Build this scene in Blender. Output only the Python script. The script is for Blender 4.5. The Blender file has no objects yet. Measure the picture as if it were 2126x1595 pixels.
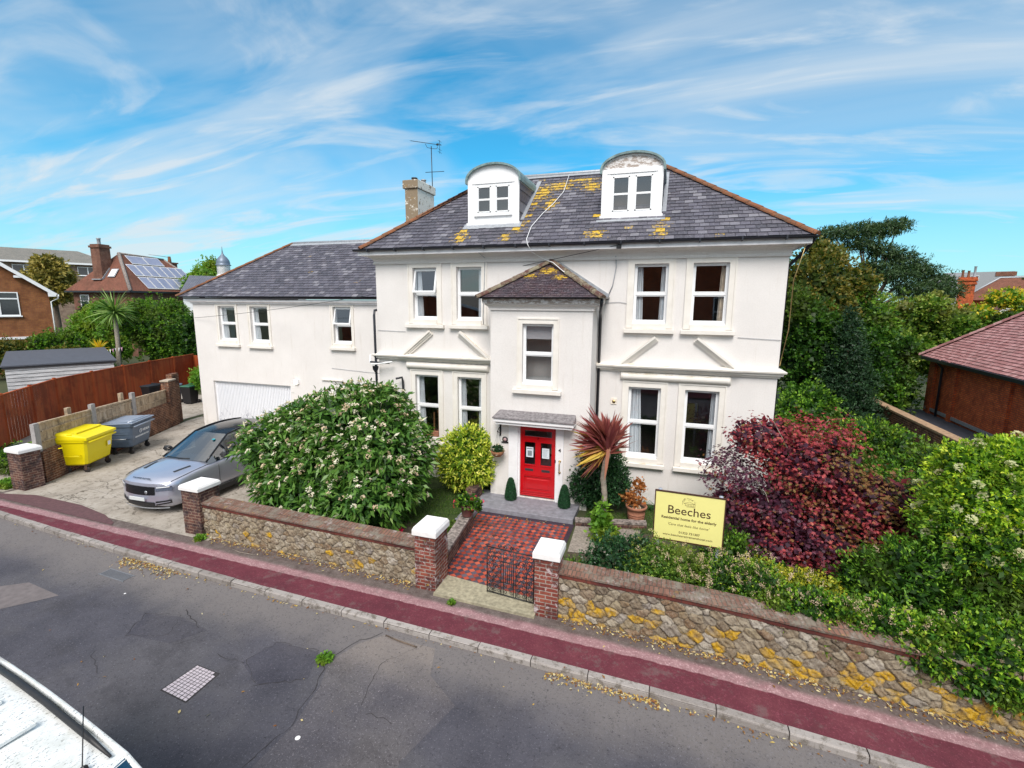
import bpy, math, random
import numpy as np
from mathutils import Vector, Matrix
R=math.radians
# ------------------------------------------------------------------ camera, sky, sun
scene=bpy.context.scene
col=scene.collection
cam_d=bpy.data.cameras.new('camera'); cam=bpy.data.objects.new('camera',cam_d); col.objects.link(cam)
cam_d.sensor_fit='HORIZONTAL'; cam_d.sensor_width=36.0; cam_d.lens=36.0*997.285/2126.0
cam_d.clip_start=0.05; cam_d.clip_end=3000
_y,_p,_r=R(-17.88432711),R(-9.51618959),R(0.39349604)
_f=Vector((math.sin(_y)*math.cos(_p),math.cos(_y)*math.cos(_p),math.sin(_p)))
_rt=Vector((math.cos(_y),-math.sin(_y),0)); _up=_rt.cross(_f)
_r2=_rt*math.cos(_r)+_up*math.sin(_r); _u2=-_rt*math.sin(_r)+_up*math.cos(_r)
cam.matrix_world=Matrix(((_r2.x,_u2.x,-_f.x,0.0),(_r2.y,_u2.y,-_f.y,-13.5),(_r2.z,_u2.z,-_f.z,5.6),(0,0,0,1)))
scene.camera=cam
SUN_EL,SUN_AZ=R(50),R(168)   # azimuth measured clockwise from +Y
world=bpy.data.worlds.new('World'); scene.world=world; world.use_nodes=True
wn=world.node_tree; wn.nodes.clear()
def wnode(t,**k):
    n=wn.nodes.new(t)
    for a,b in k.items(): setattr(n,a,b)
    return n
sky=wnode('ShaderNodeTexSky',sky_type='NISHITA',sun_disc=False,sun_elevation=SUN_EL,sun_rotation=SUN_AZ,altitude=20,air_density=1.0,dust_density=0.6,ozone_density=2.6)
tc=wnode('ShaderNodeTexCoord'); sep=wnode('ShaderNodeSeparateXYZ'); wn.links.new(tc.outputs['Generated'],sep.inputs[0])
def wmath(op,a,b=None,clamp=False):
    n=wnode('ShaderNodeMath',operation=op,use_clamp=clamp)
    for i,v in enumerate((a,b)):
        if v is None: continue
        if isinstance(v,(int,float)): n.inputs[i].default_value=v
        else: wn.links.new(v,n.inputs[i])
    return n.outputs[0]
zz=wmath('MAXIMUM',sep.outputs[2],0.0); den=wmath('ADD',zz,0.16)
cx=wmath('DIVIDE',sep.outputs[0],den); cy=wmath('DIVIDE',sep.outputs[1],den)
comb=wnode('ShaderNodeCombineXYZ'); wn.links.new(cx,comb.inputs[0]); wn.links.new(cy,comb.inputs[1])
def cloud(rot,sc,nscale,det,dist,lo,hi,seed):
    m=wnode('ShaderNodeMapping'); m.inputs['Rotation'].default_value=(0,0,R(rot)); m.inputs['Scale'].default_value=sc; m.inputs['Location'].default_value=(seed,seed*.7,0)
    wn.links.new(comb.outputs[0],m.inputs[0])
    n=wnode('ShaderNodeTexNoise'); n.inputs['Scale'].default_value=nscale; n.inputs['Detail'].default_value=det; n.inputs['Distortion'].default_value=dist; n.inputs['Roughness'].default_value=.55
    wn.links.new(m.outputs[0],n.inputs['Vector'])
    r=wnode('ShaderNodeMapRange',interpolation_type='SMOOTHSTEP'); r.inputs['From Min'].default_value=lo; r.inputs['From Max'].default_value=hi
    wn.links.new(n.outputs[0],r.inputs[0]); return r.outputs[0]
c1=cloud(-42,(0.42,1.25,1),0.95,6,1.1,.43,.70,5.3)
c2=cloud(-24,(0.34,1.0,1),2.6,9,2.2,.46,.70,7.7)
c3=cloud(-20,(.7,.9,1),.55,5,.8,.42,.66,4.2)
cs=wmath('ADD',wmath('MULTIPLY',c1,.55),wmath('MULTIPLY',c2,.42)); cs=wmath('ADD',cs,wmath('MULTIPLY',c3,.42),True)
# out-of-view white cloud added overhead and behind the camera to neutralise ambient light
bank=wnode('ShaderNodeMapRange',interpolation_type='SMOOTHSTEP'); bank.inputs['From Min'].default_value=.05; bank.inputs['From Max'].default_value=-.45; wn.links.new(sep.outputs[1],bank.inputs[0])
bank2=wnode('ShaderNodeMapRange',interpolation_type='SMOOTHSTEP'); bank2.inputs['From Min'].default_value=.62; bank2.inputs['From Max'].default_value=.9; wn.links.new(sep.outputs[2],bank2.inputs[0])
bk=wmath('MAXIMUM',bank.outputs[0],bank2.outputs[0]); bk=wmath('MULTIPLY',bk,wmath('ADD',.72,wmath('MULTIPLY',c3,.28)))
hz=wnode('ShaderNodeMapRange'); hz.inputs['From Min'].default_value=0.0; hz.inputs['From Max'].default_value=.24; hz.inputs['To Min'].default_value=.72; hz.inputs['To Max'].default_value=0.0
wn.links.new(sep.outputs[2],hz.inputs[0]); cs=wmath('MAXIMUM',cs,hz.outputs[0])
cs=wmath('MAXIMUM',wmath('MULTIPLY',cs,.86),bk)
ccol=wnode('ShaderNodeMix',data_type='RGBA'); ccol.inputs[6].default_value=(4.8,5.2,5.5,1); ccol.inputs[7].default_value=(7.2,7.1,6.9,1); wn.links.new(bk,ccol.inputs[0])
tint=wnode('ShaderNodeMix',data_type='RGBA',blend_type='MULTIPLY'); tint.inputs[0].default_value=1.0; tint.inputs[7].default_value=(.24,1.02,1.15,1)
wn.links.new(sky.outputs[0],tint.inputs[6])
gain=wnode('ShaderNodeVectorMath',operation='MULTIPLY'); gain.inputs[1].default_value=(1.0,1.0,1.0); wn.links.new(tint.outputs[2],gain.inputs[0])
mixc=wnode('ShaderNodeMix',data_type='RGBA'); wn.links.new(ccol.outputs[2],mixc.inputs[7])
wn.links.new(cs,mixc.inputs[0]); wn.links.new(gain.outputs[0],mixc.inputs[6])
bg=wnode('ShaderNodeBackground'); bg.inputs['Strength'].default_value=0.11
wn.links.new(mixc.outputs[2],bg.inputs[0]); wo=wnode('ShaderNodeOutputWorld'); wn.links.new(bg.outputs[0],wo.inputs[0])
sl=bpy.data.lights.new('sun','SUN'); sl.energy=2.7; sl.angle=R(28); sl.color=(1,.93,.88)
so=bpy.data.objects.new('sun',sl); col.objects.link(so)
_sd=Vector((math.sin(SUN_AZ)*math.cos(SUN_EL),math.cos(SUN_AZ)*math.cos(SUN_EL),math.sin(SUN_EL)))
so.rotation_euler=_sd.to_track_quat('Z','Y').to_euler(); so.location=(0,-40,60)
scene.view_settings.view_transform='Standard'; scene.view_settings.look='None'; scene.view_settings.exposure=0.52; scene.view_settings.gamma=1
scene.render.engine='CYCLES'; scene.cycles.max_bounces=8; scene.cycles.transparent_max_bounces=12
# ------------------------------------------------------------------ helpers
def tag(o,label=None,cat=None,group=None,kind=None):
    if label: o['label']=label
    if cat: o['category']=cat
    if group: o['group']=group
    if kind: o['kind']=kind
    return o
def empty(name,loc=(0,0,0),rz=0,label=None,cat=None,group=None):
    o=bpy.data.objects.new(name,None); col.objects.link(o); o.location=loc; o.rotation_euler=(0,0,rz); o.empty_display_size=.2
    return tag(o,label,cat,group)
def copy_tree(o,parent=None):
    c=o.copy(); col.objects.link(c)
    if parent is not None: c.parent=parent
    for ch in list(o.children): copy_tree(ch,c)
    return c
def V(*a): return np.array(a,float)
class MB:
    def __init__(s): s.v=[];s.f=[];s.uv=[];s.rnd=[];s.att=[];s.mi=[];s.sm=[]
    def face(s,pts,rnd=None,att=0.0,mi=0,uv=None,sm=False):
        b=len(s.v); s.v.extend([tuple(map(float,p)) for p in pts]); s.f.append(tuple(range(b,b+len(pts))))
        s.uv.append(uv); s.rnd.append(random.random() if rnd is None else rnd); s.att.append(att); s.mi.append(mi); s.sm.append(sm)
    def idx(s,verts,faces,rnd=None,att=0.0,mi=0,sm=True):
        b=len(s.v); s.v.extend([tuple(map(float,p)) for p in verts])
        for f in faces:
            s.f.append(tuple(b+i for i in f)); s.uv.append(None); s.rnd.append(random.random() if rnd is None else rnd); s.att.append(att); s.mi.append(mi); s.sm.append(sm)
    def box(s,x0,x1,y0,y1,z0,z1,rz=0,c=None,mi=0,rnd=None,bev=0,tf=None):
        r=random.random() if rnd is None else rnd
        if bev:
            b=bev; P=[]
            for z in (z0,z0+b,z1-b,z1):
                k=b if z in (z0,z1) else 0
                P.append([(x0+k,y0+k,z),(x1-k,y0+k,z),(x1-k,y1-k,z),(x0+k,y1-k,z)])
            fs=[(P[0][3],P[0][2],P[0][1],P[0][0]),tuple(P[3])]
            for i in range(3):
                for j in range(4): fs.append((P[i][j],P[i][(j+1)%4],P[i+1][(j+1)%4],P[i+1][j]))
        else:
            a=[(x0,y0,z0),(x1,y0,z0),(x1,y1,z0),(x0,y1,z0),(x0,y0,z1),(x1,y0,z1),(x1,y1,z1),(x0,y1,z1)]
            fs=[tuple(a[i] for i in q) for q in ((3,2,1,0),(4,5,6,7),(0,1,5,4),(1,2,6,5),(2,3,7,6),(3,0,4,7))]
        if rz or tf is not None:
            cc=c if c is not None else (0,0,0)
            M=tf if tf is not None else Matrix.Translation(cc)@Matrix.Rotation(rz,4,'Z')@Matrix.Translation([-q for q in cc])
            fs=[tuple(tuple(M@Vector(p)) for p in q) for q in fs]
        for q in fs: s.face(q,rnd=r,mi=mi)
    def beam(s,a,b,w,h,up=(0,0,1),mi=0,rnd=None):
        a=Vector(a);b=Vector(b);d=(b-a).normalized();u=Vector(up);sd=d.cross(u).normalized();uu=sd.cross(d).normalized()
        c=[(-w/2,-h/2),(w/2,-h/2),(w/2,h/2),(-w/2,h/2)]
        A=[a+sd*x+uu*y for x,y in c];B=[b+sd*x+uu*y for x,y in c]; r=random.random() if rnd is None else rnd
        s.face(A[::-1],r,mi=mi);s.face(B,r,mi=mi)
        for i in range(4): s.face([A[i],A[(i+1)%4],B[(i+1)%4],B[i]],r,mi=mi)
    def tube(s,pts,rad,seg=8,mi=0,cap=True,rnd=.5):
        pts=[Vector(p) for p in pts]; n=len(pts); rs=rad if isinstance(rad,(list,tuple)) else [rad]*n
        vs=[];last=None
        for i,p in enumerate(pts):
            d=(pts[min(i+1,n-1)]-pts[max(i-1,0)]).normalized()
            if last is None:
                a=d.cross(Vector((0,0,1)));
                if a.length<.05: a=d.cross(Vector((0,1,0)))
            else: a=last-d*last.dot(d)
            a.normalize(); last=a; b=d.cross(a)
            for k in range(seg):
                t=2*math.pi*k/seg; vs.append(p+(a*math.cos(t)+b*math.sin(t))*rs[i])
        fs=[]
        for i in range(n-1):
            for k in range(seg): fs.append((i*seg+k,i*seg+(k+1)%seg,(i+1)*seg+(k+1)%seg,(i+1)*seg+k))
        if cap: fs.append(tuple(range(seg))[::-1]); fs.append(tuple((n-1)*seg+k for k in range(seg)))
        s.idx(vs,fs,rnd=rnd,mi=mi)
    def lathe(s,prof,c=(0,0,0),seg=20,mi=0,rnd=.5,axis='z'):
        vs=[];fs=[];n=len(prof)
        for r,z in prof:
            for k in range(seg):
                t=2*math.pi*k/seg
                p=(r*math.cos(t),r*math.sin(t),z)
                if axis=='y': p=(p[0],p[2],p[1])
                if axis=='x': p=(p[2],p[0],p[1])
                vs.append((c[0]+p[0],c[1]+p[1],c[2]+p[2]))
        for i in range(n-1):
            for k in range(seg): fs.append((i*seg+k,i*seg+(k+1)%seg,(i+1)*seg+(k+1)%seg,(i+1)*seg+k))
        s.idx(vs,fs,rnd=rnd,mi=mi)
    def sweep(s,prof,path,mi=0,closed=True,rnd=.5):   # prof in (out,z); path: list of (point, outdir) ; mitred by caller
        rings=[]
        for p,o in path: rings.append([(p[0]+o[0]*a,p[1]+o[1]*a,p[2]+b) for a,b in prof])
        n=len(prof)
        for i in range(len(rings)-1):
            for k in range(n if closed else n-1):
                s.face([rings[i][k],rings[i+1][k],rings[i+1][(k+1)%n],rings[i][(k+1)%n]],rnd,mi=mi)
        if closed: s.face(rings[0],rnd,mi=mi); s.face(rings[-1][::-1],rnd,mi=mi)
    def build(s,name,mats,parent=None,subsurf=0,bevel=0,smooth=None):
        me=bpy.data.meshes.new(name); me.from_pydata(s.v,[],s.f)
        if not isinstance(mats,(list,tuple)): mats=[mats]
        for m in mats: me.materials.append(m)
        me.polygons.foreach_set('material_index',s.mi)
        uvl=me.uv_layers.new(name='UVMap'); uvs=[]
        for i,f in enumerate(s.f):
            if s.uv[i] is not None: uvs.extend(s.uv[i]); continue
            p=[s.v[k] for k in f]; nx=ny=nz=0
            for a in range(len(p)):
                q,w=p[a],p[(a+1)%len(p)]
                nx+=(q[1]-w[1])*(q[2]+w[2]);ny+=(q[2]-w[2])*(q[0]+w[0]);nz+=(q[0]-w[0])*(q[1]+w[1])
            l=math.sqrt(nx*nx+ny*ny+nz*nz) or 1; nx/=l;ny/=l;nz/=l
            h=math.hypot(nx,ny)
            if h<.15: t=(1,0,0);b=(0,1,0)
            else: t=(-ny/h,nx/h,0); b=(ny*t[2]-nz*t[1],nz*t[0]-nx*t[2],nx*t[1]-ny*t[0])
            for q in p: uvs.append((q[0]*t[0]+q[1]*t[1],q[0]*b[0]+q[1]*b[1]+q[2]*b[2]))
        uvl.data.foreach_set('uv',np.array(uvs,dtype=np.float32).ravel())
        for nm,arr in (('rnd',s.rnd),('att',s.att)):
            a=me.attributes.new(nm,'FLOAT','FACE'); a.data.foreach_set('value',np.array(arr,dtype=np.float32))
        sm=s.sm if smooth is None else [smooth]*len(s.f)
        me.polygons.foreach_set('use_smooth',sm)
        me.update(); o=bpy.data.objects.new(name,me); col.objects.link(o)
        if parent is not None: o.parent=parent; o.matrix_parent_inverse=Matrix.Identity(4)
        if bevel:
            m=o.modifiers.new('bevel','BEVEL'); m.width=bevel; m.segments=2; m.limit_method='ANGLE'
        if subsurf:
            m=o.modifiers.new('sub','SUBSURF'); m.levels=subsurf; m.render_levels=subsurf
        return o
def quads_obj(name,verts,mat,parent=None,nper=4,rnd=None,att=None,smooth=False):
    """verts: (n*nper,3) numpy; consecutive nper verts form a face."""
    n=len(verts)//nper; me=bpy.data.meshes.new(name)
    me.vertices.add(len(verts)); me.vertices.foreach_set('co',verts.astype(np.float32).ravel())
    me.loops.add(n*nper); me.loops.foreach_set('vertex_index',np.arange(n*nper,dtype=np.int32))
    me.polygons.add(n); me.polygons.foreach_set('loop_start',np.arange(0,n*nper,nper,dtype=np.int32))
    try: me.polygons.foreach_set('loop_total',np.full(n,nper,dtype=np.int32))
    except Exception: pass
    me.update(calc_edges=True)
    for nm,arr in (('rnd',rnd),('att',att)):
        if arr is None: arr=np.random.rand(n)
        a=me.attributes.new(nm,'FLOAT','FACE'); a.data.foreach_set('value',np.asarray(arr,dtype=np.float32))
    me.materials.append(mat); me.validate()
    o=bpy.data.objects.new(name,me); col.objects.link(o)
    if parent is not None: o.parent=parent
    return o
def text_obj(name,s,size,origin,xd,up,mat,parent=None,align='CENTER',bold=0.0,sx=1.0,depth=.002,shear=0.0):
    cu=bpy.data.curves.new(name,'FONT'); cu.body=s; cu.size=size; cu.align_x=align; cu.extrude=depth; cu.offset=bold; cu.shear=shear; cu.resolution_u=3
    t=bpy.data.objects.new(name,cu); col.objects.link(t); bpy.context.view_layer.update()
    me=bpy.data.meshes.new_from_object(t.evaluated_get(bpy.context.evaluated_depsgraph_get()))
    bpy.data.objects.remove(t); 
    xd=Vector(xd).normalized(); up=Vector(up).normalized(); n=xd.cross(up)
    M=Matrix(((xd.x*sx,up.x,n.x,origin[0]),(xd.y*sx,up.y,n.y,origin[1]),(xd.z*sx,up.z,n.z,origin[2]),(0,0,0,1)))
    me.transform(M); me.materials.clear(); me.materials.append(mat); me.name=name
    o=bpy.data.objects.new(name,me); col.objects.link(o)
    if parent is not None: o.parent=parent
    return o
# ------------------------------------------------------------------ materials
class NT:
    def __init__(s,name):
        s.m=bpy.data.materials.new(name); s.m.use_nodes=True; s.t=s.m.node_tree; s.b=s.t.nodes['Principled BSDF']; s.out=s.t.nodes['Material Output']
        s._tc=None
    def n(s,t,**k):
        x=s.t.nodes.new(t)
        for a,b in k.items(): setattr(x,a,b)
        return x
    def l(s,a,b): s.t.links.new(a,b)
    def setin(s,inp,v):
        if isinstance(v,bpy.types.NodeSocket): s.l(v,inp)
        elif isinstance(v,(tuple,list)) and len(v)==3 and inp.type=='RGBA': inp.default_value=(*v,1)
        else: inp.default_value=v
    def co(s,which='Object',scale=(1,1,1),rot=(0,0,0),loc=(0,0,0)):
        if s._tc is None: s._tc=s.n('ShaderNodeTexCoord')
        m=s.n('ShaderNodeMapping'); m.inputs['Scale'].default_value=scale; m.inputs['Rotation'].default_value=rot; m.inputs['Location'].default_value=loc
        s.l(s._tc.outputs[which],m.inputs[0]); return m.outputs[0]
    def noise(s,scale,det=4,rough=.5,dist=0,co=None,out=0):
        x=s.n('ShaderNodeTexNoise'); x.inputs['Scale'].default_value=scale; x.inputs['Detail'].default_value=det; x.inputs['Roughness'].default_value=rough; x.inputs['Distortion'].default_value=dist
        s.l(co if co is not None else s.co(),x.inputs['Vector']); return x.outputs[out]
    def ramp(s,f,stops,interp='LINEAR'):
        x=s.n('ShaderNodeValToRGB'); x.color_ramp.interpolation=interp; e=x.color_ramp.elements
        while len(e)<len(stops): e.new(.5)
        for i,(p,c) in enumerate(stops):
            e[i].position=p; e[i].color=(*c,1) if len(c)==3 else c
        s.setin(x.inputs[0],f); return x.outputs[0]
    def rng(s,f,a,b,c=0,d=1,smooth=True):
        x=s.n('ShaderNodeMapRange',interpolation_type='SMOOTHSTEP' if smooth else 'LINEAR')
        for i,v in enumerate((f,a,b,c,d)): s.setin(x.inputs[i],v)
        return x.outputs[0]
    def mix(s,f,a,b,mode='MIX'):
        x=s.n('ShaderNodeMix',data_type='RGBA',blend_type=mode); s.setin(x.inputs[0],f); s.setin(x.inputs[6],a); s.setin(x.inputs[7],b); return x.outputs[2]
    def math(s,op,a,b=0.0,clamp=False):
        x=s.n('ShaderNodeMath',operation=op,use_clamp=clamp); s.setin(x.inputs[0],a); s.setin(x.inputs[1],b); return x.outputs[0]
    def attr(s,name,out='Fac'):
        x=s.n('ShaderNodeAttribute',attribute_name=name); return x.outputs[out]
    def bump(s,h,strength=.3,dist=.02):
        x=s.n('ShaderNodeBump'); x.inputs['Strength'].default_value=strength; x.inputs['Distance'].default_value=dist; s.l(h,x.inputs['Height']); s.l(x.outputs[0],s.b.inputs['Normal']); return x
    def fin(s,color=None,rough=None,metal=None,spec=None,coat=None):
        if color is not None: s.setin(s.b.inputs['Base Color'],color)
        if rough is not None: s.setin(s.b.inputs['Roughness'],rough)
        if metal is not None: s.b.inputs['Metallic'].default_value=metal
        if spec is not None: s.b.inputs['Specular IOR Level'].default_value=spec
        if coat is not None: s.b.inputs['Coat Weight'].default_value=coat; s.b.inputs['Coat Roughness'].default_value=.04
        return s.m
def plain(name,c,rough=.6,metal=0,spec=.5,coat=None,var=.12,vs=6.0,bump=0):
    k=NT(name); n=k.noise(vs,5,.6)
    d=tuple(max(0,x*(1-var)) for x in c); u=tuple(min(1,x*(1+var)) for x in c)
    k.fin(k.ramp(n,[(.3,d),(.7,u)]),rough,metal,spec,coat)
    if bump: k.bump(k.noise(vs*12,3),bump,.01)
    return k.m
def brickmat(name,c1,c2,mortar,dirt=None,dirtamt=.4,bw=.225,rh=.075,ms=.011,white=0.0,lichen=0.0,rough=.9,contrast=.7):
    k=NT(name); uv=k.co('UV')
    b=k.n('ShaderNodeTexBrick'); b.inputs['Scale'].default_value=1; b.inputs['Brick Width'].default_value=bw; b.inputs['Row Height'].default_value=rh; b.inputs['Mortar Size'].default_value=ms; b.inputs['Mortar Smooth'].default_value=.15; b.inputs['Bias'].default_value=0
    jit=k.n('ShaderNodeVectorMath',operation='ADD'); jn=k.n('ShaderNodeVectorMath',operation='SCALE'); k.l(k.noise(9,2,co=uv,out=1),jn.inputs[0]); jn.inputs['Scale'].default_value=.012
    k.l(uv,jit.inputs[0]); k.l(jn.outputs[0],jit.inputs[1]); k.l(jit.outputs[0],b.inputs['Vector'])
    b.inputs['Color1'].default_value=(*c1,1); b.inputs['Color2'].default_value=(*c2,1); b.inputs['Mortar'].default_value=(*mortar,1)
    c=b.outputs['Color']
    c=k.mix(k.math('MULTIPLY',k.rng(k.noise(1.7,5,.65),.35,.7),contrast),c,k.mix(1.0,c,(.45,.4,.42),'MULTIPLY'))
    c=k.mix(k.math('MULTIPLY',k.rng(k.noise(28,3,.6,co=uv),.4,.75),.35),c,k.mix(1.0,c,(1.5,1.35,1.25),'MULTIPLY'))
    if dirt: c=k.mix(k.math('MULTIPLY',k.rng(k.noise(3.4,7,.8),.44,.62),dirtamt),c,dirt)
    if white: c=k.mix(k.math('MULTIPLY',k.rng(k.noise(7.5,6,.7),.56,.66),white),c,(.62,.55,.56))
    if lichen: c=k.mix(k.math('MULTIPLY',k.rng(k.noise(6.3,5,.7,co=k.co(loc=(4,2,7))),.62,.68),lichen),c,(.5,.4,.05))
    k.fin(c,rough,spec=.2)
    h=k.math('SUBTRACT',k.math('MULTIPLY',k.noise(60,3,co=uv),.35),b.outputs['Fac']); k.bump(h,.8,.012)
    return k.m
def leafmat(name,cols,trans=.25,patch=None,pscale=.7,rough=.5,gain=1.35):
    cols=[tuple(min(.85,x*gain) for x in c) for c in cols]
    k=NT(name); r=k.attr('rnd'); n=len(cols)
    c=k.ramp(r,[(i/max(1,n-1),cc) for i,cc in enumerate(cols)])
    if patch: c=k.mix(k.math('MULTIPLY',k.rng(k.noise(pscale,3,.5),.45,.62),.8),c,k.mix(.25,patch,c))
    k.setin(k.b.inputs['Base Color'],c); k.b.inputs['Roughness'].default_value=rough; k.b.inputs['Specular IOR Level'].default_value=.35
    tr=k.n('ShaderNodeBsdfTranslucent'); k.setin(tr.inputs['Color'],k.mix(1.0,c,(1.3,1.35,.7),'MULTIPLY'))
    ms=k.n('ShaderNodeMixShader'); ms.inputs[0].default_value=trans; k.l(k.b.outputs[0],ms.inputs[1]); k.l(tr.outputs[0],ms.inputs[2]); k.l(ms.outputs[0],k.out.inputs[0])
    return k.m
def m_render():
    k=NT('cream_render'); c=k.ramp(k.noise(.9,6,.65),[(.3,(.73,.70,.675)),(.7,(.80,.77,.745))])
    st=k.rng(k.noise(3.0,6,.75,co=k.co(scale=(2.2,2.2,.18))),.54,.78); c=k.mix(k.math('MULTIPLY',st,.34),c,(.52,.46,.38))
    c=k.mix(k.math('MULTIPLY',k.rng(k.noise(34,3,.8),.45,.62),.12),c,(.45,.42,.40)); g2=k.co(); sz=k.n('ShaderNodeSeparateXYZ'); k.l(g2,sz.inputs[0]); c=k.mix(k.math('MULTIPLY',k.math('MULTIPLY',k.rng(sz.outputs[2],.55,.0),k.rng(k.noise(4,5,.75),.4,.6)),.45),c,(.33,.34,.24))
    c=k.mix(k.math('MULTIPLY',k.rng(k.noise(90,2,.8),.55,.75),.3),c,(.5,.47,.44))
    k.fin(c,.92,spec=.15); k.bump(k.noise(75,3,.7),.55,.012); return k.m
def m_trim(name='white_masonry_paint',lich=.5):
    k=NT(name); c=k.ramp(k.noise(2.3,6,.65),[(.3,(.72,.68,.62)),(.7,(.82,.79,.74))])
    geo=k.n('ShaderNodeNewGeometry'); sp=k.n('ShaderNodeSeparateXYZ'); k.l(geo.outputs['True Normal'],sp.inputs[0])
    up=k.rng(sp.outputs[2],.3,.8); lm=k.math('MULTIPLY',up,k.rng(k.noise(1.6,6,.75,co=k.co(scale=(1,3,1))),.52,.62))
    c=k.mix(k.math('MULTIPLY',lm,lich),c,k.ramp(k.noise(14,4),[(.4,(.42,.30,.10)),(.6,(.5,.46,.33))])); k.fin(c,.8,spec=.25); k.bump(k.noise(50,3),.2,.008); return k.m
def m_slate(name,cols,lich=1.0):
    k=NT(name); r=k.attr('rnd'); n=len(cols)
    c=k.ramp(r,[(i/(n-1),cc) for i,cc in enumerate(cols)])
    uv=k.co('UV')
    c=k.mix(k.math('MULTIPLY',k.rng(k.noise(1.1,6,.7,co=uv),.4,.66),.45),c,(.055,.055,.075))
    c=k.mix(k.math('MULTIPLY',k.rng(k.noise(13,5,.75,co=uv),.52,.66),.5),c,(.21,.205,.24))
    c=k.mix(k.math('MULTIPLY',k.rng(k.noise(22,3,.8,co=uv),.63,.68),.8),c,(.52,.52,.52))
    a=k.attr('att'); lm=k.rng(k.math('ADD',k.noise(9,8,.85,co=uv),k.math('MULTIPLY',a,.21)),.655,.685); lm=k.math('MULTIPLY',lm,lich,True)
    c=k.mix(lm,c,k.ramp(k.noise(17,4,.7,co=uv),[(.35,(.22,.17,.03)),(.5,(.62,.37,.02)),(.65,(.66,.5,.07))]))
    k.fin(c,k.ramp(k.noise(9,4,co=uv),[(.3,(.42,)*3),(.7,(.7,)*3)]),spec=.45); k.bump(k.noise(45,4,.7,co=uv),.35,.006); return k.m
M={}
M['render']=m_render(); M['trim']=m_trim(); 
M['upvc']=plain('white_upvc',(.86,.87,.88),.3,var=.02)
M['whitepaint']=plain('white_gloss_paint',(.84,.84,.85),.35,var=.05)
M['capwhite']=plain('white_cap_paint',(.84,.83,.82),.55,var=.06,vs=9,bump=.15)
M['soffit']=plain('fascia_paint',(.82,.81,.83),.6,var=.12,vs=3)
k=NT('peeling_fascia'); c=k.mix(k.rng(k.noise(5,6,.75,co=k.co(scale=(1,1,3))),.46,.53),(.72,.70,.69),(.36,.30,.26)); k.fin(c,.7); M['peel']=k.m
M['slate']=m_slate('slate',[(.045,.045,.058),(.075,.072,.092),(.11,.105,.135),(.082,.076,.095),(.155,.15,.18),(.27,.265,.29)])
M['deck']=plain('roof_underlay',(.03,.03,.035),.95)
M['bayclay']=m_slate('dark_clay_tile',[(.035,.022,.028),(.06,.034,.042),(.08,.045,.052),(.05,.032,.042),(.15,.11,.11)],.9)
M['ridge']=brickmat('ridge_tile_clay',(.28,.115,.055),(.21,.09,.05),(.12,.07,.05),dirt=(.13,.10,.07),dirtamt=.6,bw=.42,rh=5,ms=.008)
M['lead']=plain('lead_flashing',(.34,.36,.39),.45,metal=.2,var=.2,vs=12)
M['gutter']=plain('black_gutter',(.02,.022,.03),.3,var=.1)
M['copper']=plain('weathered_lead_roof',(.17,.25,.25),.5,var=.4,vs=9)
M['red']=plain('red_gloss_door_paint',(.50,.004,.009),.16,coat=.6,var=.06,vs=3)
M['black']=plain('black_metal',(.012,.012,.014),.4)
M['darkplastic']=plain('dark_plastic',(.03,.03,.035),.5)
M['brass']=plain('brass',(.5,.36,.16),.3,metal=.9)
M['steel']=plain('galvanised_steel',(.42,.44,.46),.4,metal=.7,var=.2)
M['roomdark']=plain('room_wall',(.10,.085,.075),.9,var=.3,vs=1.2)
M['roomwarm']=plain('room_wood',(.30,.14,.06),.7)
k=NT('curtain'); k.fin(k.ramp(k.noise(14,3,co=k.co(scale=(6,6,.2))),[(.3,(.62,.66,.70)),(.7,(.90,.91,.92))]),.9); M['curtain']=k.m
M['cream_curtain']=plain('cream_curtain',(.78,.70,.60),.9,var=.2,vs=10)
M['blind']=plain('roller_blind',(.42,.41,.43),.9,var=.05)
def glassmat(name,tintc,rfl=.14,ior=1.6):
    k=NT(name); g=k.n('ShaderNodeBsdfGlossy'); g.inputs['Roughness'].default_value=.015; g.inputs['Color'].default_value=(.95,.97,1,1)
    t=k.n('ShaderNodeBsdfTransparent'); t.inputs['Color'].default_value=(*tintc,1)
    fr=k.n('ShaderNodeLayerWeight'); fr.inputs['Blend'].default_value=.5; f=k.math('ADD',k.math('MULTIPLY',k.math('POWER',fr.outputs['Facing'],4.0),.85),rfl,True)
    bp=k.n('ShaderNodeBump'); bp.inputs['Strength'].default_value=.02; bp.inputs['Distance'].default_value=.05; k.l(k.noise(1.3,1),bp.inputs['Height']); k.l(bp.outputs[0],g.inputs['Normal'])
    ms=k.n('ShaderNodeMixShader'); k.l(f,ms.inputs[0]); k.l(t.outputs[0],ms.inputs[1]); k.l(g.outputs[0],ms.inputs[2]); k.l(ms.outputs[0],k.out.inputs[0]); return k.m
M['glass']=glassmat('window_glass',(.90,.92,.93),.15)
M['carglass']=glassmat('car_glass',(.16,.2,.22),.26)
M['doorglass']=glassmat('obscured_door_glass',(.28,.3,.34),.12)
M['paper']=plain('paper_notice',(.68,.74,.80),.8,var=.04); M['print']=plain('printed_ink',(.2,.24,.26),.8)
M['pillar']=brickmat('old_red_brick',(.20,.045,.035),(.29,.085,.055),(.36,.29,.25),dirt=(.05,.035,.035),dirtamt=.7,white=.75,lichen=.5)
M['pillardark']=brickmat('sooty_brick',(.11,.055,.05),(.17,.08,.06),(.28,.20,.15),dirt=(.03,.026,.03),dirtamt=.8,white=.15)
M['drivebrick']=brickmat('driveway_wall_brick',(.16,.065,.04),(.24,.10,.055),(.36,.25,.17),dirt=(.04,.03,.03),dirtamt=.65)
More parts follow.
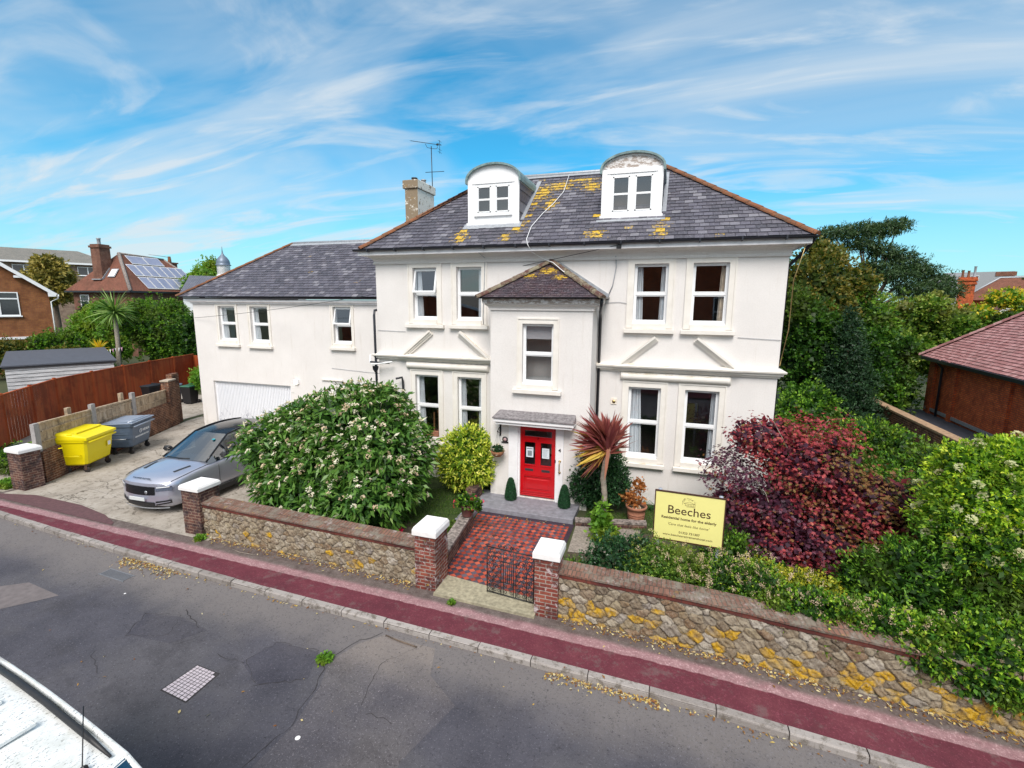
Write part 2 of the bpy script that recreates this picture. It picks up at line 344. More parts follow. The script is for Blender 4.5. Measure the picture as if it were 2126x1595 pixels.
M['coping']=brickmat('brick_coping',(.16,.085,.065),(.24,.13,.095),(.09,.075,.06),dirt=(.21,.185,.15),dirtamt=.9,bw=.075,rh=.26,ms=.008,white=.25,lichen=.25)
M['copingred']=brickmat('red_brick_course',(.13,.035,.028),(.19,.055,.04),(.12,.06,.05),dirt=(.07,.03,.03),dirtamt=.5,bw=.225,rh=.07,ms=.006)
M['orangebrick']=brickmat('orange_brick',(.38,.145,.045),(.30,.10,.04),(.20,.13,.08),dirt=(.2,.08,.04),dirtamt=.3,rough=.9)
M['brownbrick']=brickmat('brown_brick',(.25,.10,.06),(.20,.08,.055),(.25,.19,.15),dirt=(.15,.07,.05),dirtamt=.4)
M['buffbrick']=brickmat('buff_brick',(.30,.21,.15),(.26,.18,.13),(.3,.24,.19))
M['redbrick']=brickmat('red_orange_brick',(.72,.17,.05),(.56,.11,.035),(.22,.09,.06),dirt=(.12,.035,.025),dirtamt=.5,contrast=.3)
M['concrete']=None
# ------------------------------------------------------------------ house
house=empty('rendered_house',(-3,0,0),label='large cream rendered house with slate roofs, two arched dormers and a red front door',cat='house')
def HP(o,parent=house):   # parent keeping world coordinates
    o.parent=parent; o.matrix_parent_inverse=Matrix.Translation(-(Vector((-3,0,0)))) if parent is house else Matrix.Identity(4); return o
def hb(mb,name,mat,parent=None,**k):
    o=mb.build(name,mat,None,**k); return HP(o,house if parent is None else parent)
def facade(mb,x0,x1,z0,z1,Y,holes,depth=.14,normal=-1):
    xs=sorted({x0,x1}|{h[0] for h in holes}|{h[1] for h in holes}); zs=sorted({z0,z1}|{h[2] for h in holes}|{h[3] for h in holes})
    for i in range(len(xs)-1):
        for j in range(len(zs)-1):
            mx,mz=(xs[i]+xs[i+1])/2,(zs[j]+zs[j+1])/2
            if any(h[0]<mx<h[1] and h[2]<mz<h[3] for h in holes): continue
            mb.face([(xs[i],Y,zs[j]),(xs[i+1],Y,zs[j]),(xs[i+1],Y,zs[j+1]),(xs[i],Y,zs[j+1])],.5)
    for a,b,c,d in [h[:4] for h in holes]:
        y2=Y+depth
        mb.face([(a,Y,c),(a,Y,d),(a,y2,d),(a,y2,c)],.5); mb.face([(b,Y,d),(b,Y,c),(b,y2,c),(b,y2,d)],.5)
        mb.face([(a,Y,d),(b,Y,d),(b,y2,d),(a,y2,d)],.5); mb.face([(a,Y,c),(a,y2,c),(b,y2,c),(b,Y,c)],.5)
U0,U1=5.09,6.66; L0,L1=1.34,3.35
wins={'a':(-7.60,-6.79,U0,U1),'b':(-6.13,-5.32,U0,U1),'c':(-.94,-.07,U0,U1),'d':(.53,1.39,U0,U1),
      'e':(-7.60,-6.79,L0,L1),'f':(-6.13,-5.33,L0,L1),'g':(-.95,-.09,L0,L1),'h':(.53,1.38,L0,L1)}
XL,XR=-8.92,2.70; DEP=6.0
w=MB(); facade(w,XL,XR,-.1,7.05,0,list(wins.values()))
w.face([(XR,0,-.1),(XR,DEP,-.1),(XR,DEP,7.05),(XR,0,7.05)]); w.face([(XL,DEP,-.1),(XL,0,-.1),(XL,0,7.05),(XL,DEP,7.05)]); w.face([(XR,DEP,-.1),(XL,DEP,-.1),(XL,DEP,7.05),(XR,DEP,7.05)])
hb(w,'main_wall',M['render'])
# interior partitions
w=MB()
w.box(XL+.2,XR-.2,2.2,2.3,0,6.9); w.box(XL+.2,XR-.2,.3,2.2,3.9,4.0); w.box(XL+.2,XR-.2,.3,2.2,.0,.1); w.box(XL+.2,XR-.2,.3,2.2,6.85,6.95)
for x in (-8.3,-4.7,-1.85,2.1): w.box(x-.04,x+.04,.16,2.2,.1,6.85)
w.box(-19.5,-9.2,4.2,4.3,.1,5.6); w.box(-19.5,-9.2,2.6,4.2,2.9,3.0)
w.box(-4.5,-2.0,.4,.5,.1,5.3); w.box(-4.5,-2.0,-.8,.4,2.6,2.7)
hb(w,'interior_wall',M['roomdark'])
w=MB()
w.box(-7.3,-7.26,.6,.64,.1,2.0); w.box(-7.2,-6.8,.9,.94,1.1,1.9)
for i in range(4): w.box(-7.1+i*.09,-7.07+i*.09,.55,.58,1.35,2.05)
w.box(-7.12,-6.8,.54,.60,2.0,2.08)
hb(w,'chair',M['roomwarm'])
w=MB(); w.box(-5.9,-5.5,.7,1.4,1.0,1.55,bev=.1); hb(w,'armchair',M['roomwarm'])
# windows
def sash(key,x0,x1,z0,z1,Y,cur='both',mid=.5,arch=True,tilt=False,sillw=.27,blind=0,curm='curtain',arc=.17,lo=None):
    ft=.045; y0,y1=Y+.10,Y+.17
    f=MB(); fr=[(x0,x0+ft,z0,z1),(x1-ft,x1,z0,z1),(x0+ft,x1-ft,z1-ft,z1),(x0+ft,x1-ft,z0,z0+.07)]
    for a,b,c,d in fr: f.box(a,b,y0,y1,c,d,bev=.006)
    zm=z0+(z1-z0)*mid; f.box(x0+ft,x1-ft,y0+.005,y1,zm-.035,zm+.035,bev=.006)
    # inner sash lips
    st=.027
    for zz0,zz1,off in ((z0+.07,zm-.035,.02),(zm+.035,z1-ft,.004)):
        if tilt and zz0>zm: continue
        for a,b,c,d in [(x0+ft,x0+ft+st,zz0,zz1),(x1-ft-st,x1-ft,zz0,zz1),(x0+ft+st,x1-ft-st,zz1-st,zz1),(x0+ft+st,x1-ft-st,zz0,zz0+st)]: f.box(a,b,y0+off,y1-.003,c,d,bev=.004)
    f.box(x0-.01,x1+.01,y0-.05,y0-.001,z0-.002,z0+.035,bev=.006)
    win=hb(f,'window',M['upvc'])
    def sub(mb,name,mat,**k):
        o=mb.build(name,mat,None,**k); o.parent=win; return o
    for zz0,zz1 in ((z0+.08,zm-.03),(zm+.03,z1-ft)):
        if tilt and zz0>zm: continue
        g=MB(); g.face([(x0+ft+.005,y1-.02,zz0),(x1-ft-.005,y1-.02,zz0),(x1-ft-.005,y1-.02,zz1),(x0+ft+.005,y1-.02,zz1)]); sub(g,'pane',M['glass'])
    if tilt:
        T=Matrix.Translation((0,y0,z1-ft))@Matrix.Rotation(R(-13),4,'X')@Matrix.Translation((0,-y0,-(z1-ft)))
        t=MB(); za=zm+.02;zb=z1-ft
        for a,b,c,d in [(x0+.02,x0+ft+.03,za,zb),(x1-ft-.03,x1-.02,za,zb),(x0+ft+.03,x1-ft-.03,zb-.055,zb),(x0+ft+.03,x1-ft-.03,za,za+.055)]: t.box(a,b,y0-.02,y0+.035,c,d,tf=T)
        sub(t,'open_sash',M['upvc']); g=MB(); g.face([tuple(T@Vector(p)) for p in ((x0+.08,y0,za+.05),(x1-.08,y0,za+.05),(x1-.08,y0,zb-.05),(x0+.08,y0,zb-.05))]); sub(g,'pane',M['glass'])
    # curtains
    def curtain(xa,xb,flare=0):
        c=MB(); n=14; ys=Y+.205
        for i in range(n):
            for j in range(5):
                def P(ii,jj):
                    t=ii/n; h=jj/5; xx=xa+(xb-xa)*t*(1+flare*(1-h)); return (xx,ys+.035*math.sin(ii*2.4+h)+.01*math.sin(ii*5+jj),z0+.05+(z1-z0-.05)*h)
                c.face([P(i,j),P(i+1,j),P(i+1,j+1),P(i,j+1)],.5,sm=True)
        sub(c,'curtain',M[curm])
    W=x1-x0
    if cur in('both','left'): curtain(x0+.04,x0+W*.24,.25)
    if cur in('both','right'): curtain(x1-.04,x1-W*.20,.25)
    if cur=='wide': curtain(x0+.04,x0+W*.36,.35)
    if blind:
        c=MB(); c.box(x0+.03,x1-.03,Y+.2,Y+.21,z1-blind,z1-.05); sub(c,'roller_blind',M['blind'])
    if arch:
        a=MB(); zb=z0-.12 if lo is None else lo
        for off,pr,wd in ((0,.022,arc),(arc-.035,.04,.035)):
            A,B=x0-off-wd if off else x0-wd, x1+wd+off; 
            if off: 
                a.box(x0-arc,x0-arc+.035,Y-pr,Y,zb,z1+arc); a.box(x1+arc-.035,x1+arc,Y-pr,Y,zb,z1+arc); a.box(x0-arc+.035,x1+arc-.035,Y-pr,Y,z1+arc-.035,z1+arc)
            else:
                a.box(x0-wd+.035,x0,Y-pr,Y+.003,zb,z1+wd-.035); a.box(x1,x1+wd-.035,Y-pr,Y+.003,zb,z1+wd-.035); a.box(x0,x1,Y-pr,Y+.003,z1,z1+wd-.035)
        sub(a,'architrave',M['trim'])
    s=MB(); s.box(x0-sillw,x1+sillw,Y-.13,Y+.0,z0-.26,z0-.14,bev=.012); s.box(x0,x1,Y-.06,Y+.1,z0-.14,z0-.002,bev=.008)
    sub(s,'sill',M['trim'])
    return win
sash('a',*wins['a'],0,'left',tilt=True,sillw=.25); sash('b',*wins['b'],0,'right',sillw=.22)
sash('c',*wins['c'],0,'both',sillw=.21); sash('d',*wins['d'],0,'right',sillw=.22,curm='cream_curtain')
for q,cc in (('e','left'),('f','both'),('g','wide'),('h','right')): sash(q,*wins[q],0,cc,sillw=.19)
# cornice (string course), pediments, bolsters, top cove
prof=[(0,-.14),(.05,-.14),(.06,-.10),(.11,-.08),(.12,-.03),(.17,-.01),(.18,.03),(.02,.09),(0,.09)]
def sweepline(name,prof,segs,mat):
    for path in segs:
        w=MB(); w.sweep(prof,path); hb(w,name,mat)
zC=3.92; BX0,BX1,BY=-4.66,-1.86,-1.02
big=[(a*1.35,b) for a,b in prof]
sweepline('string_course',prof,[
 [((XL,DEP,zC),(-1,0)),((XL,0,zC),(-1,-1)),((-8.02,0,zC),(0,-1))],
 [((-1.85,0,zC),(0,-1)),((-1.3,0,zC),(0,-1))],
 [((1.78,0,zC),(0,-1)),((XR,0,zC),(1,-1)),((XR,DEP,zC),(1,0))]],M['trim'])
for xa,xb in ((-8.02,BX0),(-1.30,1.78)):
    w=MB(); w.sweep(big,[((xa,0,zC),(-.3,-1)),((xa,0,zC),(0,-1)),((xb,0,zC),(0,-1)),((xb,0,zC),(.3 if xb>0 else 0,-1))]); hb(w,'window_cornice',M['trim'])
def rake(p0,p1):
    w=MB(); d=Vector((p1[0]-p0[0],0,p1[1]-p0[1])); d.normalize(); up=Vector((-d.z,0,d.x)); 
    if up.z<0: up=-up
    for th0,th1,pr in ((-.13,-.08,.07),(-.08,-.03,.11),(-.03,.03,.16)):
        a0=Vector((p0[0],0,p0[1]))+up*th0; a1=Vector((p0[0],0,p0[1]))+up*th1; b0=Vector((p1[0],0,p1[1]))+up*th0; b1=Vector((p1[0],0,p1[1]))+up*th1
        o=Vector((0,-pr,0))
        q=[a0,b0,b1,a1]; qo=[x+o for x in q]
        w.face(qo,.5); w.face([a1,b1,qo[2],qo[3]],.5); w.face([b0,a0,qo[0],qo[1]],.5); w.face([b1,b0,qo[1],qo[2]],.5); w.face([a0,a1,qo[3],qo[0]],.5)
    hb(w,'raking_cornice',M['trim'])
rake((-7.98,3.97),(-7.02,4.74)); rake((-5.06,3.97),(-6.0,4.74)); rake((-1.24,3.97),(-.32,4.74)); rake((1.74,3.97),(.74,4.74))
for xa,xb in ((-7.9,-5.08),(-1.2,1.64)):
    w=MB(); n=10; pr=[(.13*math.sin(math.pi*i/n),3.65-.115*math.cos(math.pi*i/n)) for i in range(n+1)]
    w.sweep([(a,b) for a,b in pr],[((xa,0,0),(0,-.2)),((xa+.03,0,0),(0,-.8)),((xa+.08,0,0),(0,-1)),((xb-.08,0,0),(0,-1)),((xb-.03,0,0),(0,-.8)),((xb,0,0),(0,-.2))])
    for i in range(len(w.sm)): w.sm[i]=True
    hb(w,'frieze_cushion',M['trim'])
cove=[(0,6.78),(.05,6.78),(.05,6.83),(.03,6.85)]+[(.33-.30*math.cos(t*math.pi/2),6.85+.19*math.sin(t*math.pi/2)) for t in (.25,.5,.75,1)]+[(.33,7.05),(0,7.05)]
w=MB(); w.sweep(cove,[((XL,DEP,0),(-1,0)),((XL,0,0),(-1,-1)),((XR,0,0),(1,-1)),((XR,DEP,0),(1,0))]); hb(w,'eaves_cove',M['render'])
def ring(name,prof,x0,x1,y0,y1,mat):
    w=MB(); w.sweep(prof,[((x0,y1,0),(-1,0)),((x0,y0,0),(-1,-1)),((x1,y0,0),(1,-1)),((x1,y1,0),(1,0))]); return hb(w,name,mat)
ring('fascia',[(.33,7.03),(.37,7.03),(.37,7.16),(.33,7.16)],XL,XR,0,DEP,M['soffit'])
def gutterprof(o,z,r=.06): return [(o+r+r*math.cos(math.pi+math.pi*i/8),z+r*math.sin(math.pi+math.pi*i/8)) for i in range(9)]+[(o+2*r-.012,z),(o+r,z-r*.7),(o+.012,z)]
ring('gutter',gutterprof(.372,7.20),XL,XR,0,DEP,M['gutter'])
w=MB()
for i in range(13): 
    w=MB(); x=-8.9+i*.95; w.box(x,x+.035,-.505,-.365,7.12,7.215,bev=.008); hb(w,'gutter_bracket',M['gutter'])
pass
# slates -------------------------------------------------------------
lich_main=[(-5.95,7.5,.35,.25),(-6.0,7.65,.2,.3),(-2.01,7.47,.42,.22),(-.35,7.5,.3,.3),(-.25,7.8,.2,.15),(-4.55,7.45,.25,.15),(-4.3,7.75,.3,.25),(-4.0,9.1,.5,.5),(-3.5,9.3,.7,.3),(-2.5,9.2,.5,.35),(-3.6,8.6,.3,.4),(-4.15,8.7,.2,.5),(-2.9,9.5,.8,.15),(-1.2,7.6,.12,.08),(-2.05,8.05,.15,.1),(-4.1,8.1,.12,.3)]
def slates(name,O,u,v,L,ulim,ch,wd,mat,lich=(),th=.014,parent=None,jit=.5,zspots=True,lip=.9,rndf=None,extra=()):
    """O origin at eave, u along, v up slope (unit). ulim(t)->(u0,u1) at slope distance t."""
    O=Vector(O);u=Vector(u).normalized();v=Vector(v).normalized();n=u.cross(v).normalized()
    if n.z<0: n=-n
    w=MB(); rows=int(L/ch)+1; rs=random.Random(hash(name)%1000+7)
    rs=random.Random(int(abs(O.x)*100)+rows)
    for r in range(rows):
        t0=r*ch; t1=min(L,t0+ch*1.18); a0,b0=ulim(t0);a1,b1=ulim(min(L,t0+ch)); a2,b2=ulim(t1)
        off=(r%2)*wd*.5+rs.uniform(-.03,.03); k=math.floor((min(a0,a1)-off)/wd)
        while k*wd+off<max(b0,b1):
            x0=k*wd+off; x1=x0+wd-.009; k+=1
            lo0,lo1=max(x0,a0),min(x1,b0); hi0,hi1=max(x0,a2),min(x1,b2)
            if lo1-lo0<.01 and hi1-hi0<.01: continue
            if lo1<lo0: lo0=lo1=(lo0+lo1)/2
            if hi1<hi0: hi0=hi1=min(max((hi0+hi1)/2,a2),b2)
            j=rs.uniform(-.008,.008); dz=rs.uniform(0,.006)
            slip=rs.random()<.012
            tt0=t0+j-(.05 if slip else 0)
            h0=th+dz; h1=.002
            A=O+u*lo0+v*tt0+n*h0; B=O+u*lo1+v*tt0+n*(h0+rs.uniform(-.003,.003)); C=O+u*hi1+v*t1+n*h1; D=O+u*hi0+v*t1+n*h1
            m=(A+B+C+D)/4; at=0
            for lx,lz,sx,sz in lich:
                d=((m.x-lx)/sx)**2+((m.z-lz)/sz)**2
                at=max(at,math.exp(-d*1.6)*1.1)
            at=at if at>.04 else 0
            at=min(1.1,at+(.5 if rs.random()<.01 else 0))
            rr=.08+.84*rs.random()**1.35; uvq=[(lo0,tt0),(lo1,tt0),(hi1,t1),(hi0,t1)]
            w.face([A,B,C,D],rr,at,uv=uvq); A2=A-n*(h0-.001);B2=B-n*(h0-.001); w.face([A2,B2,B,A],0.0,at*.3)
    return hb(w,name,mat,parent)
eL,eR,eY,eZ=-9.14,3.12,-.44,7.21; rL,rR,rY,rZ=-6.18,-.35,2.96,9.78
w=MB(); bk=2*rY-eY
for q in ([(eL,eY,eZ),(eR,eY,eZ),(rR,rY,rZ),(rL,rY,rZ)],[(eR,bk,eZ),(eL,bk,eZ),(rL,rY,rZ),(rR,rY,rZ)],[(eL,bk,eZ),(eL,eY,eZ),(rL,rY,rZ)],[(eR,eY,eZ),(eR,bk,eZ),(rR,rY,rZ)]): w.face([(x,y,z-.012) for x,y,z in q])
w.face([(eL,bk,eZ-.03),(eR,bk,eZ-.03),(eR,eY,eZ-.03),(eL,eY,eZ-.03)])
roof=hb(w,'roof',M['deck'])
Ls=math.hypot(rY-eY,rZ-eZ)
slates('slates',(0,eY,eZ),(1,0,0),(0,rY-eY,rZ-eZ),Ls,lambda t:(eL+(rL-eL)*t/Ls,eR+(rR-eR)*t/Ls),.185,.235,M['slate'],lich_main,th=.02)
Lh=math.hypot(rR-eR,rZ-eZ)
slates('side_slates',(eR,0,eZ),(0,1,0),(rR-eR,0,rZ-eZ),Lh,lambda t:(eY+(rY-eY)*t/Lh,bk-(bk-rY)*t/Lh),.165,.29,M['slate'])
slates('side_slates',(eL,0,eZ),(0,1,0),(rL-eL,0,rZ-eZ),Lh,lambda t:(eY+(rY-eY)*t/Lh,bk-(bk-rY)*t/Lh),.165,.29,M['slate'])
def hiptiles(name,a,b,mat,r=.085,step=.42):
    a=Vector(a);b=Vector(b);L=(b-a).length;n=max(1,int(L/step));w=MB();d=(b-a).normalized();s=d.cross(Vector((0,0,1))).normalized();u=s.cross(d).normalized()
    for i in range(n):
        p=a+d*(L*i/n-.03);q=a+d*(L*(i+1)/n); pr=[]
        for k in range(9):
            t=math.pi*(k/8); pr.append((math.cos(t)*r*1.15,math.sin(t)*r-.02))
        rr=random.random(); r0=[p+s*x+u*(z+.015) for x,z in pr];r1=[q+s*x+u*z for x,z in pr]
        for k in range(8): w.face([r0[k],r0[k+1],r1[k+1],r1[k]],rr)
        w.face(r0[::-1],rr)
    return hb(w,name,mat)
hiptiles('hip_ridge',(eL,eY,eZ+.02),(rL,rY,rZ+.03),M['ridge']); hiptiles('hip_ridge',(eR,eY,eZ+.02),(rR,rY,rZ+.03),M['ridge'])
w=MB(); w.tube([(rL-.05,rY,rZ+.04),(rR+.05,rY,rZ+.04)],.06,8); w.face([(rL,rY,rZ+.05),(rR,rY,rZ+.05),(rR,rY-.16,rZ-.07),(rL,rY-.16,rZ-.07)]); w.face([(rL,rY+.16,rZ-.07),(rR,rY+.16,rZ-.07),(rR,rY,rZ+.05),(rL,rY,rZ+.05)]); hb(w,'ridge',M['lead'])
# dormers ------------------------------------------------------------
def roofz(y): return eZ+(rZ-eZ)*(y-eY)/(rY-eY)
def dormer(x0,x1,Y,zb,zs,za,fx0,fx1,fz0,fz1,label,grime,openleft=False):
    """zb base, zs springing, za crown; back to roof"""
    n=16; xm=(x0+x1)/2; hw=(x1-x0)/2
    def arc(k,ex=0,dz=0): 
        t=math.pi*k/n; return (xm-(hw+ex)*math.cos(t), zs+(za-zs+ex)*math.sin(t)+dz)
    yb=eY+(za+.15-eZ)/(rZ-eZ)*(rY-eY)
    w=MB()
    # front boards around window
    yy=Y
    w.box(x0,fx0-.0,yy,yy+.06,zb,zs,bev=.006); w.box(fx1,x1,yy,yy+.06,zb,zs,bev=.006)
    w.box(fx0,fx1,yy+.01,yy+.06,zb+.03,fz0,bev=.006); w.box(x0+.14,x1-.14,yy-.015,yy+.05,fz1,zs+.02,bev=.006)
    w.box(x0-.03,x1+.03,yy-.05,yy+.03,zb-.05,zb+.03,bev=.006)
    for k in range(n):
        a=arc(k);b=arc(k+1)
        if b[1]>zs+.01 or a[1]>zs+.01: w.face([(a[0],yy+.03,max(zs,a[1])),(a[0],yy+.03,zs),(b[0],yy+.03,zs),(b[0],yy+.03,max(zs,b[1]))],.5)
    dm=hb(w,'dormer',M['whitepaint'] if not grime else M['whitepaint'])
    tag(dm,label)
    def sub(mb,name,mat,**k):
        o=mb.build(name,mat,None,**k); o.parent=dm; return o
    if grime:
        w=MB()
        for k in range(n):
            a=arc(k,-.03,-.02);b=arc(k+1,-.03,-.02)
            if max(a[1],b[1])>zs+.04: w.face([(a[0],yy+.02,max(zs+.03,a[1])),(a[0],yy+.02,zs+.03),(b[0],yy+.02,zs+.03),(b[0],yy+.02,max(zs+.03,b[1]))],.5)
        sub(w,'tympanum',M['peel'])
    # barrel roof shell
    w=MB()
    for ex0,ex1,ya,yb2,mi in ((.0,.055,yy-.07,yb,0),):
        for k in range(n):
            a=arc(k,ex1);b=arc(k+1,ex1);c=arc(k,ex0);d=arc(k+1,ex0)
            w.face([(a[0],ya,a[1]),(a[0],yb,a[1]),(b[0],yb,b[1]),(b[0],ya,b[1])],.5,sm=True)
            w.face([(c[0],ya,c[1]),(a[0],ya,a[1]),(b[0],ya,b[1]),(d[0],ya,d[1])],.5)
            w.face([(c[0],ya,c[1]),(d[0],ya,d[1]),(d[0],yb,d[1]),(c[0],yb,c[1])],.5,sm=True)
        for sx in (0,n):
            a=arc(sx,ex1);c=arc(sx,ex0); w.box(min(a[0],c[0])-.001,max(a[0],c[0])+.001,ya,yb,zs-.10,zs)
    sub(w,'dormer_roof',M['copper'])
    # cheeks
    for X in (x0,x1):
        w=MB(); ybase=eY+(zb-eZ)/(rZ-eZ)*(rY-eY)-.02; ytop=eY+(zs+.05-eZ)/(rZ-eZ)*(rY-eY)
        m=4
        for i in range(m):
            z0=zb+(zs-zb)*i/m; z1=zb+(zs-zb)*(i+1)/m; e=.012 if X==x1 else -.012
            w.face([(X+e,Y+.05,z0),(X+e,eY+(z0-eZ)/(rZ-eZ)*(rY-eY)+.25,z0),(X,eY+(z1-eZ)/(rZ-eZ)*(rY-eY)+.25,z1),(X,Y+.05,z1)])
        sub(w,'cheek',M['slate'])
    w=MB(); w.box(x1-.005,x1+.02,Y+.02,yb,zs-.13,zs-.02); w.beam((x1+.05,Y+.1,roofz(Y+.1)+.03),(x1+.05,yb-.3,roofz(yb-.3)+.03),.13,.02); w.face([(x0-.1,Y-.22,roofz(Y-.22)+.028),(x1+.1,Y-.22,roofz(Y-.22)+.028),(x1+.1,Y+.0,zb+.0),(x0-.1,Y+.0,zb+.0)]); sub(w,'flashing',M['lead'])
    # window
    w=MB(); y0,y1=Y-.005,Y+.05
    ft=.07; xm2=(fx0+fx1)/2
    for a,b,c,d in [(fx0,fx0+ft,fz0,fz1),(fx1-ft,fx1,fz0,fz1),(fx0+ft,fx1-ft,fz1-ft,fz1),(fx0+ft,fx1-ft,fz0,fz0+ft),(xm2-.075,xm2+.075,fz0+ft,fz1-ft)]: w.box(a,b,y0+.012,y1,c,d,bev=.006)
    zm=(fz0+fz1)/2
    for a,b in ((fx0+ft,xm2-.075),(xm2+.075,fx1-ft)):
        w.box(a,b,y0+.015,y1,zm-.028,zm+.028,bev=.005)
        for q in ((a,a+.035,fz0+ft,fz1-ft),(b-.035,b,fz0+ft,fz1-ft),(a,b,fz0+ft,fz0+ft+.035),(a,b,fz1-ft-.035,fz1-ft)): w.box(q[0],q[1],y0+.002,y1-.006,q[2],q[3],bev=.004)
    w.box(fx0-.03,fx1+.03,Y-.05,Y+.02,fz0-.04,fz0,bev=.006)
    sub(w,'window_frame',M['upvc'])
    for a,b in ((fx0+ft+.03,xm2-.1),(xm2+.1,fx1-ft-.03)):
        for c,d in ((fz0+ft+.03,zm-.025),(zm+.025,fz1-ft-.03)):
            g=MB(); g.face([(a,Y+.035,c),(b,Y+.035,c),(b,Y+.035,d),(a,Y+.035,d)]); sub(g,'pane',M['glass'])
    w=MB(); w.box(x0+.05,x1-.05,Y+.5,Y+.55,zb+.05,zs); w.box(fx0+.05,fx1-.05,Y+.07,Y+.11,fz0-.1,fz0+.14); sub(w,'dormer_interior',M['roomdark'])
dormer(-5.95,-4.34,.50,7.95,9.20,9.60,-5.71,-4.57,8.20,9.08,'arched dormer with clean white gable board',False)
dormer(-1.97,-.35,.56,7.98,9.22,9.60,-1.74,-.55,8.05,9.10,'arched dormer with stained peeling gable board',True)
# chimney --------------------------------------------------------------
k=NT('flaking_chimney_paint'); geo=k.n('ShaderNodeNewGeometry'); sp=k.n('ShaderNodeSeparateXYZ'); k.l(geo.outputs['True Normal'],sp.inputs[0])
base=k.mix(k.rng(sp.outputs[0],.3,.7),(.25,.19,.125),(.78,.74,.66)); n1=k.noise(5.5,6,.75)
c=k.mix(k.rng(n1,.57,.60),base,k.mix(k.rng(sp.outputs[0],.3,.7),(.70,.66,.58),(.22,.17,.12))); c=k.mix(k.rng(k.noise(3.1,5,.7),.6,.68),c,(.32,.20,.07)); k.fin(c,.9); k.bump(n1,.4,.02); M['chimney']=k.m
cx0,cx1,cy0,cy1,cz=-9.52,-9.0,3.0,4.3,10.0
w=MB(); w.box(cx0,cx1,cy0,cy1,6.8,cz-.27,bev=.01); w.box(cx0-.06,cx1+.05,cy0-.06,cy1+.05,cz-.27,cz+.03,bev=.02)
ch=hb(w,'chimney',M['chimney'])
for (x,y,r_,h_) in ((-9.28,3.3,.1,.14),(-9.25,3.95,.09,.22)):
    w=MB(); w.lathe([(0,0),(r_*1.3,0),(r_*1.1,.05),(r_,.08),(r_*.95,h_-.04),(r_*1.15,h_-.03),(r_*1.15,h_),(r_*.8,h_),(0,h_-.01)],(x,y,cz+.03),14); o=w.build('chimney_pot',M['darkplastic'] if h_<.2 else M['lead']); o.parent=ch
w=MB(); ax,ay=-9.06,4.33
w.tube([(ax,ay,9.2),(ax-.03,ay,11.55)],.018,6); w.tube([(ax-.3,ay,10.62),(ax+.5,ay,10.60)],.012,5)
bx0,bx1=(ax-.95,ay+.1,11.86),(ax+.45,ay-.1,11.52)
w.tube([bx0,bx1],.011,5); w.tube([(ax-.28,ay,11.66),(ax-.2,ay,11.52),(ax+.02,ay,11.46),(ax+.2,ay,11.44),(ax+.25,ay,11.52)],.009,5)
for i in range(13):
    t=i/13; px=bx0[0]+(bx1[0]-bx0[0])*t; py=bx0[1]+(bx1[1]-bx0[1])*t; pz=bx0[2]+(bx1[2]-bx0[2])*t; h=.05+.02*t
    w.tube([(px-.01,py-h*1.8,pz-h*.4),(px+.01,py+h*1.8,pz+h*.4)],.006,4); 
px=ax+.33; w.tube([(px,ay,11.26),(px,ay,11.74)],.009,4)
for dz in (-.2,-.1,.1,.2): w.tube([(px-.01,ay-.14,11.5+dz),(px+.01,ay+.14,11.5+dz)],.006,4)
w.box(ax+.2,ax+.27,ay-.03,ay+.03,11.56,11.62)
o=w.build('aerial',M['black']); o.parent=ch
# bay ------------------------------------------------------------------
bw=(-3.74,-2.88,3.43,5.07); dw=(-3.83,-2.73,.16,2.26); BZ=5.62; BC=(BX0+BX1)/2
w=MB(); facade(w,BX0,BX1,-.1,BZ,BY,[bw,dw])
w.face([(BX1,BY,-.1),(BX1,0,-.1),(BX1,0,BZ),(BX1,BY,BZ)]); w.face([(BX0,0,-.1),(BX0,BY,-.1),(BX0,BY,BZ),(BX0,0,BZ)]); hb(w,'bay_wall',M['render'])
def bring(name,prof,mat,smooth=False):
    w=MB(); w.sweep(prof,[((BX0,0,0),(-1,0)),((BX0,BY,0),(-1,-1)),((BX1,BY,0),(1,-1)),((BX1,0,0),(1,0))]); return hb(w,name,mat)
bring('bay_cove',[(0,5.42),(.04,5.42),(.04,5.45),(.03,5.46),(.06,5.52),(.13,5.57),(.13,5.6),(0,5.6)],M['render'])
bring('bay_fascia',[(0,5.60),(.17,5.60),(.19,5.73),(0,5.73)],M['peel'])
bring('bay_gutter',gutterprof(.195,5.78,.05),M['gutter'])
sash('bay',*bw,BY,'none',blind=.42,sillw=.25,arc=.15,lo=3.31)
ex0,ex1,ey,ez=BX0-.26,BX1+.26,BY-.3,5.76; apx=(-3.22,0,6.76)
w=MB()
for q in ([(ex0,ey,ez),(ex1,ey,ez),apx],[(ex0,0,ez),(ex0,ey,ez),apx],[(ex1,ey,ez),(ex1,0,ez),apx],[(ex0,0,ez-.02),(ex1,0,ez-.02),(ex1,ey,ez-.02),(ex0,ey,ez-.02)]): w.face([(x,y,z-.012) for x,y,z in q])
br=hb(w,'bay_roof',M['deck'])
Lb=math.hypot(ey,apx[2]-ez)
blich=[(-3.2,6.5,.5,.16),(-3.7,6.35,.4,.1),(-2.8,6.3,.3,.12)]
slates('bay_tiles',(0,ey,ez),(1,0,0),(0,-ey,apx[2]-ez),Lb,lambda t:(ex0+(apx[0]-ex0)*t/Lb,ex1+(apx[0]-ex1)*t/Lb),.075,.15,M['bayclay'],blich,th=.012)
Lb2=math.hypot(ex1-apx[0],apx[2]-ez)
slates('bay_tiles',(ex1,0,ez),(0,1,0),(apx[0]-ex1,0,apx[2]-ez),Lb2,lambda t:(ey+(0-ey)*t/Lb2,0),.09,.15,M['bayclay'],blich,th=.012)
Lb3=math.hypot(ex0-apx[0],apx[2]-ez)
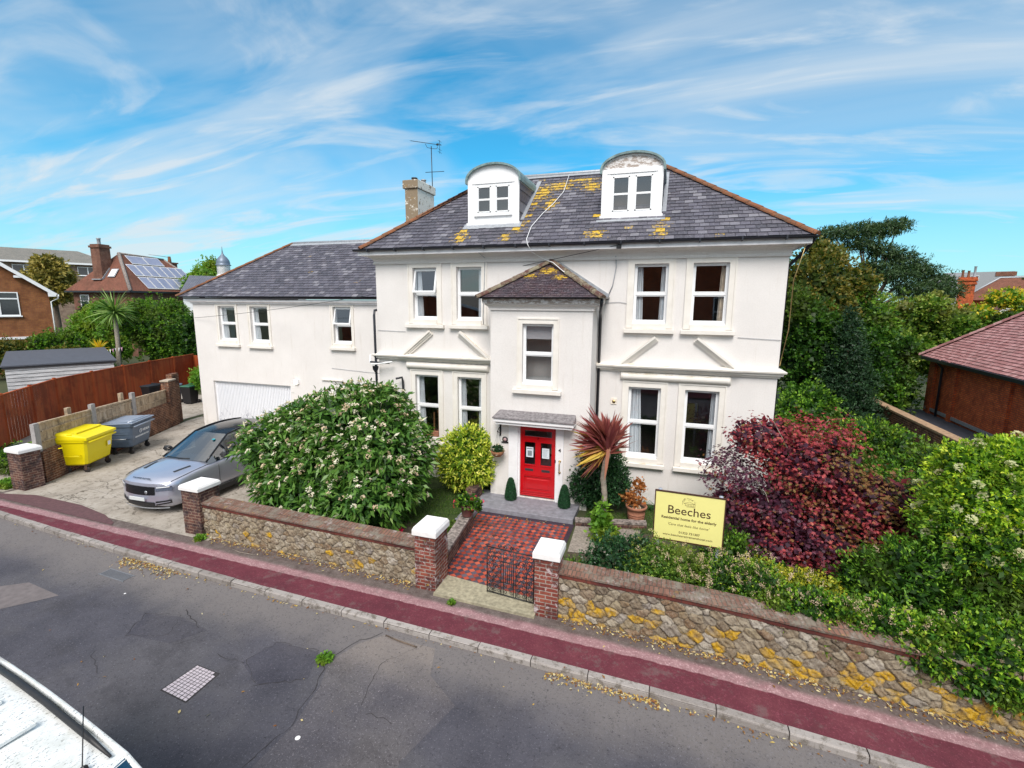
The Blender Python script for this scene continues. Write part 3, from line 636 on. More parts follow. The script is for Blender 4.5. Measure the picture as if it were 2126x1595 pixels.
slates('bay_tiles',(ex0,0,ez),(0,1,0),(apx[0]-ex0,0,apx[2]-ez),Lb3,lambda t:(ey+(0-ey)*t/Lb3,0),.09,.15,M['bayclay'],(),th=.012)
M['bayridge']=brickmat('mossy_hip_tile',(.10,.05,.045),(.13,.065,.055),(.2,.18,.12),dirt=(.28,.26,.18),dirtamt=.8,bw=.35,rh=5)
hiptiles('bay_hip',(ex0,ey,ez),(apx[0],-.02,apx[2]+.01),M['bayridge'],r=.09,step=.35); hiptiles('bay_hip',(ex1,ey,ez),(apx[0],-.02,apx[2]+.01),M['bayridge'],r=.09,step=.35)
w=MB(); w.beam((ex1-.02,-.02,ez+.03),(apx[0]+.05,-.02,apx[2]+.02),.05,.16); w.beam((ex0+.02,-.02,ez+.03),(apx[0]-.05,-.02,apx[2]+.02),.05,.05); hb(w,'flashing',M['lead'])
# door -----------------------------------------------------------------
w=MB(); x0,x1,z0,z1=dw; yd=BY+.06
w.box(x0-.27,x0,BY-.05,BY,.12,z1+.02,bev=.008); w.box(x1,x1+.20,BY-.05,BY,.05,z1+.02,bev=.008); w.box(x0-.27,x1+.2,BY-.04,BY,z1+.02,z1+.14,bev=.008)
w.box(x0,x0+.05,BY-.0,BY+.12,z0,z1); w.box(x1-.03,x1,BY-.0,BY+.12,z0,z1); w.box(x0+.05,x1-.03,BY,BY+.12,z1-.03,z1)
hb(w,'door_surround',M['whitepaint'])
x0+=.05;x1-=.03;z1-=.03;z0+=.03
w=MB()
stl,mr=.12,.12; xm=(x0+x1)/2
zt0,zt1=z1-.12-.17,z1-.12   # top light
zp0,zp1=1.12,zt0-.17
b=[(x0,x0+stl,z0,z1),(x1-stl,x1,z0,z1),(x0+stl,x1-stl,z1-.12,z1),(x0+stl,x1-stl,zp1,zt0),(xm-mr/2-.02,xm+mr/2+.02,zp0,zp1),(x0+stl,x1-stl,.80,zp0),(x0+stl,x1-stl,z0,.30)]
for a,c,d,e in b: w.box(a,c,yd,yd+.05,d,e,bev=.004)
w.box(x0+stl-.01,x1-stl+.01,yd+.02,yd+.05,.29,.81)     # lower panel
w.box(x0+stl+.07,x1-stl-.07,yd+.004,yd+.03,.40,.70,bev=.012)
w.box(x0+stl,x1-stl,yd-.008,yd+.02,.71+.06,.71+.085); w.box(x0+stl-.02,x1-stl+.02,yd-.02,yd,.33,.355,bev=.004)
w.box(x0+.01,x1-.01,yd-.035,yd,z0+.01,z0+.045,bev=.006); w.box(x0+.005,x1-.005,yd-.02,yd,z0+.06,z0+.085,bev=.004); w.box(x0+.01,x1-.01,yd-.015,yd,z0+.11,z0+.13,bev=.004)
for xa,xb in ((x0+stl,xm-mr/2-.02),(xm+mr/2+.02,x1-stl)):
    w.box(xa-.01,xb+.01,yd-.014,yd,zp0-.03,zp0+.005,bev=.003)
w.lathe([(0,0),(.022,0),(.022,.012),(0,.016)],(xm,yd,zt0-.05),10,axis='y')
door=hb(w,'front_door',M['red'])
tag(door,'red panelled front door with two glass panels and paper notices')
def dsub(mb,name,mat):
    o=mb.build(name,mat); o.parent=door; return o
for a,b2,c,d in ((x0+stl,x1-stl,zt0,zt1),(x0+stl,xm-mr/2-.02,zp0,zp1),(xm+mr/2+.02,x1-stl,zp0,zp1)):
    g=MB(); g.face([(a,yd+.03,c),(b2,yd+.03,c),(b2,yd+.03,d),(a,yd+.03,d)]); dsub(g,'pane',M['doorglass'])
for a in (x0+stl+.02,xm+mr/2+.05): 
    g=MB(); g.box(a,a+.24,yd-.006,yd,.93,1.0,bev=.003); dsub(g,'letter_box',M['darkplastic'])
for i,a in enumerate((x0+stl+.045,xm+mr/2+.055)):
    g=MB(); g.box(a,a+.205,yd+.018,yd+.026,1.33,1.62); o=dsub(g,'notice',M['paper'])
    g=MB()
    if i==0: g.box(a+.04,a+.165,yd+.014,yd+.018,1.37,1.52); g.box(a+.02,a+.185,yd+.014,yd+.018,1.565,1.59)
    else:
        for j in range(9): g.box(a+.03,a+.03+random.uniform(.09,.15),yd+.0155,yd+.018,1.37+j*.026,1.376+j*.026)
    dsub(g,'print',M['print'])
g=MB(); hx=x1+.14; g.tube([(hx,BY-.05,1.34),(hx,BY-.11,1.34),(hx,BY-.12,1.25),(hx,BY-.12,1.12),(hx,BY-.11,1.02),(hx,BY-.05,1.02)],.014,8); g.lathe([(0,0),(.035,0),(.035,-.012),(0,-.02)],(hx,BY-.05,1.34),12,axis='y'); g.lathe([(0,0),(.035,0),(.035,-.012),(0,-.02)],(hx,BY-.05,1.02),12,axis='y'); hb(g,'grab_handle',M['brass'])
g=MB(); g.box(x1-.015,x1+.015,yd-.06,yd-.0,1.25,1.36,bev=.005); hb(g,'door_lock',M['black'])
o=text_obj('door_number','4',.14,(x1+.13,BY-.052,1.60),(1,0,0),(0,0,1),M['black'],bold=.004); HP(o)
# canopy
M['felt']=plain('weathered_felt',(.20,.185,.19),.95,var=.45,vs=14)
w=MB(); ca,cb=-4.42,-2.2
w.box(ca,cb,BY-.42,BY+.0,2.40,2.53,bev=.008); w.box(ca+.05,cb-.05,BY-.37,BY,2.32,2.40,bev=.008)
can=hb(w,'door_canopy',M['whitepaint'])
w=MB(); A=[(ca-.03,BY-.45,2.532),(cb+.03,BY-.45,2.532),(cb-.03,BY,2.66),(ca+.05,BY,2.66)]; w.face(A); w.face([(ca-.03,BY-.45,2.50),(cb+.03,BY-.45,2.50),(cb+.03,BY-.45,2.532),(ca-.03,BY-.45,2.532)]); w.face([(cb+.03,BY-.45,2.50),(cb+.0,BY,2.50),(cb-.03,BY,2.66),(cb+.03,BY-.45,2.532)]); w.face([(ca-.03,BY-.45,2.532),(ca+.05,BY,2.66),(ca,BY,2.5),(ca-.03,BY-.45,2.5)])
o=w.build('felt_roof',M['felt']); o.parent=can
# extension ------------------------------------------------------------
EX0,EY,EZ=-19.8,2.41,5.62
ew=[(-18.37,-17.45,3.95,5.41),(-16.64,-15.72,3.93,5.41),(-12.51,-11.69,4.0,5.43)]
gar=(-19.03,-14.82,0.02,2.15)
w=MB(); facade(w,EX0,XL+.01,-.1,EZ,EY,ew+[gar]); w.face([(EX0,9.0,-.1),(EX0,EY,-.1),(EX0,EY,EZ),(EX0,9.0,EZ)]); hb(w,'wing_wall',M['render'])
for i,q in enumerate(ew): sash('x',*q,EY,('both','both','none')[i],sillw=.17,arc=.13,lo=q[2]-.14,tilt=(i==2))
w=MB(); w.sweep([(0,EZ-.12),(.05,EZ-.12),(.06,EZ-.06),(.17,EZ-.02),(.17,EZ+.06),(0,EZ+.06)],[((EX0,9,0),(-1,0)),((EX0,EY,0),(-1,-1)),((XL,EY,0),(0,-1))]); hb(w,'wing_cornice',M['soffit'])
w=MB(); w.sweep(gutterprof(.175,EZ+.14,.055),[((EX0,9,0),(-1,0)),((EX0,EY,0),(-1,-1)),((XL,EY,0),(0,-1))]); hb(w,'wing_gutter',M['gutter'])
# garage door: vertical ribs
k=NT('peeling_garage_paint'); n1=k.noise(16,6,.75,co=k.co(scale=(1,1,.35))); sp=k.n('ShaderNodeSeparateXYZ'); k.l(k.co(),sp.inputs[0])
low=k.rng(sp.outputs[2],1.5,.3); low=k.math('MULTIPLY',low,k.rng(k.noise(1.1,3),.35,.6)); th=k.math('SUBTRACT',n1,k.math('SUBTRACT',.68,k.math('MULTIPLY',low,.17)))
k.fin(k.mix(k.rng(th,0,.02),(.80,.81,.84),(.33,.34,.40)),.5); M['garage']=k.m
w=MB(); x=gar[0]+.06; yg=EY+.12
w.face([(gar[0]+.05,yg+.02,gar[2]),(gar[1]-.05,yg+.02,gar[2]),(gar[1]-.05,yg+.02,gar[3]-.06),(gar[0]+.05,yg+.02,gar[3]-.06)])
while x<gar[1]-.1: w.box(x,x+.045,yg-.012,yg+.02,gar[2]+.02,gar[3]-.1); x+=.085
w.box(gar[0]+.0,gar[0]+.06,yg-.03,yg+.05,0,gar[3]); w.box(gar[1]-.06,gar[1],yg-.03,yg+.05,0,gar[3]); w.box(gar[0]+.06,gar[1]-.06,yg-.03,yg+.05,gar[3]-.07,gar[3])
hb(w,'garage_door',M['garage'])
xe0,xe1,ye,ze=-20.42,XL,EY-.2,5.80; xr,yr,zr=-17.0,5.5,8.28
w=MB()
for q in ([(xe0,ye,ze),(xe1,ye,ze),(xe1,yr,zr),(xr,yr,zr)],[(xe1,2*yr-ye,ze),(xe0,2*yr-ye,ze),(xr,yr,zr),(xe1,yr,zr)],[(xe0,2*yr-ye,ze),(xe0,ye,ze),(xr,yr,zr)]): w.face([(x_,y_,z_-.012) for x_,y_,z_ in q])
hb(w,'wing_roof',M['deck'])
Le=math.hypot(yr-ye,zr-ze)
slates('wing_slates',(0,ye,ze),(1,0,0),(0,yr-ye,zr-ze),Le,lambda t:(xe0+(xr-xe0)*t/Le,xe1),.18,.245,M['slate'],[(-9.2,6.9,.5,.5),(-9.6,6.2,.5,.4),(-10.3,6.6,.4,.6)],th=.02)
Le2=math.hypot(xr-xe0,zr-ze)
slates('wing_slates',(xe0,0,ze),(0,1,0),(xr-xe0,0,zr-ze),Le2,lambda t:(ye+(yr-ye)*t/Le2,2*yr-ye-(yr-ye)*t/Le2),.18,.30,M['slate'])
hiptiles('hip_ridge',(xe0,ye,ze+.02),(xr,yr,zr+.02),M['ridge'],r=.075)
w=MB(); w.tube([(xr,yr,zr+.03),(xe1,yr,zr+.03)],.06,8); w.face([(xr,yr-.17,zr-.1),(xe1,yr-.17,zr-.1),(xe1,yr,zr+.05),(xr,yr,zr+.05)]); hb(w,'ridge',M['lead'])
w=MB(); w.tube([(-9.55,2.15,5.86),(-9.8,3.3,6.72),(-9.5,4.6,7.7)],.012,5); hb(w,'roof_rail',M['steel'])
# pipes & cables ---------------------------------------------------------
def pipe(name,pts,r,mat,seg=8):
    w=MB(); w.tube(pts,r,seg); return hb(w,name,M[mat])
pipe('drainpipe',[(-9.0,2.15,5.7),(-8.99,1.9,5.5),(-8.99,-.04,5.35),(-8.98,-.09,5.2),(-8.98,-.09,0)],.04,'gutter')
w=MB(); w.lathe([(.03,0),(.09,.10),(.10,.2),(.10,.21),(0,.2)],(-8.98,-.13,3.36),12); w.tube([(-9.05,-.3,3.72),(-8.4,-.22,3.70)],.03,6); hb(w,'hopper',M['gutter'])
w=MB(); w.tube([(-9.08,-.22,3.95),(-9.08,-.28,3.72),(-9.0,-.3,3.64),(-8.3,-.22,3.74)],.028,6); hb(w,'overflow_pipe',M['upvc'])
pipe('drainpipe',[(BX1+.24,BY-.15,5.72),(BX1+.22,BY-.1,5.55),(BX1+.12,BY+.55,5.38),(BX1+.07,-.07,5.2),(BX1+.07,-.07,0)],.042,'gutter')
pipe('drainpipe',[(XR+.45,-.2,7.15),(XR+.4,.3,6.95),(XR+.08,.5,6.55),(XR+.08,.5,0)],.045,'gutter')
pipe('soil_pipe',[(-8.14,-.28,3.22),(-8.03,-.1,3.24),(-8.02,-.07,3.1),(-8.02,-.07,0)],.035,'gutter')
pipe('hose',[(-3.35,2.8,9.75),(-3.33,1.9,9.03),(-3.5,1.3,8.58),(-3.72,.8,8.2),(-3.88,.2,7.76),(-3.85,-.35,7.36),(-3.78,-.52,7.2),(-3.7,-.3,7.0),(-3.55,-.12,6.9),(-3.35,-.1,6.8),(-3.12,-.25,6.72),(-2.75,-.55,6.45),(-2.3,-.35,6.27)],.010,'upvc',6)
for pts in ([(-5.27,-.35,7.02),(-5.2,-.02,6.9),(-5.22,-.02,6.4),(-5.26,-.05,5.2),(-5.25,-.03,4.98)],[(-1.45,-.03,6.9),(-1.42,-.03,6.6),(-1.5,-.03,6.1),(-1.6,-.03,5.85)]):
    pipe('cable',pts,.012,'lead',5)
pipe('cable',[(2.98,-.3,7.1),(2.83,-.05,6.2),(2.86,.1,5),(2.72,-.02,4.1)],.012,'brass',5)
for pts in ([(-12.7,EY-.02,3.0),(-11,EY-.02,2.92),(-9.1,EY-.02,2.9)],[(-8.9,-.02,4.72),(-7.9,-.02,4.70)],[(1.7,-.02,4.78),(2.69,-.02,4.74)],[(-1.8,-.02,5.62),(-1.3,-.02,5.66),(-1.1,-.02,5.62)]): pipe('cable',pts,.006,'lead',5)
w=MB(); w.tube([(-19.66+18.32*t,2.33-2.73*t,4.89+2.23*t-1.0*t*(1-t)) for t in [i/20 for i in range(21)]],.008,5); hb(w,'overhead_wire',M['black'])
w=MB(); w.box(-1.4,-1.28,-.42,-.38,7.02,7.12); hb(w,'cable_bracket',M['black'])
k=NT('lamp_glow'); k.b.inputs['Emission Color'].default_value=(1,.85,.55,1); k.b.inputs['Emission Strength'].default_value=6; M['glow']=k.fin((.9,.85,.7),.5)
w=MB(); w.box(-14.56,-14.36,EY-.08,EY,2.24,2.46,bev=.03); wl=hb(w,'wall_lamp',M['upvc']); w=MB(); w.box(-14.53,-14.39,EY-.10,EY-.078,2.27,2.43,bev=.01); o=w.build('bulb_cover',M['glow']); o.parent=wl
w=MB(); w.box(-13.2,-12.2,EY-.07,EY,2.5,2.54); hb(w,'door_hood',M['trim'])
w=MB(); w.box(-11.38,-11.1,EY-.06,EY,2.08,2.4,bev=.01); mb_=hb(w,'meter_box',M['black']); w=MB(); w.box(-11.34,-11.14,EY-.065,EY-.058,2.13,2.35); o=w.build('cover',M['lead']); o.parent=mb_
w=MB(); w.box(-1.42,-1.26,-.025,0,2.82,3.0,bev=.008); fl=hb(w,'flood_vent',M['cream_curtain']); w=MB(); w.lathe([(0,-.03),(.05,-.03),(.05,-.02)],(-1.34,0,2.9),12,axis='y'); o=w.build('rose',M['brass']); o.parent=fl
w=MB(); w.tube([(-8.5,-.03,2.72),(-8.3,-.03,2.80)],.012,5); w.tube([(-8.3,-.03,2.45),(-8.3,-.03,2.85)],.012,5); w.tube([(-8.3,-.04,2.6),(-8.5,-.35,2.72)],.01,5); w.tube([(-8.3,-.04,2.78),(-8.5,-.35,2.72)],.01,5); hb(w,'iron_bracket',M['black'])
w=MB(); w.box(-9.4,BX0+.05,-.04,0,-.05,.35); hb(w,'plinth',M['render'])
# ------------------------------------------------------------------ ground, street
def zg(x): 
    x=min(x,40); return 0.0 if x<0 else -.035*x*min(1,x/2)
def Yw(x): return -5.38-.036*(x+10.4)          # wall line
def Yk(x): return -6.87-.028*(x+4.1)+(.0022*(x+6)**2 if x<-6 else 0)*1.0   # kerb front
xs=[-400,-150,-80,-50]+[x*1.0 for x in range(-40,41)]+[60,100,200,400]
def strip(name,fa,fb,za,zb_,mat,xr=None,n=1,kind='structure',step=None):
    w=MB(); X=[x for x in xs if xr is None or xr[0]<=x<=xr[1]]
    if xr: X=sorted(set([xr[0],xr[1]]+X))
    for i in range(len(X)-1):
        for j in range(n):
            def P(x,t):
                a,b=fa(x),fb(x); z0=za(x);z1=zb_(x); return (x,a+(b-a)*t,z0+(z1-z0)*t)
            w.face([P(X[i],j/n),P(X[i+1],j/n),P(X[i+1],(j+1)/n),P(X[i],(j+1)/n)],.5)
    o=w.build(name,mat); 
    if kind: tag(o,kind=kind)
    return o
k=NT('asphalt'); c=k.ramp(k.noise(1.1,6,.6),[(.3,(.050,.050,.064)),(.7,(.092,.090,.108))])
c=k.mix(k.math('MULTIPLY',k.rng(k.noise(.35,5,.6),.45,.6),.5),c,(.115,.11,.115)); c=k.mix(k.math('MULTIPLY',k.rng(k.noise(.9,6,.75,co=k.co(loc=(7,2,0))),.52,.66),.55),c,(.05,.048,.055))
spx=k.n('ShaderNodeSeparateXYZ'); k.l(k.co(),spx.inputs[0]); kd=k.math('ADD',spx.outputs[1],k.math('MULTIPLY',spx.outputs[0],.028))
c=k.mix(k.math('MULTIPLY',k.rng(k.math('ADD',kd,k.math('MULTIPLY',k.noise(1.5,4),.9)),-7.8,-6.8),.75),c,(.20,.18,.17))
c=k.mix(k.rng(k.noise(30,4,.95),.56,.70),c,(.26,.25,.29)); c=k.mix(k.math('MULTIPLY',k.rng(k.noise(130,2,.8),.6,.72),.6),c,(.2,.18,.22)); c=k.mix(k.rng(k.noise(24,4,.95,co=k.co(loc=(3,9,1))),.54,.68),c,(.032,.03,.036))
c=k.mix(k.rng(k.noise(17,3,.95,co=k.co(loc=(5,5,5))),.745,.755),c,(.45,.45,.47))
k.fin(c,.85,spec=.3); k.bump(k.noise(120,3,.8),.7,.012); M['asphalt']=k.m
k=NT('red_tarmac'); sp=k.n('ShaderNodeSeparateXYZ'); k.l(k.co(),sp.inputs[0])
yy=k.math('ADD',k.math('ADD',sp.outputs[1],k.math('MULTIPLY',sp.outputs[0],.024)),k.math('MULTIPLY',k.math('SUBTRACT',k.noise(3.2,5,.7),.5),.10))   # relative
red=k.ramp(k.noise(1.6,7,.75),[(.25,(.080,.020,.030)),(.5,(.125,.029,.042)),(.75,(.165,.046,.058))]); pink=k.ramp(k.noise(6,7,.8),[(.3,(.22,.11,.12)),(.7,(.40,.25,.26))]); dark=k.ramp(k.noise(5,5,.7),[(.3,(.075,.055,.05)),(.7,(.17,.14,.13))])
c=k.mix(k.rng(yy,-6.34,-6.32),red,pink); c=k.mix(k.rng(k.math('ADD',yy,k.math('MULTIPLY',k.noise(1.3,4),.12)),-6.13,-6.0),c,dark)
c=k.mix(k.math('MULTIPLY',k.rng(k.noise(24,4,.95),.54,.66),.8),c,k.mix(1.0,c,(2.1,2.3,2.3),'MULTIPLY')); c=k.mix(k.math('MULTIPLY',k.rng(k.noise(2.6,7,.8,co=k.co(loc=(1,6,3))),.52,.64),.5),c,(.16,.12,.115)); c=k.mix(k.rng(k.noise(26,4,.95,co=k.co(loc=(8,3,1))),.57,.7),c,k.mix(1.0,c,(.5,.5,.5),'MULTIPLY')); c=k.mix(k.math('MULTIPLY',k.rng(k.noise(1.2,5,.7),.55,.75),.45),c,(.09,.03,.035))
k.fin(c,.85,spec=.25); k.bump(k.noise(140,3,.8),.6,.01); M['redtar']=k.m
k=NT('concrete'); c=k.ramp(k.noise(1.3,7,.7),[(.25,(.20,.17,.14)),(.5,(.35,.315,.27)),(.75,(.45,.41,.365))]); c=k.mix(k.math('MULTIPLY',k.rng(k.noise(5,6,.75),.5,.65),.6),c,(.15,.13,.10))
c=k.mix(k.math('MULTIPLY',k.rng(k.noise(55,3,.8),.55,.7),.4),c,(.6,.57,.52)); vr=k.n('ShaderNodeTexVoronoi',feature='DISTANCE_TO_EDGE'); vr.inputs['Scale'].default_value=1.1; wv=k.n('ShaderNodeVectorMath',operation='ADD'); sc=k.n('ShaderNodeVectorMath',operation='SCALE'); sc.inputs['Scale'].default_value=.5; k.l(k.noise(3,6,.7,out=1),sc.inputs[0]); k.l(k.co(),wv.inputs[0]); k.l(sc.outputs[0],wv.inputs[1]); k.l(wv.outputs[0],vr.inputs['Vector'])
cr=k.math('MULTIPLY',k.rng(vr.outputs[0],.018,.004),k.rng(k.noise(.6,3),.45,.55)); c=k.mix(cr,c,(.07,.055,.04)); k.fin(c,.9,spec=.2); k.bump(k.math('SUBTRACT',k.noise(30,5,.7),cr),.5,.02); M['concrete']=k.m
M['kerb']=plain('kerb_stone',(.31,.28,.26),.85,var=.35,vs=11,bump=.5)
k=NT('soil'); c=k.ramp(k.noise(9,7,.75),[(.3,(.035,.026,.018)),(.7,(.11,.085,.055))]); c=k.mix(k.rng(k.noise(60,3,.8),.62,.68),c,(.22,.18,.12)); k.fin(c,.95); k.bump(k.noise(25,6,.8),.9,.04); M['soil']=k.m
k=NT('lawn_base'); c=k.ramp(k.noise(3,6,.7),[(.3,(.025,.045,.010)),(.6,(.05,.085,.015)),(.8,(.12,.10,.045))]); k.fin(c,.95); k.bump(k.noise(50,4,.8),.9,.03); M['lawn']=k.m
k=NT('land'); c=k.ramp(k.noise(.2,6,.7),[(.3,(.03,.045,.015)),(.7,(.07,.075,.03))]); k.fin(c,.95); M['land']=k.m
# ground: one sheet with a step under the street
w=MB()
rows=[(-600,-2.4),(-7.6,-2.4),(None,-2.4),(None,-.012),(600,-.012)]
X=xs
def gy(i,x):
    if rows[i][0] is not None: return rows[i][0]
    return Yw(x)-.0 if i==2 else Yw(x)+.12
for i in range(4):
    for j in range(len(X)-1):
        a,b=X[j],X[j+1]; w.face([(a,gy(i,a),rows[i][1]),(b,gy(i,b),rows[i][1]),(b,gy(i+1,b),rows[i+1][1]),(a,gy(i+1,a),rows[i+1][1])],.5)
tag(w.build('ground',M['land']),kind='structure')
def tarvar(nm,mul):
    m=M['asphalt'].copy(); m.name=nm; nt=m.node_tree; b=nt.nodes['Principled BSDF']; l=b.inputs['Base Color'].links[0]; src=l.from_socket; mx=nt.nodes.new('ShaderNodeMix'); mx.data_type='RGBA'; mx.blend_type='MULTIPLY'; mx.inputs[0].default_value=1; nt.links.new(src,mx.inputs[6]); mx.inputs[7].default_value=(*mul,1); nt.links.new(mx.outputs[2],b.inputs['Base Color']); return m
M['oldtar']=tarvar('older_asphalt',(1.25,1.2,1.12)); M['oldtar2']=tarvar('newer_asphalt',(.78,.78,.82))
road=strip('road',lambda x:-17.5,lambda x:Yk(x)+.005,lambda x:zg(x)-.1,lambda x:zg(x)-.1,M['asphalt'],n=2)
pav=strip('pavement',lambda x:Yk(x)+.12,lambda x:Yw(x)+.16,lambda x:zg(x)+.0,lambda x:zg(x)+.0,M['redtar'],n=1)
strip('far_pavement',lambda x:-21,lambda x:-17.5,lambda x:zg(x)+.0,lambda x:zg(x)+.0,M['redtar'],n=1)
# kerb stones
w=MB(); x=-40.0
while x<14:
    L=.91; g=.008; n=3
    for s in range(n):
        pass
    a,b=x+g,x+L-g; za,zb_=zg(a),zg(b); ya,yb=Yk(a),Yk(b); r=random.random()
    dz=random.uniform(-.004,.006)
    P=[[(a,ya,za-.13),(a,ya,za-.02+dz),(a,ya+.02,za+.004+dz),(a,ya+.125,za+.006+dz)],[(b,yb,zb_-.13),(b,yb,zb_-.02+dz),(b,yb+.02,zb_+.004+dz),(b,yb+.125,zb_+.006+dz)]]
    for i in range(3): w.face([P[0][i],P[1][i],P[1][i+1],P[0][i+1]],r)
    w.face([(a,ya,za-.13),(a,ya+.125,za-.13),(a,ya+.125,za+.006),(a,ya,za-.02)],r); w.face([(b,yb,zb_-.13),(b,yb+.125,zb_-.13),(b,yb+.125,zb_+.006),(b,yb,zb_-.02)],r)
    x+=L
k=NT('kerb_concrete'); c=k.mix(k.attr('rnd'),(.24,.215,.20),(.36,.33,.31)); c=k.mix(k.rng(k.noise(6,6,.75),.48,.65),c,(.14,.12,.10)); c=k.mix(k.math('MULTIPLY',k.rng(k.noise(90,3,.8),.55,.7),.5),c,(.55,.52,.5)); k.fin(c,.85); k.bump(k.noise(60,4,.8),.5,.01); M['kerbs']=k.m
tag(w.build('kerb',M['kerbs']),kind='structure')
w=MB()
for j in range(len(X)-1):
    a,b=X[j],X[j+1]; w.face([(a,Yk(a)+.004,zg(a)-.2),(b,Yk(b)+.004,zg(b)-.2),(b,Yk(b)+.004,zg(b)-.012),(a,Yk(a)+.004,zg(a)-.012)]); w.face([(a,Yk(a)+.004,zg(a)-.012),(b,Yk(b)+.004,zg(b)-.012),(b,Yk(b)+.126,zg(b)-.012),(a,Yk(a)+.126,zg(a)-.012)])
tag(w.build('kerb_bed',plain('kerb_bed',(.06,.05,.045),.95)),kind='structure')
# patches and cracks in the road
M['patch']=plain('road_patch',(.15,.13,.13),.9,var=.2,vs=8,bump=.4); M['crack']=plain('road_crack',(.035,.032,.034),.95,var=.5,vs=20)
def flat(name,pts,z,mat,parent=None,kind='structure'):
    w=MB(); w.face([(p[0],p[1],z+zg(p[0])) for p in pts],.5); o=w.build(name,mat,parent); 
    if kind: tag(o,kind=kind)
    return o
o=flat('road_patch',[(-13.6,-9.0),(-12.15,-7.95),(-11.05,-8.05),(-11.25,-8.3),(-12.4,-9.6)],-.096,M['patch'],None); o['kind']='structure'
def crack(pts,wd=.012,jit=.03,z=-.0945):
    w=MB(); P=[]
    for i in range(len(pts)-1):
        n=max(2,int(math.dist(pts[i],pts[i+1])/.09))
        for k_ in range(n):
            t=k_/n; P.append((pts[i][0]+(pts[i+1][0]-pts[i][0])*t+random.uniform(-jit,jit),pts[i][1]+(pts[i+1][1]-pts[i][1])*t+random.uniform(-jit,jit)))
    P.append(pts[-1]); ws=[random.uniform(.1,1.0)*wd*.7 for _ in P]
    for i in range(len(P)-1):
        dx,dy=P[i+1][0]-P[i][0],P[i+1][1]-P[i][1]; l=math.hypot(dx,dy) or 1; nx,ny=-dy/l,dx/l
        w.face([(P[i][0]-nx*ws[i],P[i][1]-ny*ws[i],z),(P[i+1][0]-nx*ws[i+1],P[i+1][1]-ny*ws[i+1],z),(P[i+1][0]+nx*ws[i+1],P[i+1][1]+ny*ws[i+1],z),(P[i][0]+nx*ws[i],P[i][1]+ny*ws[i],z)])
    return w
allc=MB()
for pts,wd in (([(-4.75,-9.9),(-4.6,-9.0),(-4.75,-8.3),(-4.95,-7.85),(-4.75,-7.35),(-4.45,-6.98)],.012),([(-8.9,-7.9),(-8.2,-7.75),(-7.95,-8.2),(-8.6,-8.45),(-8.9,-7.9)],.007),([(-7.6,-8.35),(-7.3,-7.95)],.009),([(-5.6,-8.6),(-6.15,-8.25),(-6.0,-7.75),(-5.2,-7.7)],.007),([(-5.6,-8.6),(-5.0,-8.3)],.012),([(-6.7,-8.3),(-6.15,-8.3)],.01),([(-3.9,-8.4),(-4.05,-7.6),(-3.7,-7.1)],.009),([(-8.3,-7.6),(-7.6,-7.9)],.014),([(-8.7,-8.9),(-8.1,-9.2)],.006),([(-3.75,-8.5),(-3.3,-8.55)],.008)):
    c_=crack(pts,wd); allc.v; b=len(allc.v); allc.v+=c_.v; allc.f+=[tuple(i+b for i in f) for f in c_.f]; allc.uv+=c_.uv; allc.rnd+=c_.rnd; allc.att+=c_.att; allc.mi+=c_.mi; allc.sm+=c_.sm
tag(allc.build('crack',M['crack']),kind='structure')
flat('road_patch',[(-4.62,-9.9),(-4.55,-9.0),(-4.68,-8.3),(-4.88,-7.85),(-4.68,-7.35),(-4.38,-7.02),(-3.4,-7.05),(-3.2,-7.6),(-2.6,-8.0),(-2.9,-9.0),(-2.7,-9.9)],-.0968,M['oldtar']); flat('road_patch',[(-6.2,-8.3),(-6.0,-7.75),(-5.2,-7.72),(-4.95,-8.25),(-5.6,-8.58)],-.0968,M['oldtar2']); flat('road_patch',[(-8.85,-7.92),(-8.2,-7.78),(-7.4,-7.9),(-7.7,-8.35),(-8.6,-8.42)],-.0968,M['oldtar2'])
w=MB(); w.lathe([(0,.003),(.035,.003)],(-4.36,-9.13,-.098),12); w.lathe([(0,.003),(.02,.003)],(-9.9,-7.6,-.098),8); tag(w.build('paint_dab',M['capwhite']),kind='structure')
# manhole
t=empty('manhole_cover',(-6.57,-8.87,-.1),0,'rectangular white-painted steel manhole cover with grid squares in the road','manhole cover')
w=MB(); a0=(-6.85,-9.11);a1=(-6.31,-9.16);a2=(-6.33,-8.61);a3=(-6.80,-8.58)
def bil(u,v): return tuple((1-u)*(1-v)*a0[i]+u*(1-v)*a1[i]+u*v*a2[i]+(1-u)*v*a3[i] for i in range(2))
w.face([(*bil(-.04,-.03),-.097),(*bil(1.04,-.03),-.097),(*bil(1.04,1.03),-.097),(*bil(-.04,1.03),-.097)])
o=w.build('frame',M['crack']); o.parent=t; o.matrix_parent_inverse=Matrix.Translation((6.57,8.87,.1))
w=MB(); nu,nv=7,11
for i in range(nu):
    for j in range(nv):
        if i==nu-1 and j==nv-1: continue
        u0,u1=i/nu+.012,(i+1)/nu-.012; v0,v1=j/nv+.007,(j+1)/nv-.007
        w.face([(*bil(u0,v0),-.092),(*bil(u1,v0),-.092),(*bil(u1,v1),-.092),(*bil(u0,v1),-.092)])
M['pinkmetal']=plain('worn_painted_steel',(.50,.44,.47),.5,var=.25,vs=20)
o=w.build('cover_plate',M['pinkmetal']); o.parent=t; o.matrix_parent_inverse=Matrix.Translation((6.57,8.87,.1))
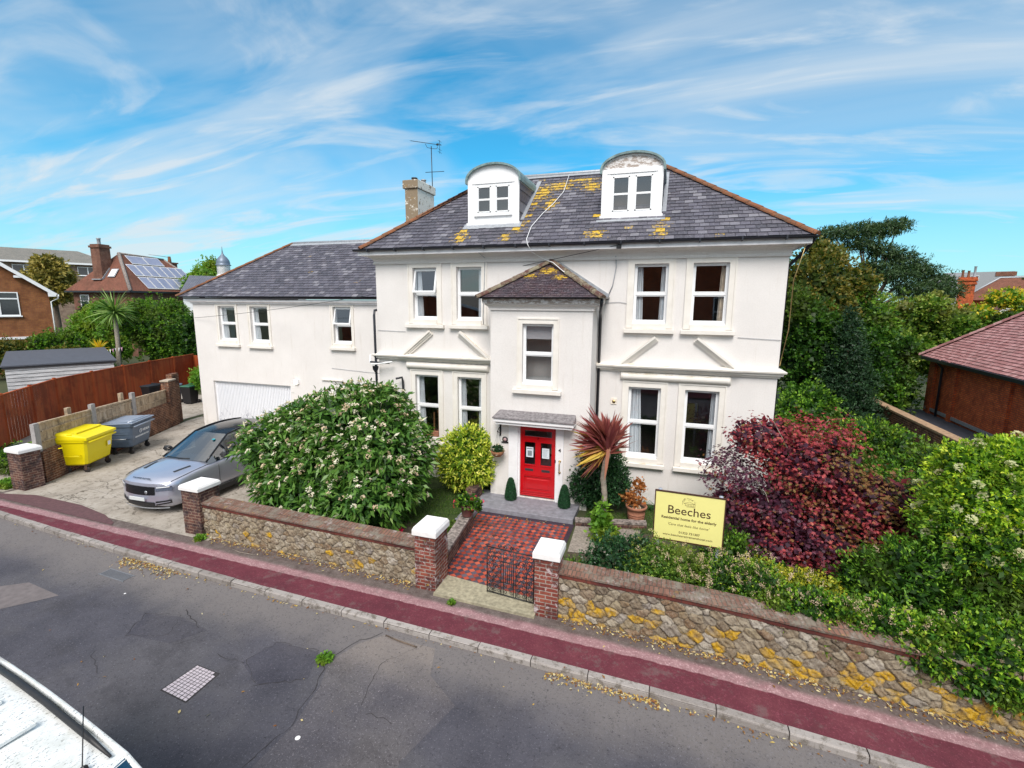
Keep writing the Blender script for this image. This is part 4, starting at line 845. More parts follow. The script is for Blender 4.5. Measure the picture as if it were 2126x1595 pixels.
# gully grate
t=empty('gully_grate',(-10.75,-7.2,-.1),R(-3),'narrow metal drain grate by the kerb half buried in brown leaves','drain')
w=MB()
for i in range(14): w.box(-.38+i*.055,-.35+i*.055,-.1,.1,.002,.012)
w.box(-.4,.4,-.12,-.1,.0,.014); w.box(-.4,.4,.1,.12,.0,.014); o=w.build('grate',plain('worn_iron',(.16,.165,.18),.6),t)
# ------------------------------------------------------------------ rubble walls (relief mesh)
rng=np.random.default_rng(5)
def rubble(name,x0,x1,ztop_f,label,seed,lich,yoff=0.0,hei=.80,blotch=.3):
    t=empty(name,((x0+x1)/2,Yw((x0+x1)/2),0),0,label,'garden wall')
    rg=np.random.default_rng(seed); L=x1-x0; st=.0125; nx=int(L/st); nz=int((hei+.1)/st)
    U,Z=np.meshgrid(np.linspace(0,L,nx),np.linspace(-.1,hei,nz)); 
    # jittered cells, larger low down
    cs=.205; cu=[];cz=[];wt=[]
    for i in range(-1,int(L/cs)+2):
        for j in range(-1,int((hei+.1)/(cs*.72))+2):
            cu.append((i+rg.uniform(.12,.88)+(j%2)*.5)*cs); cz.append(-.1+(j+rg.uniform(.15,.85))*cs*.72); wt.append((rg.uniform(.03,.055) if rg.random()<.22 else rg.uniform(0,.018))*(1.5 if cz[-1]<.3 else .6))
    cu=np.array(cu);cz=np.array(cz);wt=np.array(wt)
    # noise warp
    def sn(a,b,f,ph): return np.sin(a*f+ph)*np.cos(b*f*1.3+ph*2)+.5*np.sin(a*f*2.3+b*f*1.9+ph)
    Uw=U+.018*sn(U,Z,14,1.)+.006*sn(U,Z,47,2.); Zw=Z+.014*sn(U,Z,17,3.)+.006*sn(Z,U,53,4.)
    Uf=Uw.ravel();Zf=Zw.ravel(); d1=np.full(Uf.shape,9.);d2=np.full(Uf.shape,9.);id1=np.zeros(Uf.shape,int)
    for k_ in range(len(cu)):
        m=np.where(np.abs(Uf-cu[k_])<.45)[0]; dd=np.sqrt(((Uf[m]-cu[k_])*.85)**2+((Zf[m]-cz[k_])*1.15)**2)-wt[k_]
        c1_=dd<d1[m]; c2_=(~c1_)&(dd<d2[m]); mm=m[c1_]; d2[mm]=d1[mm]; d1[mm]=dd[c1_]; id1[mm]=k_; mm=m[c2_]; d2[mm]=dd[c2_]
    e=d2-d1; hgt=np.clip(e/.045,0,1)**.6*.028+.010*sn(Uf,Zf,29,5.)*np.clip(e/.03,0,1)+.004*rg.standard_normal(Uf.shape)*.6
    big=rg.uniform(-.012,.018,len(cu))[id1]; hgt=hgt+big*np.clip(e/.03,0,1)
    X=x0+U.ravel(); base=np.array([Yw(x)+yoff for x in X]); zgv=np.array([zg(x) for x in X]); sc=np.array([(ztop_f(x)-zg(x)) for x in X])/hei
    Zr=zgv+Z.ravel()*sc; verts=np.stack([X,base-hgt,Zr],1)
    cellr=rg.uniform(0,1,len(cu))[id1]; zz=Z.ravel()
    lc=np.clip(rg.uniform(0,1,len(cu)),0,1); lm=(lc[id1]<lich*np.clip(1.6-zz*2.6,0,1)).astype(float)*np.clip(e/.02,0,1)*np.clip(.75+.5*sn(Uf,Zf,9,7.),0,1)
    mort=1-np.clip(e/.016,0,1)
    me=bpy.data.meshes.new('stonework'); me.vertices.add(len(verts)); me.vertices.foreach_set('co',verts.astype(np.float32).ravel())
    ii=np.arange(nx*nz).reshape(nz,nx); q=np.stack([ii[:-1,:-1],ii[:-1,1:],ii[1:,1:],ii[1:,:-1]],-1).reshape(-1,4)
    me.loops.add(q.size); me.loops.foreach_set('vertex_index',q.ravel().astype(np.int32)); me.polygons.add(len(q)); me.polygons.foreach_set('loop_start',np.arange(0,q.size,4,dtype=np.int32))
    me.update(calc_edges=True); me.polygons.foreach_set('use_smooth',np.ones(len(q),bool))
    for nm,arr in (('cell',cellr),('lich',lm),('mort',mort)):
        a=me.attributes.new(nm,'FLOAT','POINT'); a.data.foreach_set('value',arr.astype(np.float32))
    me.materials.append(M['rubble']); ab=me.attributes.new('blotch','FLOAT','POINT'); ab.data.foreach_set('value',np.full(len(verts),blotch,dtype=np.float32)); o=bpy.data.objects.new('stonework',me); col.objects.link(o); o.parent=t; o.matrix_parent_inverse=Matrix.Translation(-t.location)
    # body + coping
    w=MB(); n=max(2,int(L/.6))
    for i in range(n):
        a=x0+L*i/n;b=x0+L*(i+1)/n
        def P(x,dy,z): return (x,Yw(x)+yoff+dy,z)
        za,zb2=ztop_f(a),ztop_f(b)
        w.face([P(a,.28,zg(a)-.3),P(a,.28,za),P(b,.28,zb2),P(b,.28,zg(b)-.3)][::-1]); w.face([P(a,0.004,za),P(b,.004,zb2),P(b,.28,zb2),P(a,.28,za)])
    o=w.build('backing',M['pillardark']); o.parent=t; o.matrix_parent_inverse=Matrix.Translation(-t.location)
    w=MB(); w2=MB()
    for i in range(n):
        a=x0+L*i/n;b=x0+L*(i+1)/n; za,zb2=ztop_f(a),ztop_f(b)
        def P(x,dy,z): return (x,Yw(x)+yoff+dy,z)
        w2.face([P(a,-.03,za-.005),P(b,-.03,zb2-.005),P(b,-.03,zb2+.07),P(a,-.03,za+.07)]); w2.face([P(a,-.03,za-.005),P(a,.05,za-.005),P(b,.05,zb2-.005),P(b,-.03,zb2-.005)])
        w.face([P(a,-.05,za+.07),P(b,-.05,zb2+.07),P(b,-.05,zb2+.105),P(a,-.05,za+.105)]); w.face([P(a,-.05,za+.105),P(b,-.05,zb2+.105),P(b,.31,zb2+.16),P(a,.31,za+.16)]); w.face([P(a,.31,za-.2),P(a,.31,za+.16),P(b,.31,zb2+.16),P(b,.31,zb2-.2)])
        w.face([P(a,-.05,za+.07),P(a,-.03,za+.07),P(b,-.03,zb2+.07),P(b,-.05,zb2+.07)])
    for ww,nm,mt in ((w,'coping','coping'),(w2,'brick_course','copingred')):
        o=ww.build(nm,M[mt]); o.parent=t; o.matrix_parent_inverse=Matrix.Translation(-t.location)
    return t
k=NT('rubble_stone'); ce=k.attr('cell'); c=k.ramp(ce,[(0,(.13,.10,.075)),(.15,(.25,.20,.14)),(.35,(.36,.32,.25)),(.5,(.20,.12,.07)),(.62,(.30,.25,.16)),(.78,(.46,.43,.38)),(.9,(.22,.20,.19)),(1,(.40,.35,.25))])
c=k.mix(k.math('MULTIPLY',k.rng(k.noise(9,6,.75),.36,.60),k.math('ADD',k.attr('blotch'),.1)),c,k.ramp(k.noise(7,7,.8),[(.3,(.11,.085,.065)),(.45,(.24,.19,.13)),(.58,(.40,.36,.29)),(.7,(.52,.49,.43))])); c=k.mix(k.rng(k.noise(45,4,.8),.58,.68),c,(.45,.43,.40))
c=k.mix(k.math('MULTIPLY',k.rng(k.noise(21,4,.8,co=k.co(loc=(9,1,2))),.55,.65),.6),c,(.06,.045,.04))
c=k.mix(k.attr('mort'),c,k.ramp(k.noise(12,5,.7),[(.35,(.03,.025,.02)),(.65,(.17,.15,.12))]))
c=k.mix(k.math('MULTIPLY',k.attr('lich'),k.rng(k.noise(11,7,.85),.38,.48)),c,k.ramp(k.noise(20,5,.8),[(.3,(.18,.11,.015)),(.5,(.54,.32,.02)),(.7,(.58,.44,.11))]))
c=k.mix(1.0,c,(1.02,.99,.95),'MULTIPLY'); k.fin(c,.95,spec=.15); k.bump(k.noise(55,6,.85),.9,.02); M['rubble']=k.m
rubble('garden_wall',-10.42,-4.47,lambda x:.72,'lichen spotted rubble garden wall between the driveway pier and the gate pier',11,.20,blotch=.75)
rubble('garden_wall',-1.62,13.0,lambda x:.78+zg(x)+.0*x,'long rubble garden wall under the hedge with orange lichen stones',12,.55,blotch=.30)
# brick piers
def pier(x0,x1,y0,y1,h,mat,label,cap=.16,over=.035,slab=False,z0=-.3):
    t=empty('brick_pier',((x0+x1)/2,(y0+y1)/2,0),0,label,'gate pier','brick piers with white caps')
    c=((x0+x1)/2,(y0+y1)/2); hx,hy=(x1-x0)/2,(y1-y0)/2
    w=MB(); w.box(-hx,hx,-hy,hy,z0,h,bev=.006); w.build('brickwork',mat,t)
    w=MB(); o=over; ch=.05
    lo=[(-hx-o,-hy-o),(hx+o,-hy-o),(hx+o,hy+o),(-hx-o,hy+o)]
    P=[[(x,y,h) for x,y in lo],[(x,y,h+cap*.62) for x,y in lo],[(x*(1-ch/hx*.5),y*(1-ch/hy*.5),h+cap) for x,y in lo]]
    w.face(P[0][::-1]); w.face(P[2])
    for a in range(2):
        for b in range(4): w.face([P[a][b],P[a][(b+1)%4],P[a+1][(b+1)%4],P[a+1][b]])
    w.build('cap',M['capwhite'],t,bevel=.008); return t
pier(-4.49,-4.04,-5.74,-5.20,1.14,M['pillar'],'weathered red brick gate pier with white cap left of the tiled path')
pier(-2.03,-1.60,-5.82,-5.36,1.14,M['pillar'],'brick gate pier with white cap holding the iron gate')
pier(-10.97,-10.42,-5.48,-4.92,1.12,M['pillardark'],'dark brick pier with white slab cap beside the parked car',cap=.12)
pier(-18.5,-17.9,-5.05,-4.55,1.15,M['pillardark'],'sooty brick pier with white cap at the far side of the driveway',cap=.13)
# threshold, path, step
w=MB(); 
def qb(w,pts,z0,z1,rnd=.5):
    w.face([(x,y,z1) for x,y in pts],rnd)
    for i in range(len(pts)): a,b=pts[i],pts[(i+1)%len(pts)]; w.face([(*a,z0),(*b,z0),(*b,z1),(*a,z1)],rnd)
qb(w,[(-4.04,-5.86),(-2.0,-5.92),(-2.0,-5.42),(-4.04,-5.2)],-.1,.055); M['thresh']=plain('threshold_stone',(.33,.30,.21),.9,var=.35,vs=14,bump=.6)
tag(w.build('threshold_slab',M['thresh']),'worn stone threshold slab between the gate piers','slab')
k=NT('quarry_tiles'); cc=k.co('Object',scale=(1/.108,)*3,rot=(0,0,R(45)))
ck=k.n('ShaderNodeTexChecker'); ck.inputs['Scale'].default_value=1; k.l(cc,ck.inputs['Vector'])
fl=k.n('ShaderNodeVectorMath',operation='FLOOR'); k.l(cc,fl.inputs[0]); wnz=k.n('ShaderNodeTexWhiteNoise',noise_dimensions='3D'); 
fx=k.n('ShaderNodeVectorMath',operation='MULTIPLY'); fx.inputs[1].default_value=(1,1,0); k.l(fl.outputs[0],fx.inputs[0]); k.l(fx.outputs[0],wnz.inputs['Vector'])
sp=k.n('ShaderNodeSeparateXYZ'); k.l(cc,sp.inputs[0]); fx_=k.math('FRACT',sp.outputs[0]);fy_=k.math('FRACT',sp.outputs[1])
pmod=k.math('MODULO',k.math('ADD',k.math('FLOOR',sp.outputs[0]),k.math('FLOOR',sp.outputs[1])),2.0); par=k.math('ABSOLUTE',pmod)
eg=k.math('MINIMUM',k.math('MINIMUM',fx_,k.math('SUBTRACT',1.0,fx_)),k.math('MINIMUM',fy_,k.math('SUBTRACT',1.0,fy_)))
redt=k.ramp(wnz.outputs[0],[(0,(.26,.035,.018)),(.5,(.42,.058,.028)),(1,(.52,.11,.06))]); blk=k.ramp(wnz.outputs[0],[(0,(.030,.022,.035)),(.6,(.065,.05,.075)),(1,(.12,.10,.13))])
c=k.mix(k.rng(par,.4,.6),blk,redt); c=k.mix(k.math('MULTIPLY',k.rng(k.noise(2.2,6,.7),.5,.72),.6),c,(.05,.025,.03)); c=k.mix(k.math('MULTIPLY',k.rng(k.noise(17,5,.8),.55,.7),.25),c,(.45,.3,.28))
c=k.mix(k.rng(eg,.035,.015),c,(.07,.045,.045)); 
s2=k.n('ShaderNodeSeparateXYZ'); k.l(k.co(),s2.inputs[0]); edge=k.math('MAXIMUM',k.rng(s2.outputs[0],-2.12,-2.10,smooth=False),k.rng(s2.outputs[1],-2.16,-2.15)); c=k.mix(edge,c,(.04,.025,.04))
k.fin(c,k.ramp(k.noise(6,4),[(.3,(.35,)*3),(.7,(.6,)*3)]),spec=.5); k.bump(k.math('ADD',k.rng(eg,.0,.05),k.math('MULTIPLY',k.noise(30,4),.3)),.35,.01); M['tiles']=k.m
flat('path',[(-4.62,-2.0),(-4.20,-5.4),(-2.0,-5.45),(-2.0,-2.0)],.012,M['tiles'])
M['step']=plain('grey_step_slab',(.22,.22,.25),.75,var=.28,vs=7,bump=.3)
w=MB(); w.box(-4.95,-2.05,-2.0,BY+.2,-.05,.14,bev=.012); tag(w.build('door_step',M['step']),'grey stone door step below the red door','step')
w=MB(); w.box(-4.95,-4.62,-2.9,-2.03,-.05,.13,bev=.012); tag(w.build('kerb_slab',M['step']),'grey stone slab at the head of the low brick path wall','slab')
# low wall left of path
def lowwall(name,pts,h,th,label,mat,matc):
    t=empty(name,(pts[0][0],pts[0][1],0),0,label,'low wall'); off=Matrix.Translation((-pts[0][0],-pts[0][1],0))
    w=MB();w2=MB()
    for a,b in zip(pts,pts[1:]):
        d=Vector((b[0]-a[0],b[1]-a[1],0)).normalized(); n=Vector((-d.y,d.x,0))*th/2
        A=[(a[0]+n.x,a[1]+n.y),(a[0]-n.x,a[1]-n.y),(b[0]-n.x,b[1]-n.y),(b[0]+n.x,b[1]+n.y)]
        qb(w,A,-.05,h); n2=n*1.12; A=[(a[0]+n2.x,a[1]+n2.y),(a[0]-n2.x,a[1]-n2.y),(b[0]-n2.x,b[1]-n2.y),(b[0]+n2.x,b[1]+n2.y)]; qb(w2,A,h,h+.06)
    for ww,nm,mt in ((w,'brickwork',mat),(w2,'coping',matc)):
        o=ww.build(nm,mt); o.parent=t; o.matrix_parent_inverse=off
M['mosscap']=plain('mossy_brick_coping',(.24,.205,.185),.95,var=.85,vs=13,bump=.7)
lowwall('path_wall',[(-4.28,-5.2),(-4.55,-2.9)],.34,.24,'low crumbling brick wall along the left of the tiled path',M['pillardark'],M['mosscap'])
lowwall('path_wall',[(-4.98,-1.75),(-4.98,-1.2)],.42,.26,'short dark brick stub wall at the left end of the door step',M['pillardark'],M['pillardark'])
lowwall('bed_edging',[(-2.0,-1.95),(-.25,-1.55)],.10,.16,'low mossy brick edging behind the palm trunk',M['pillardark'],M['mosscap'])
flat('paving_slab',[(-1.96,-2.1),(-1.9,-3.4),(-.6,-3.2),(-.35,-1.75),(-1.96,-2.05)],.012,plain('gravel_concrete',(.27,.235,.20),.95,var=.4,vs=18,bump=.7))
flat('lawn',[(-10.3,-5.1),(-4.35,-5.1),(-4.7,-1.2),(-4.7,0),(-8.9,0),(-9.5,-3)],.004,M['lawn']); flat('garden_soil',[(-10.3,-5.4),(-4.2,-5.45),(-4.5,-3.3),(-6.2,-3.2),(-10.3,-3.9)],.009,M['soil'])
flat('lawn',[(-1.85,-1.9),(8,-1.9),(8,0),(-1.85,0)],.006,M['lawn']); flat('garden_soil',[(-1.9,-5.55),(8,-5.75),(8,-1.95),(-.3,-1.95),(-.6,-3.2),(-1.9,-3.4)],.002,M['soil'])
w=MB(); flat('driveway',[(-18.3,-5.36),(-10.1,-5.62),(-9.0,-3.5),(-8.95,2.45),(-19.8,2.45),(-19.8,5.0),(-21.9,5.0),(-21.5,2.9),(-18.1,-4.4)],.006,M['concrete'])
flat('driveway_edge',[(-18.4,-5.42),(-17.2,-5.15),(-15.2,-5.20),(-13.9,-5.42),(-13.2,-5.66),(-13.1,-5.78),(-18.4,-5.6)],.012,plain('dark_red_tarmac',(.105,.05,.055),.9,var=.25,vs=12,bump=.5))
w=crack([(-17.2,-4.9),(-14.6,-5.25)],.008,.01,.0135); 
for pts in ([(-17.0,-4.2),(-14.3,-4.6)],[(-16.6,-.8),(-14.6,-1.2),(-13.9,-1.1)]):
    c_=crack(pts,.006,.01,.0135); b=len(w.v); w.v+=c_.v; w.f+=[tuple(i+b for i in f) for f in c_.f]; w.uv+=c_.uv; w.rnd+=c_.rnd; w.att+=c_.att; w.mi+=c_.mi; w.sm+=c_.sm
tag(w.build('crack',M['crack']),kind='structure')
flat('drain_lid',[(-19.2,1.1),(-18.5,.9),(-18.2,1.5),(-18.9,1.75)],.012,M['crack'])
flat('neighbour_drive',[(-30,-5.3),(-18.45,-5.3),(-18.4,-4.4),(-21.9,2.9),(-22.5,8),(-30,8)],.003,M['concrete'])
# ------------------------------------------------------------------ iron gate
t=empty('iron_gate',(-2.08,-5.60,.06),0,'black wrought iron scroll gate standing half across the path','gate')
w=MB(); a=Vector((-2.10,-5.60,0)); b=Vector((-3.06,-5.50,0)); d=(b-a).normalized(); Lg=(b-a).length; gh=.93
def G(u,z): p=a+d*u; return (p.x,p.y,.09+z)
def bar(u0,z0,u1,z1,r=.009): w.tube([G(u0,z0),G(u1,z1)],r,5)
for u in (0,.14,.36,.41,.62,.67,.84-.0,Lg):
    bar(u,0,u,gh,.011 if u in(0,Lg) else .008)
bar(0,0,Lg,0,.011); bar(0,gh,Lg,gh,.011)
bar(.36,.26,.67,.26,.008); bar(.36,.68,.67,.68,.008)
for u in (.45,.49,.53,.57): bar(u,.26,u,.68,.007)
def scroll(u,z,r,sgn,zs,link=True):
    P=[]; 
    for i in range(15):
        th=i/14*2.2*math.pi; rr=r*(1-.72*i/14); P.append(G(u+sgn*rr*math.cos(th),z+zs*rr*math.sin(th)))
    w.tube(P,.006,4,cap=False)
def scol(u0,u1):
    um=(u0+u1)/2; r=(u1-u0)/2*.82 if u1-u0<.16 else (u1-u0)/4*.85; cols_=[um] if u1-u0<.16 else [u0+(u1-u0)*.26,u0+(u1-u0)*.74]
    for ci,uc in enumerate(cols_):
        z=.07; i=0
        while z<gh-.04:
            scroll(uc,z,r,1 if (i+ci)%2 else -1,1 if i%2 else -1)
            if i%2==0 and z+.13<gh: w.tube([G(uc+r*(1 if ci else -1),z),G(uc,z+.055),G(uc-r*(1 if ci else -1),z+.11)],.006,4,cap=False)
            z+=.098; i+=1
scol(0,.14); scol(.14,.36); scol(.67,.84); scol(.84,Lg)
for z0,z1 in ((.04,.24),(.72,.90)):
    for uc in (.455,.575):
        for z in (z0+.04,z1-.05): scroll(uc,z,.04,1 if uc>.5 else -1,1 if z>(z0+z1)/2 else -1)
for uc,s in ((.33,1),(.45,-1),(.58,1),(.70,-1)): scroll(uc,gh+.05,.045,s,1)
w.tube([G(.4,gh+.02),G(.46,gh+.1),G(.515,gh+.13),G(.57,gh+.1),G(.63,gh+.02)],.006,4)
bar(Lg,0,Lg,-.05,.009)
o=w.build('gate_frame',M['black']); o.parent=t; o.matrix_parent_inverse=Matrix.Translation(-t.location)
w=MB()
for z in (.2,.75): w.tube([G(0,z),(-2.02,-5.61,.09+z)],.014,6)
o=w.build('hinge',M['black']); o.parent=t; o.matrix_parent_inverse=Matrix.Translation(-t.location)
# ------------------------------------------------------------------ sign
t=empty('sign_board',(.57,-4.33,0),R(-3),'yellow name board for the residential home on two grey posts','sign')
M['signyellow']=plain('sign_yellow',(.82,.76,.28),.35,var=.02); M['signbrown']=plain('sign_brown_lettering',(.055,.02,.012),.5)
sw,sz0,sz1=.61,1.13,2.08
w=MB(); w.box(-sw,sw,-.012,.008,sz0,sz1,bev=.003); w.build('board',M['signyellow'],t)
w=MB(); 
for q in ((-sw-.02,sw+.02,sz1,sz1+.022),(-sw-.02,sw+.02,sz0-.022,sz0),(-sw-.02,-sw,sz0,sz1),(sw,sw+.02,sz0,sz1)): w.box(q[0],q[1],-.022,.014,q[2],q[3])
w.build('border',M['signbrown'],t)
for x in (-sw+.07,sw-.07):
    w=MB(); w.tube([(x,.05,-.1),(x,.05,sz1+.035)],.035,12); w.build('post',M['steel'] if False else plain('grey_post',(.33,.37,.44),.5),t)
def st(s,size,x,z,bold=0,sx=1,shear=0): text_obj('lettering',s,size,(x,-.0125,z),(1,0,0),(0,0,1),M['signbrown'],t,bold=bold,sx=sx,shear=shear,depth=.001)
st('Beeches',.235,0.0,1.665,.001,1.0); st('Residential home for the elderly',.073,.0,1.555,.0018,1.03); st("'Care that feels like home'",.068,.0,1.43,0,1.03,.25); st('01323 731307',.062,.03,1.285,.001,1.05); st('www.beechesretirementhotel.com',.062,.0,1.215,.0004,1.02)
w=MB(); yl=-.014
def ln(*p): w.tube([(x,yl,z) for x,z in p],.0022,4)
ln((-.10,1.90),(.0,1.945),(.10,1.90)); ln((-.10,1.90),(.11,1.90)); ln((-.08,1.86),(.11,1.86)); 
for i in range(7): ln((-.07+i*.028,1.865),(-.07+i*.028,1.89))
ln((-.03,1.975),(.02,1.99),(.06,1.965)); ln((-.12,1.87),(-.12,1.95),(-.09,2.0)); ln((-.05,1.84),(.1,1.845))
for i in range(46):
    th=random.uniform(.1,3.0); rr=random.uniform(.75,1); x=-.01+.13*rr*math.cos(th)*1.0; z=1.90+.12*rr*math.sin(th); ln((x,z),(x+.006,z+.004))
w.build('house_emblem',M['signbrown'],t)
# ------------------------------------------------------------------ wheelie / trade bins
k=NT('yellow_bin_plastic'); n=k.noise(3,5,.7); c=k.mix(k.math('MULTIPLY',k.rng(k.noise(45,3,.8),.55,.7),.35),(.80,.66,.003),(.45,.34,.01)); k.fin(c,.4,spec=.4); k.bump(k.noise(80,2),.15,.005); M['ybin']=k.m
M['gbin']=plain('slate_grey_bin_plastic',(.085,.12,.175),.42,var=.15,vs=7); M['glid']=plain('grey_bin_lid',(.22,.27,.35),.35,var=.12,vs=9)
M['rubber']=plain('rubber',(.03,.025,.025),.7); M['white']=plain('white_print',(.8,.82,.85),.6,var=.03)
def tradebin(name,x,y,rz,mat,lidmat,label,flat=False,L=1.34,Dp=.98,zt=1.16):
    """front faces local +X ; long side along Y"""
    t=empty(name,(x,y,0),rz,label,'wheeled bin')
    w=MB(); zb=.26; hx0,hx1=Dp/2*.72,Dp/2; hy0,hy1=L/2*.86,L/2*.97
    def ringp(z,hx,hy,c=.06): return [(-hx+c,-hy,z),(hx-c,-hy,z),(hx,-hy+c,z),(hx,hy-c,z),(hx-c,hy,z),(-hx+c,hy,z),(-hx,hy-c,z),(-hx,-hy+c,z)]
    lv=[(zb,.30,hy0-.05),(zb+.05,hx0,hy0),(.62,hx0*.55+hx1*.45,hy0*.55+hy1*.45),(zt-.12,hx1-.03,hy1),(zt-.10,hx1,hy1+.03),(zt-.02,hx1+.02,hy1+.04),(zt,hx1,hy1+.02)]
    rings=[ringp(*q) for q in lv]; w.face(rings[0][::-1]); w.face(rings[-1])
    for i in range(len(rings)-1):
        for j in range(8): w.face([rings[i][j],rings[i][(j+1)%8],rings[i+1][(j+1)%8],rings[i+1][j]],.5)
    # ribs on short side and bumper
    if flat:
        for z in (.62,.78,.86): w.box(-.36,.36,-hy1-.0+.03*(1-z),-hy1+.06,z,z+.02)
        for yy in (-.45,.0,.45): pass
    w.build('bin_body',mat,t,bevel=.012)
    w=MB()
    if flat:
        w.box(-hx1-.03,hx1+.04,-hy1-.06,hy1+.06,zt+.01,zt+.05,bev=.015)
        for i in range(9):
            yy=-hy1+.12+i*(2*hy1-.24)/8; w.box(-hx1+.08,hx1-.2,yy-.035,yy+.035,zt+.05,zt+.075,bev=.012)
        w.box(hx1-.12,hx1-.02,-hy1+.05,hy1-.05,zt+.05,zt+.085,bev=.015)
    else:
        n=8
        P=lambda x_,z_,e: [(x_,-hy1-.05+e,z_),(x_,hy1+.05-e,z_)]
        pr=[(hx1+.045,zt-.03),(hx1+.05,zt+.05),(hx1-.1,zt+.10),(0,zt+.20),(-hx1+.12,zt+.22),(-hx1-.02,zt+.18),(-hx1-.02,zt)]
        es=[0,0,.05,.07,.07,.03,0]
        rr=[P(a_,b_,e_) for (a_,b_),e_ in zip(pr,es)]
        for i in range(len(rr)-1): w.face([rr[i][0],rr[i][1],rr[i+1][1],rr[i+1][0]],.5)
        for s in (0,1): w.face([r_[s] for r_ in (rr if s==0 else rr[::-1])],.5)
        w.box(-.05,.1,-hy1-.02,-hy1+.1,zt+.12,zt+.2,bev=.02); w.box(-.05,.1,hy1-.1,hy1+.02,zt+.12,zt+.2,bev=.02)
        for i in range(3): w.box(-.3+i*.22,-.27+i*.22,-hy1+.1,hy1-.1,zt+.17,zt+.2)
    w.build('bin_lid',lidmat,t,bevel=.01)
    w=MB(); w.tube([(hx1+.06,-hy1+.02,zt-.10),(hx1+.06,hy1-.02,zt-.10)],.03,8); w.build('lift_bar',lidmat if flat else mat,t)
    w=MB(); w.tube([(-.2,-hy1+.02,.62),(-.2,-hy1-.05,.62),(.25,-hy1-.05,.62),(.25,-hy1+.02,.64)],.012,6); w.build('side_handle',M['steel'] if flat else mat,t)
    for sx in (-1,1):
        for sy in (-1,1):
            w=MB(); px,py=sx*hx0*.8,sy*hy0*.85; w.lathe([(0,-.02),(.085,-.02),(.1,-.01),(.1,.01),(.085,.02),(0,.02)],(px,py,.1),14,axis='y'); w.build('castor',M['rubber'],t)
            w=MB(); w.box(px-.05,px+.03,py-.035,py-.025,.1,.27); w.box(px-.05,px+.03,py+.025,py+.035,.1,.27); w.box(px-.06,px+.06,py-.05,py+.05,.25,.28); w.build('castor_fork',M['black'] if flat else M['rustfork'],t)
    return t,hx0,hx1,hy1,zt
M['rustfork']=plain('rusty_fork',(.10,.06,.04),.6)
t,h0,h1,hy,zt=tradebin('trade_bin',-18.45,-3.05,R(25),M['ybin'],M['ybin'],'bright yellow four-wheeled bin nearest the pavement')
w=MB(); w.box(.455,.462,-.13+.42,.07+.42,.66,.86); w.build('label_plate',M['ybin'],t); w=MB(); w.box(.462,.467,.33,.46,.70,.83); w.build('sticker',M['white'],t)
t,h0,h1,hy,zt=tradebin('trade_bin',-19.12,-1.22,R(27),M['gbin'],M['glid'],'slate grey four-wheeled bin with white lettering and ribbed lid',flat=True)
def face_pt(y,z):  # on sloped front
    hxx=h0+(h1-h0)*(z-.31)/(1.04-.31); return (hxx+.006,y,z)
ring_=MB(); c0=face_pt(-.02,.80)
ring_.tube([(face_pt(-.1+.07*math.cos(a_),.80+.07*math.sin(a_))) for a_ in [i/16*2*math.pi for i in range(17)]],.011,5); ring_.tube([(face_pt(-.1+.04*math.cos(a_),.79+.035*math.sin(a_))) for a_ in [i/8*math.pi for i in range(9)]],.008,5)
ring_.build('logo_ring',M['white'],t)
sl_=Vector((h1-h0,0,.73)).normalized()
text_obj('lettering','VEOLIA',.13,face_pt(.02,.755),(0,1,0),sl_,M['white'],t,align='LEFT',bold=.004)
text_obj('lettering','REDUCE REUSE RECYCLE',.075,face_pt(.02,.585),(0,1,0),sl_,M['white'],t,bold=.002)
w=MB(); w.box(.1,.38,-.55,-.2,zt+.051,zt+.056); w.build('sticker',M['white'],t)
# wheelie bins behind the panel fence
def wheelie(x,y,rz,body,lid,label):
    t=empty('wheelie_bin',(x,y,0),rz,label,'wheelie bin','household bins behind the panel fence')
    w=MB(); r=[]
    for z,h in ((.05,.22),(.15,.23),(.9,.28),(.95,.30)): r.append([(-h,-h*1.15,z),(h,-h*1.15,z),(h,h*1.15,z),(-h,h*1.15,z)])
    for i in range(3):
        for j in range(4): w.face([r[i][j],r[i][(j+1)%4],r[i+1][(j+1)%4],r[i+1][j]])
    w.face(r[-1]); w.build('bin_body',body,t,bevel=.02)
    w=MB(); w.box(-.31,.31,-.37,.37,.955,1.03,bev=.03); w.box(-.31,.31,.33,.4,1.0,1.08,bev=.02); w.build('bin_lid',lid,t)
    for s in (-1,1):
        w=MB(); w.lathe([(0,-.03),(.1,-.03),(.1,.03),(0,.03)],(s*.26,.3,.1),14,axis='x'); w.build('wheel',M['rubber'],t)
wheelie(-27.0,5.2,.1,M['black'],M['black'],'black wheelie bin leftmost of the three by the red-brown fence')
wheelie(-25.9,5.6,.2,M['gbin'],M['gbin'],'dark grey-blue wheelie bin between the black and the green ones')
wheelie(-25.0,5.9,.2,M['black'],plain('green_lid',(.03,.12,.07),.5),'wheelie bin with a dark green lid')
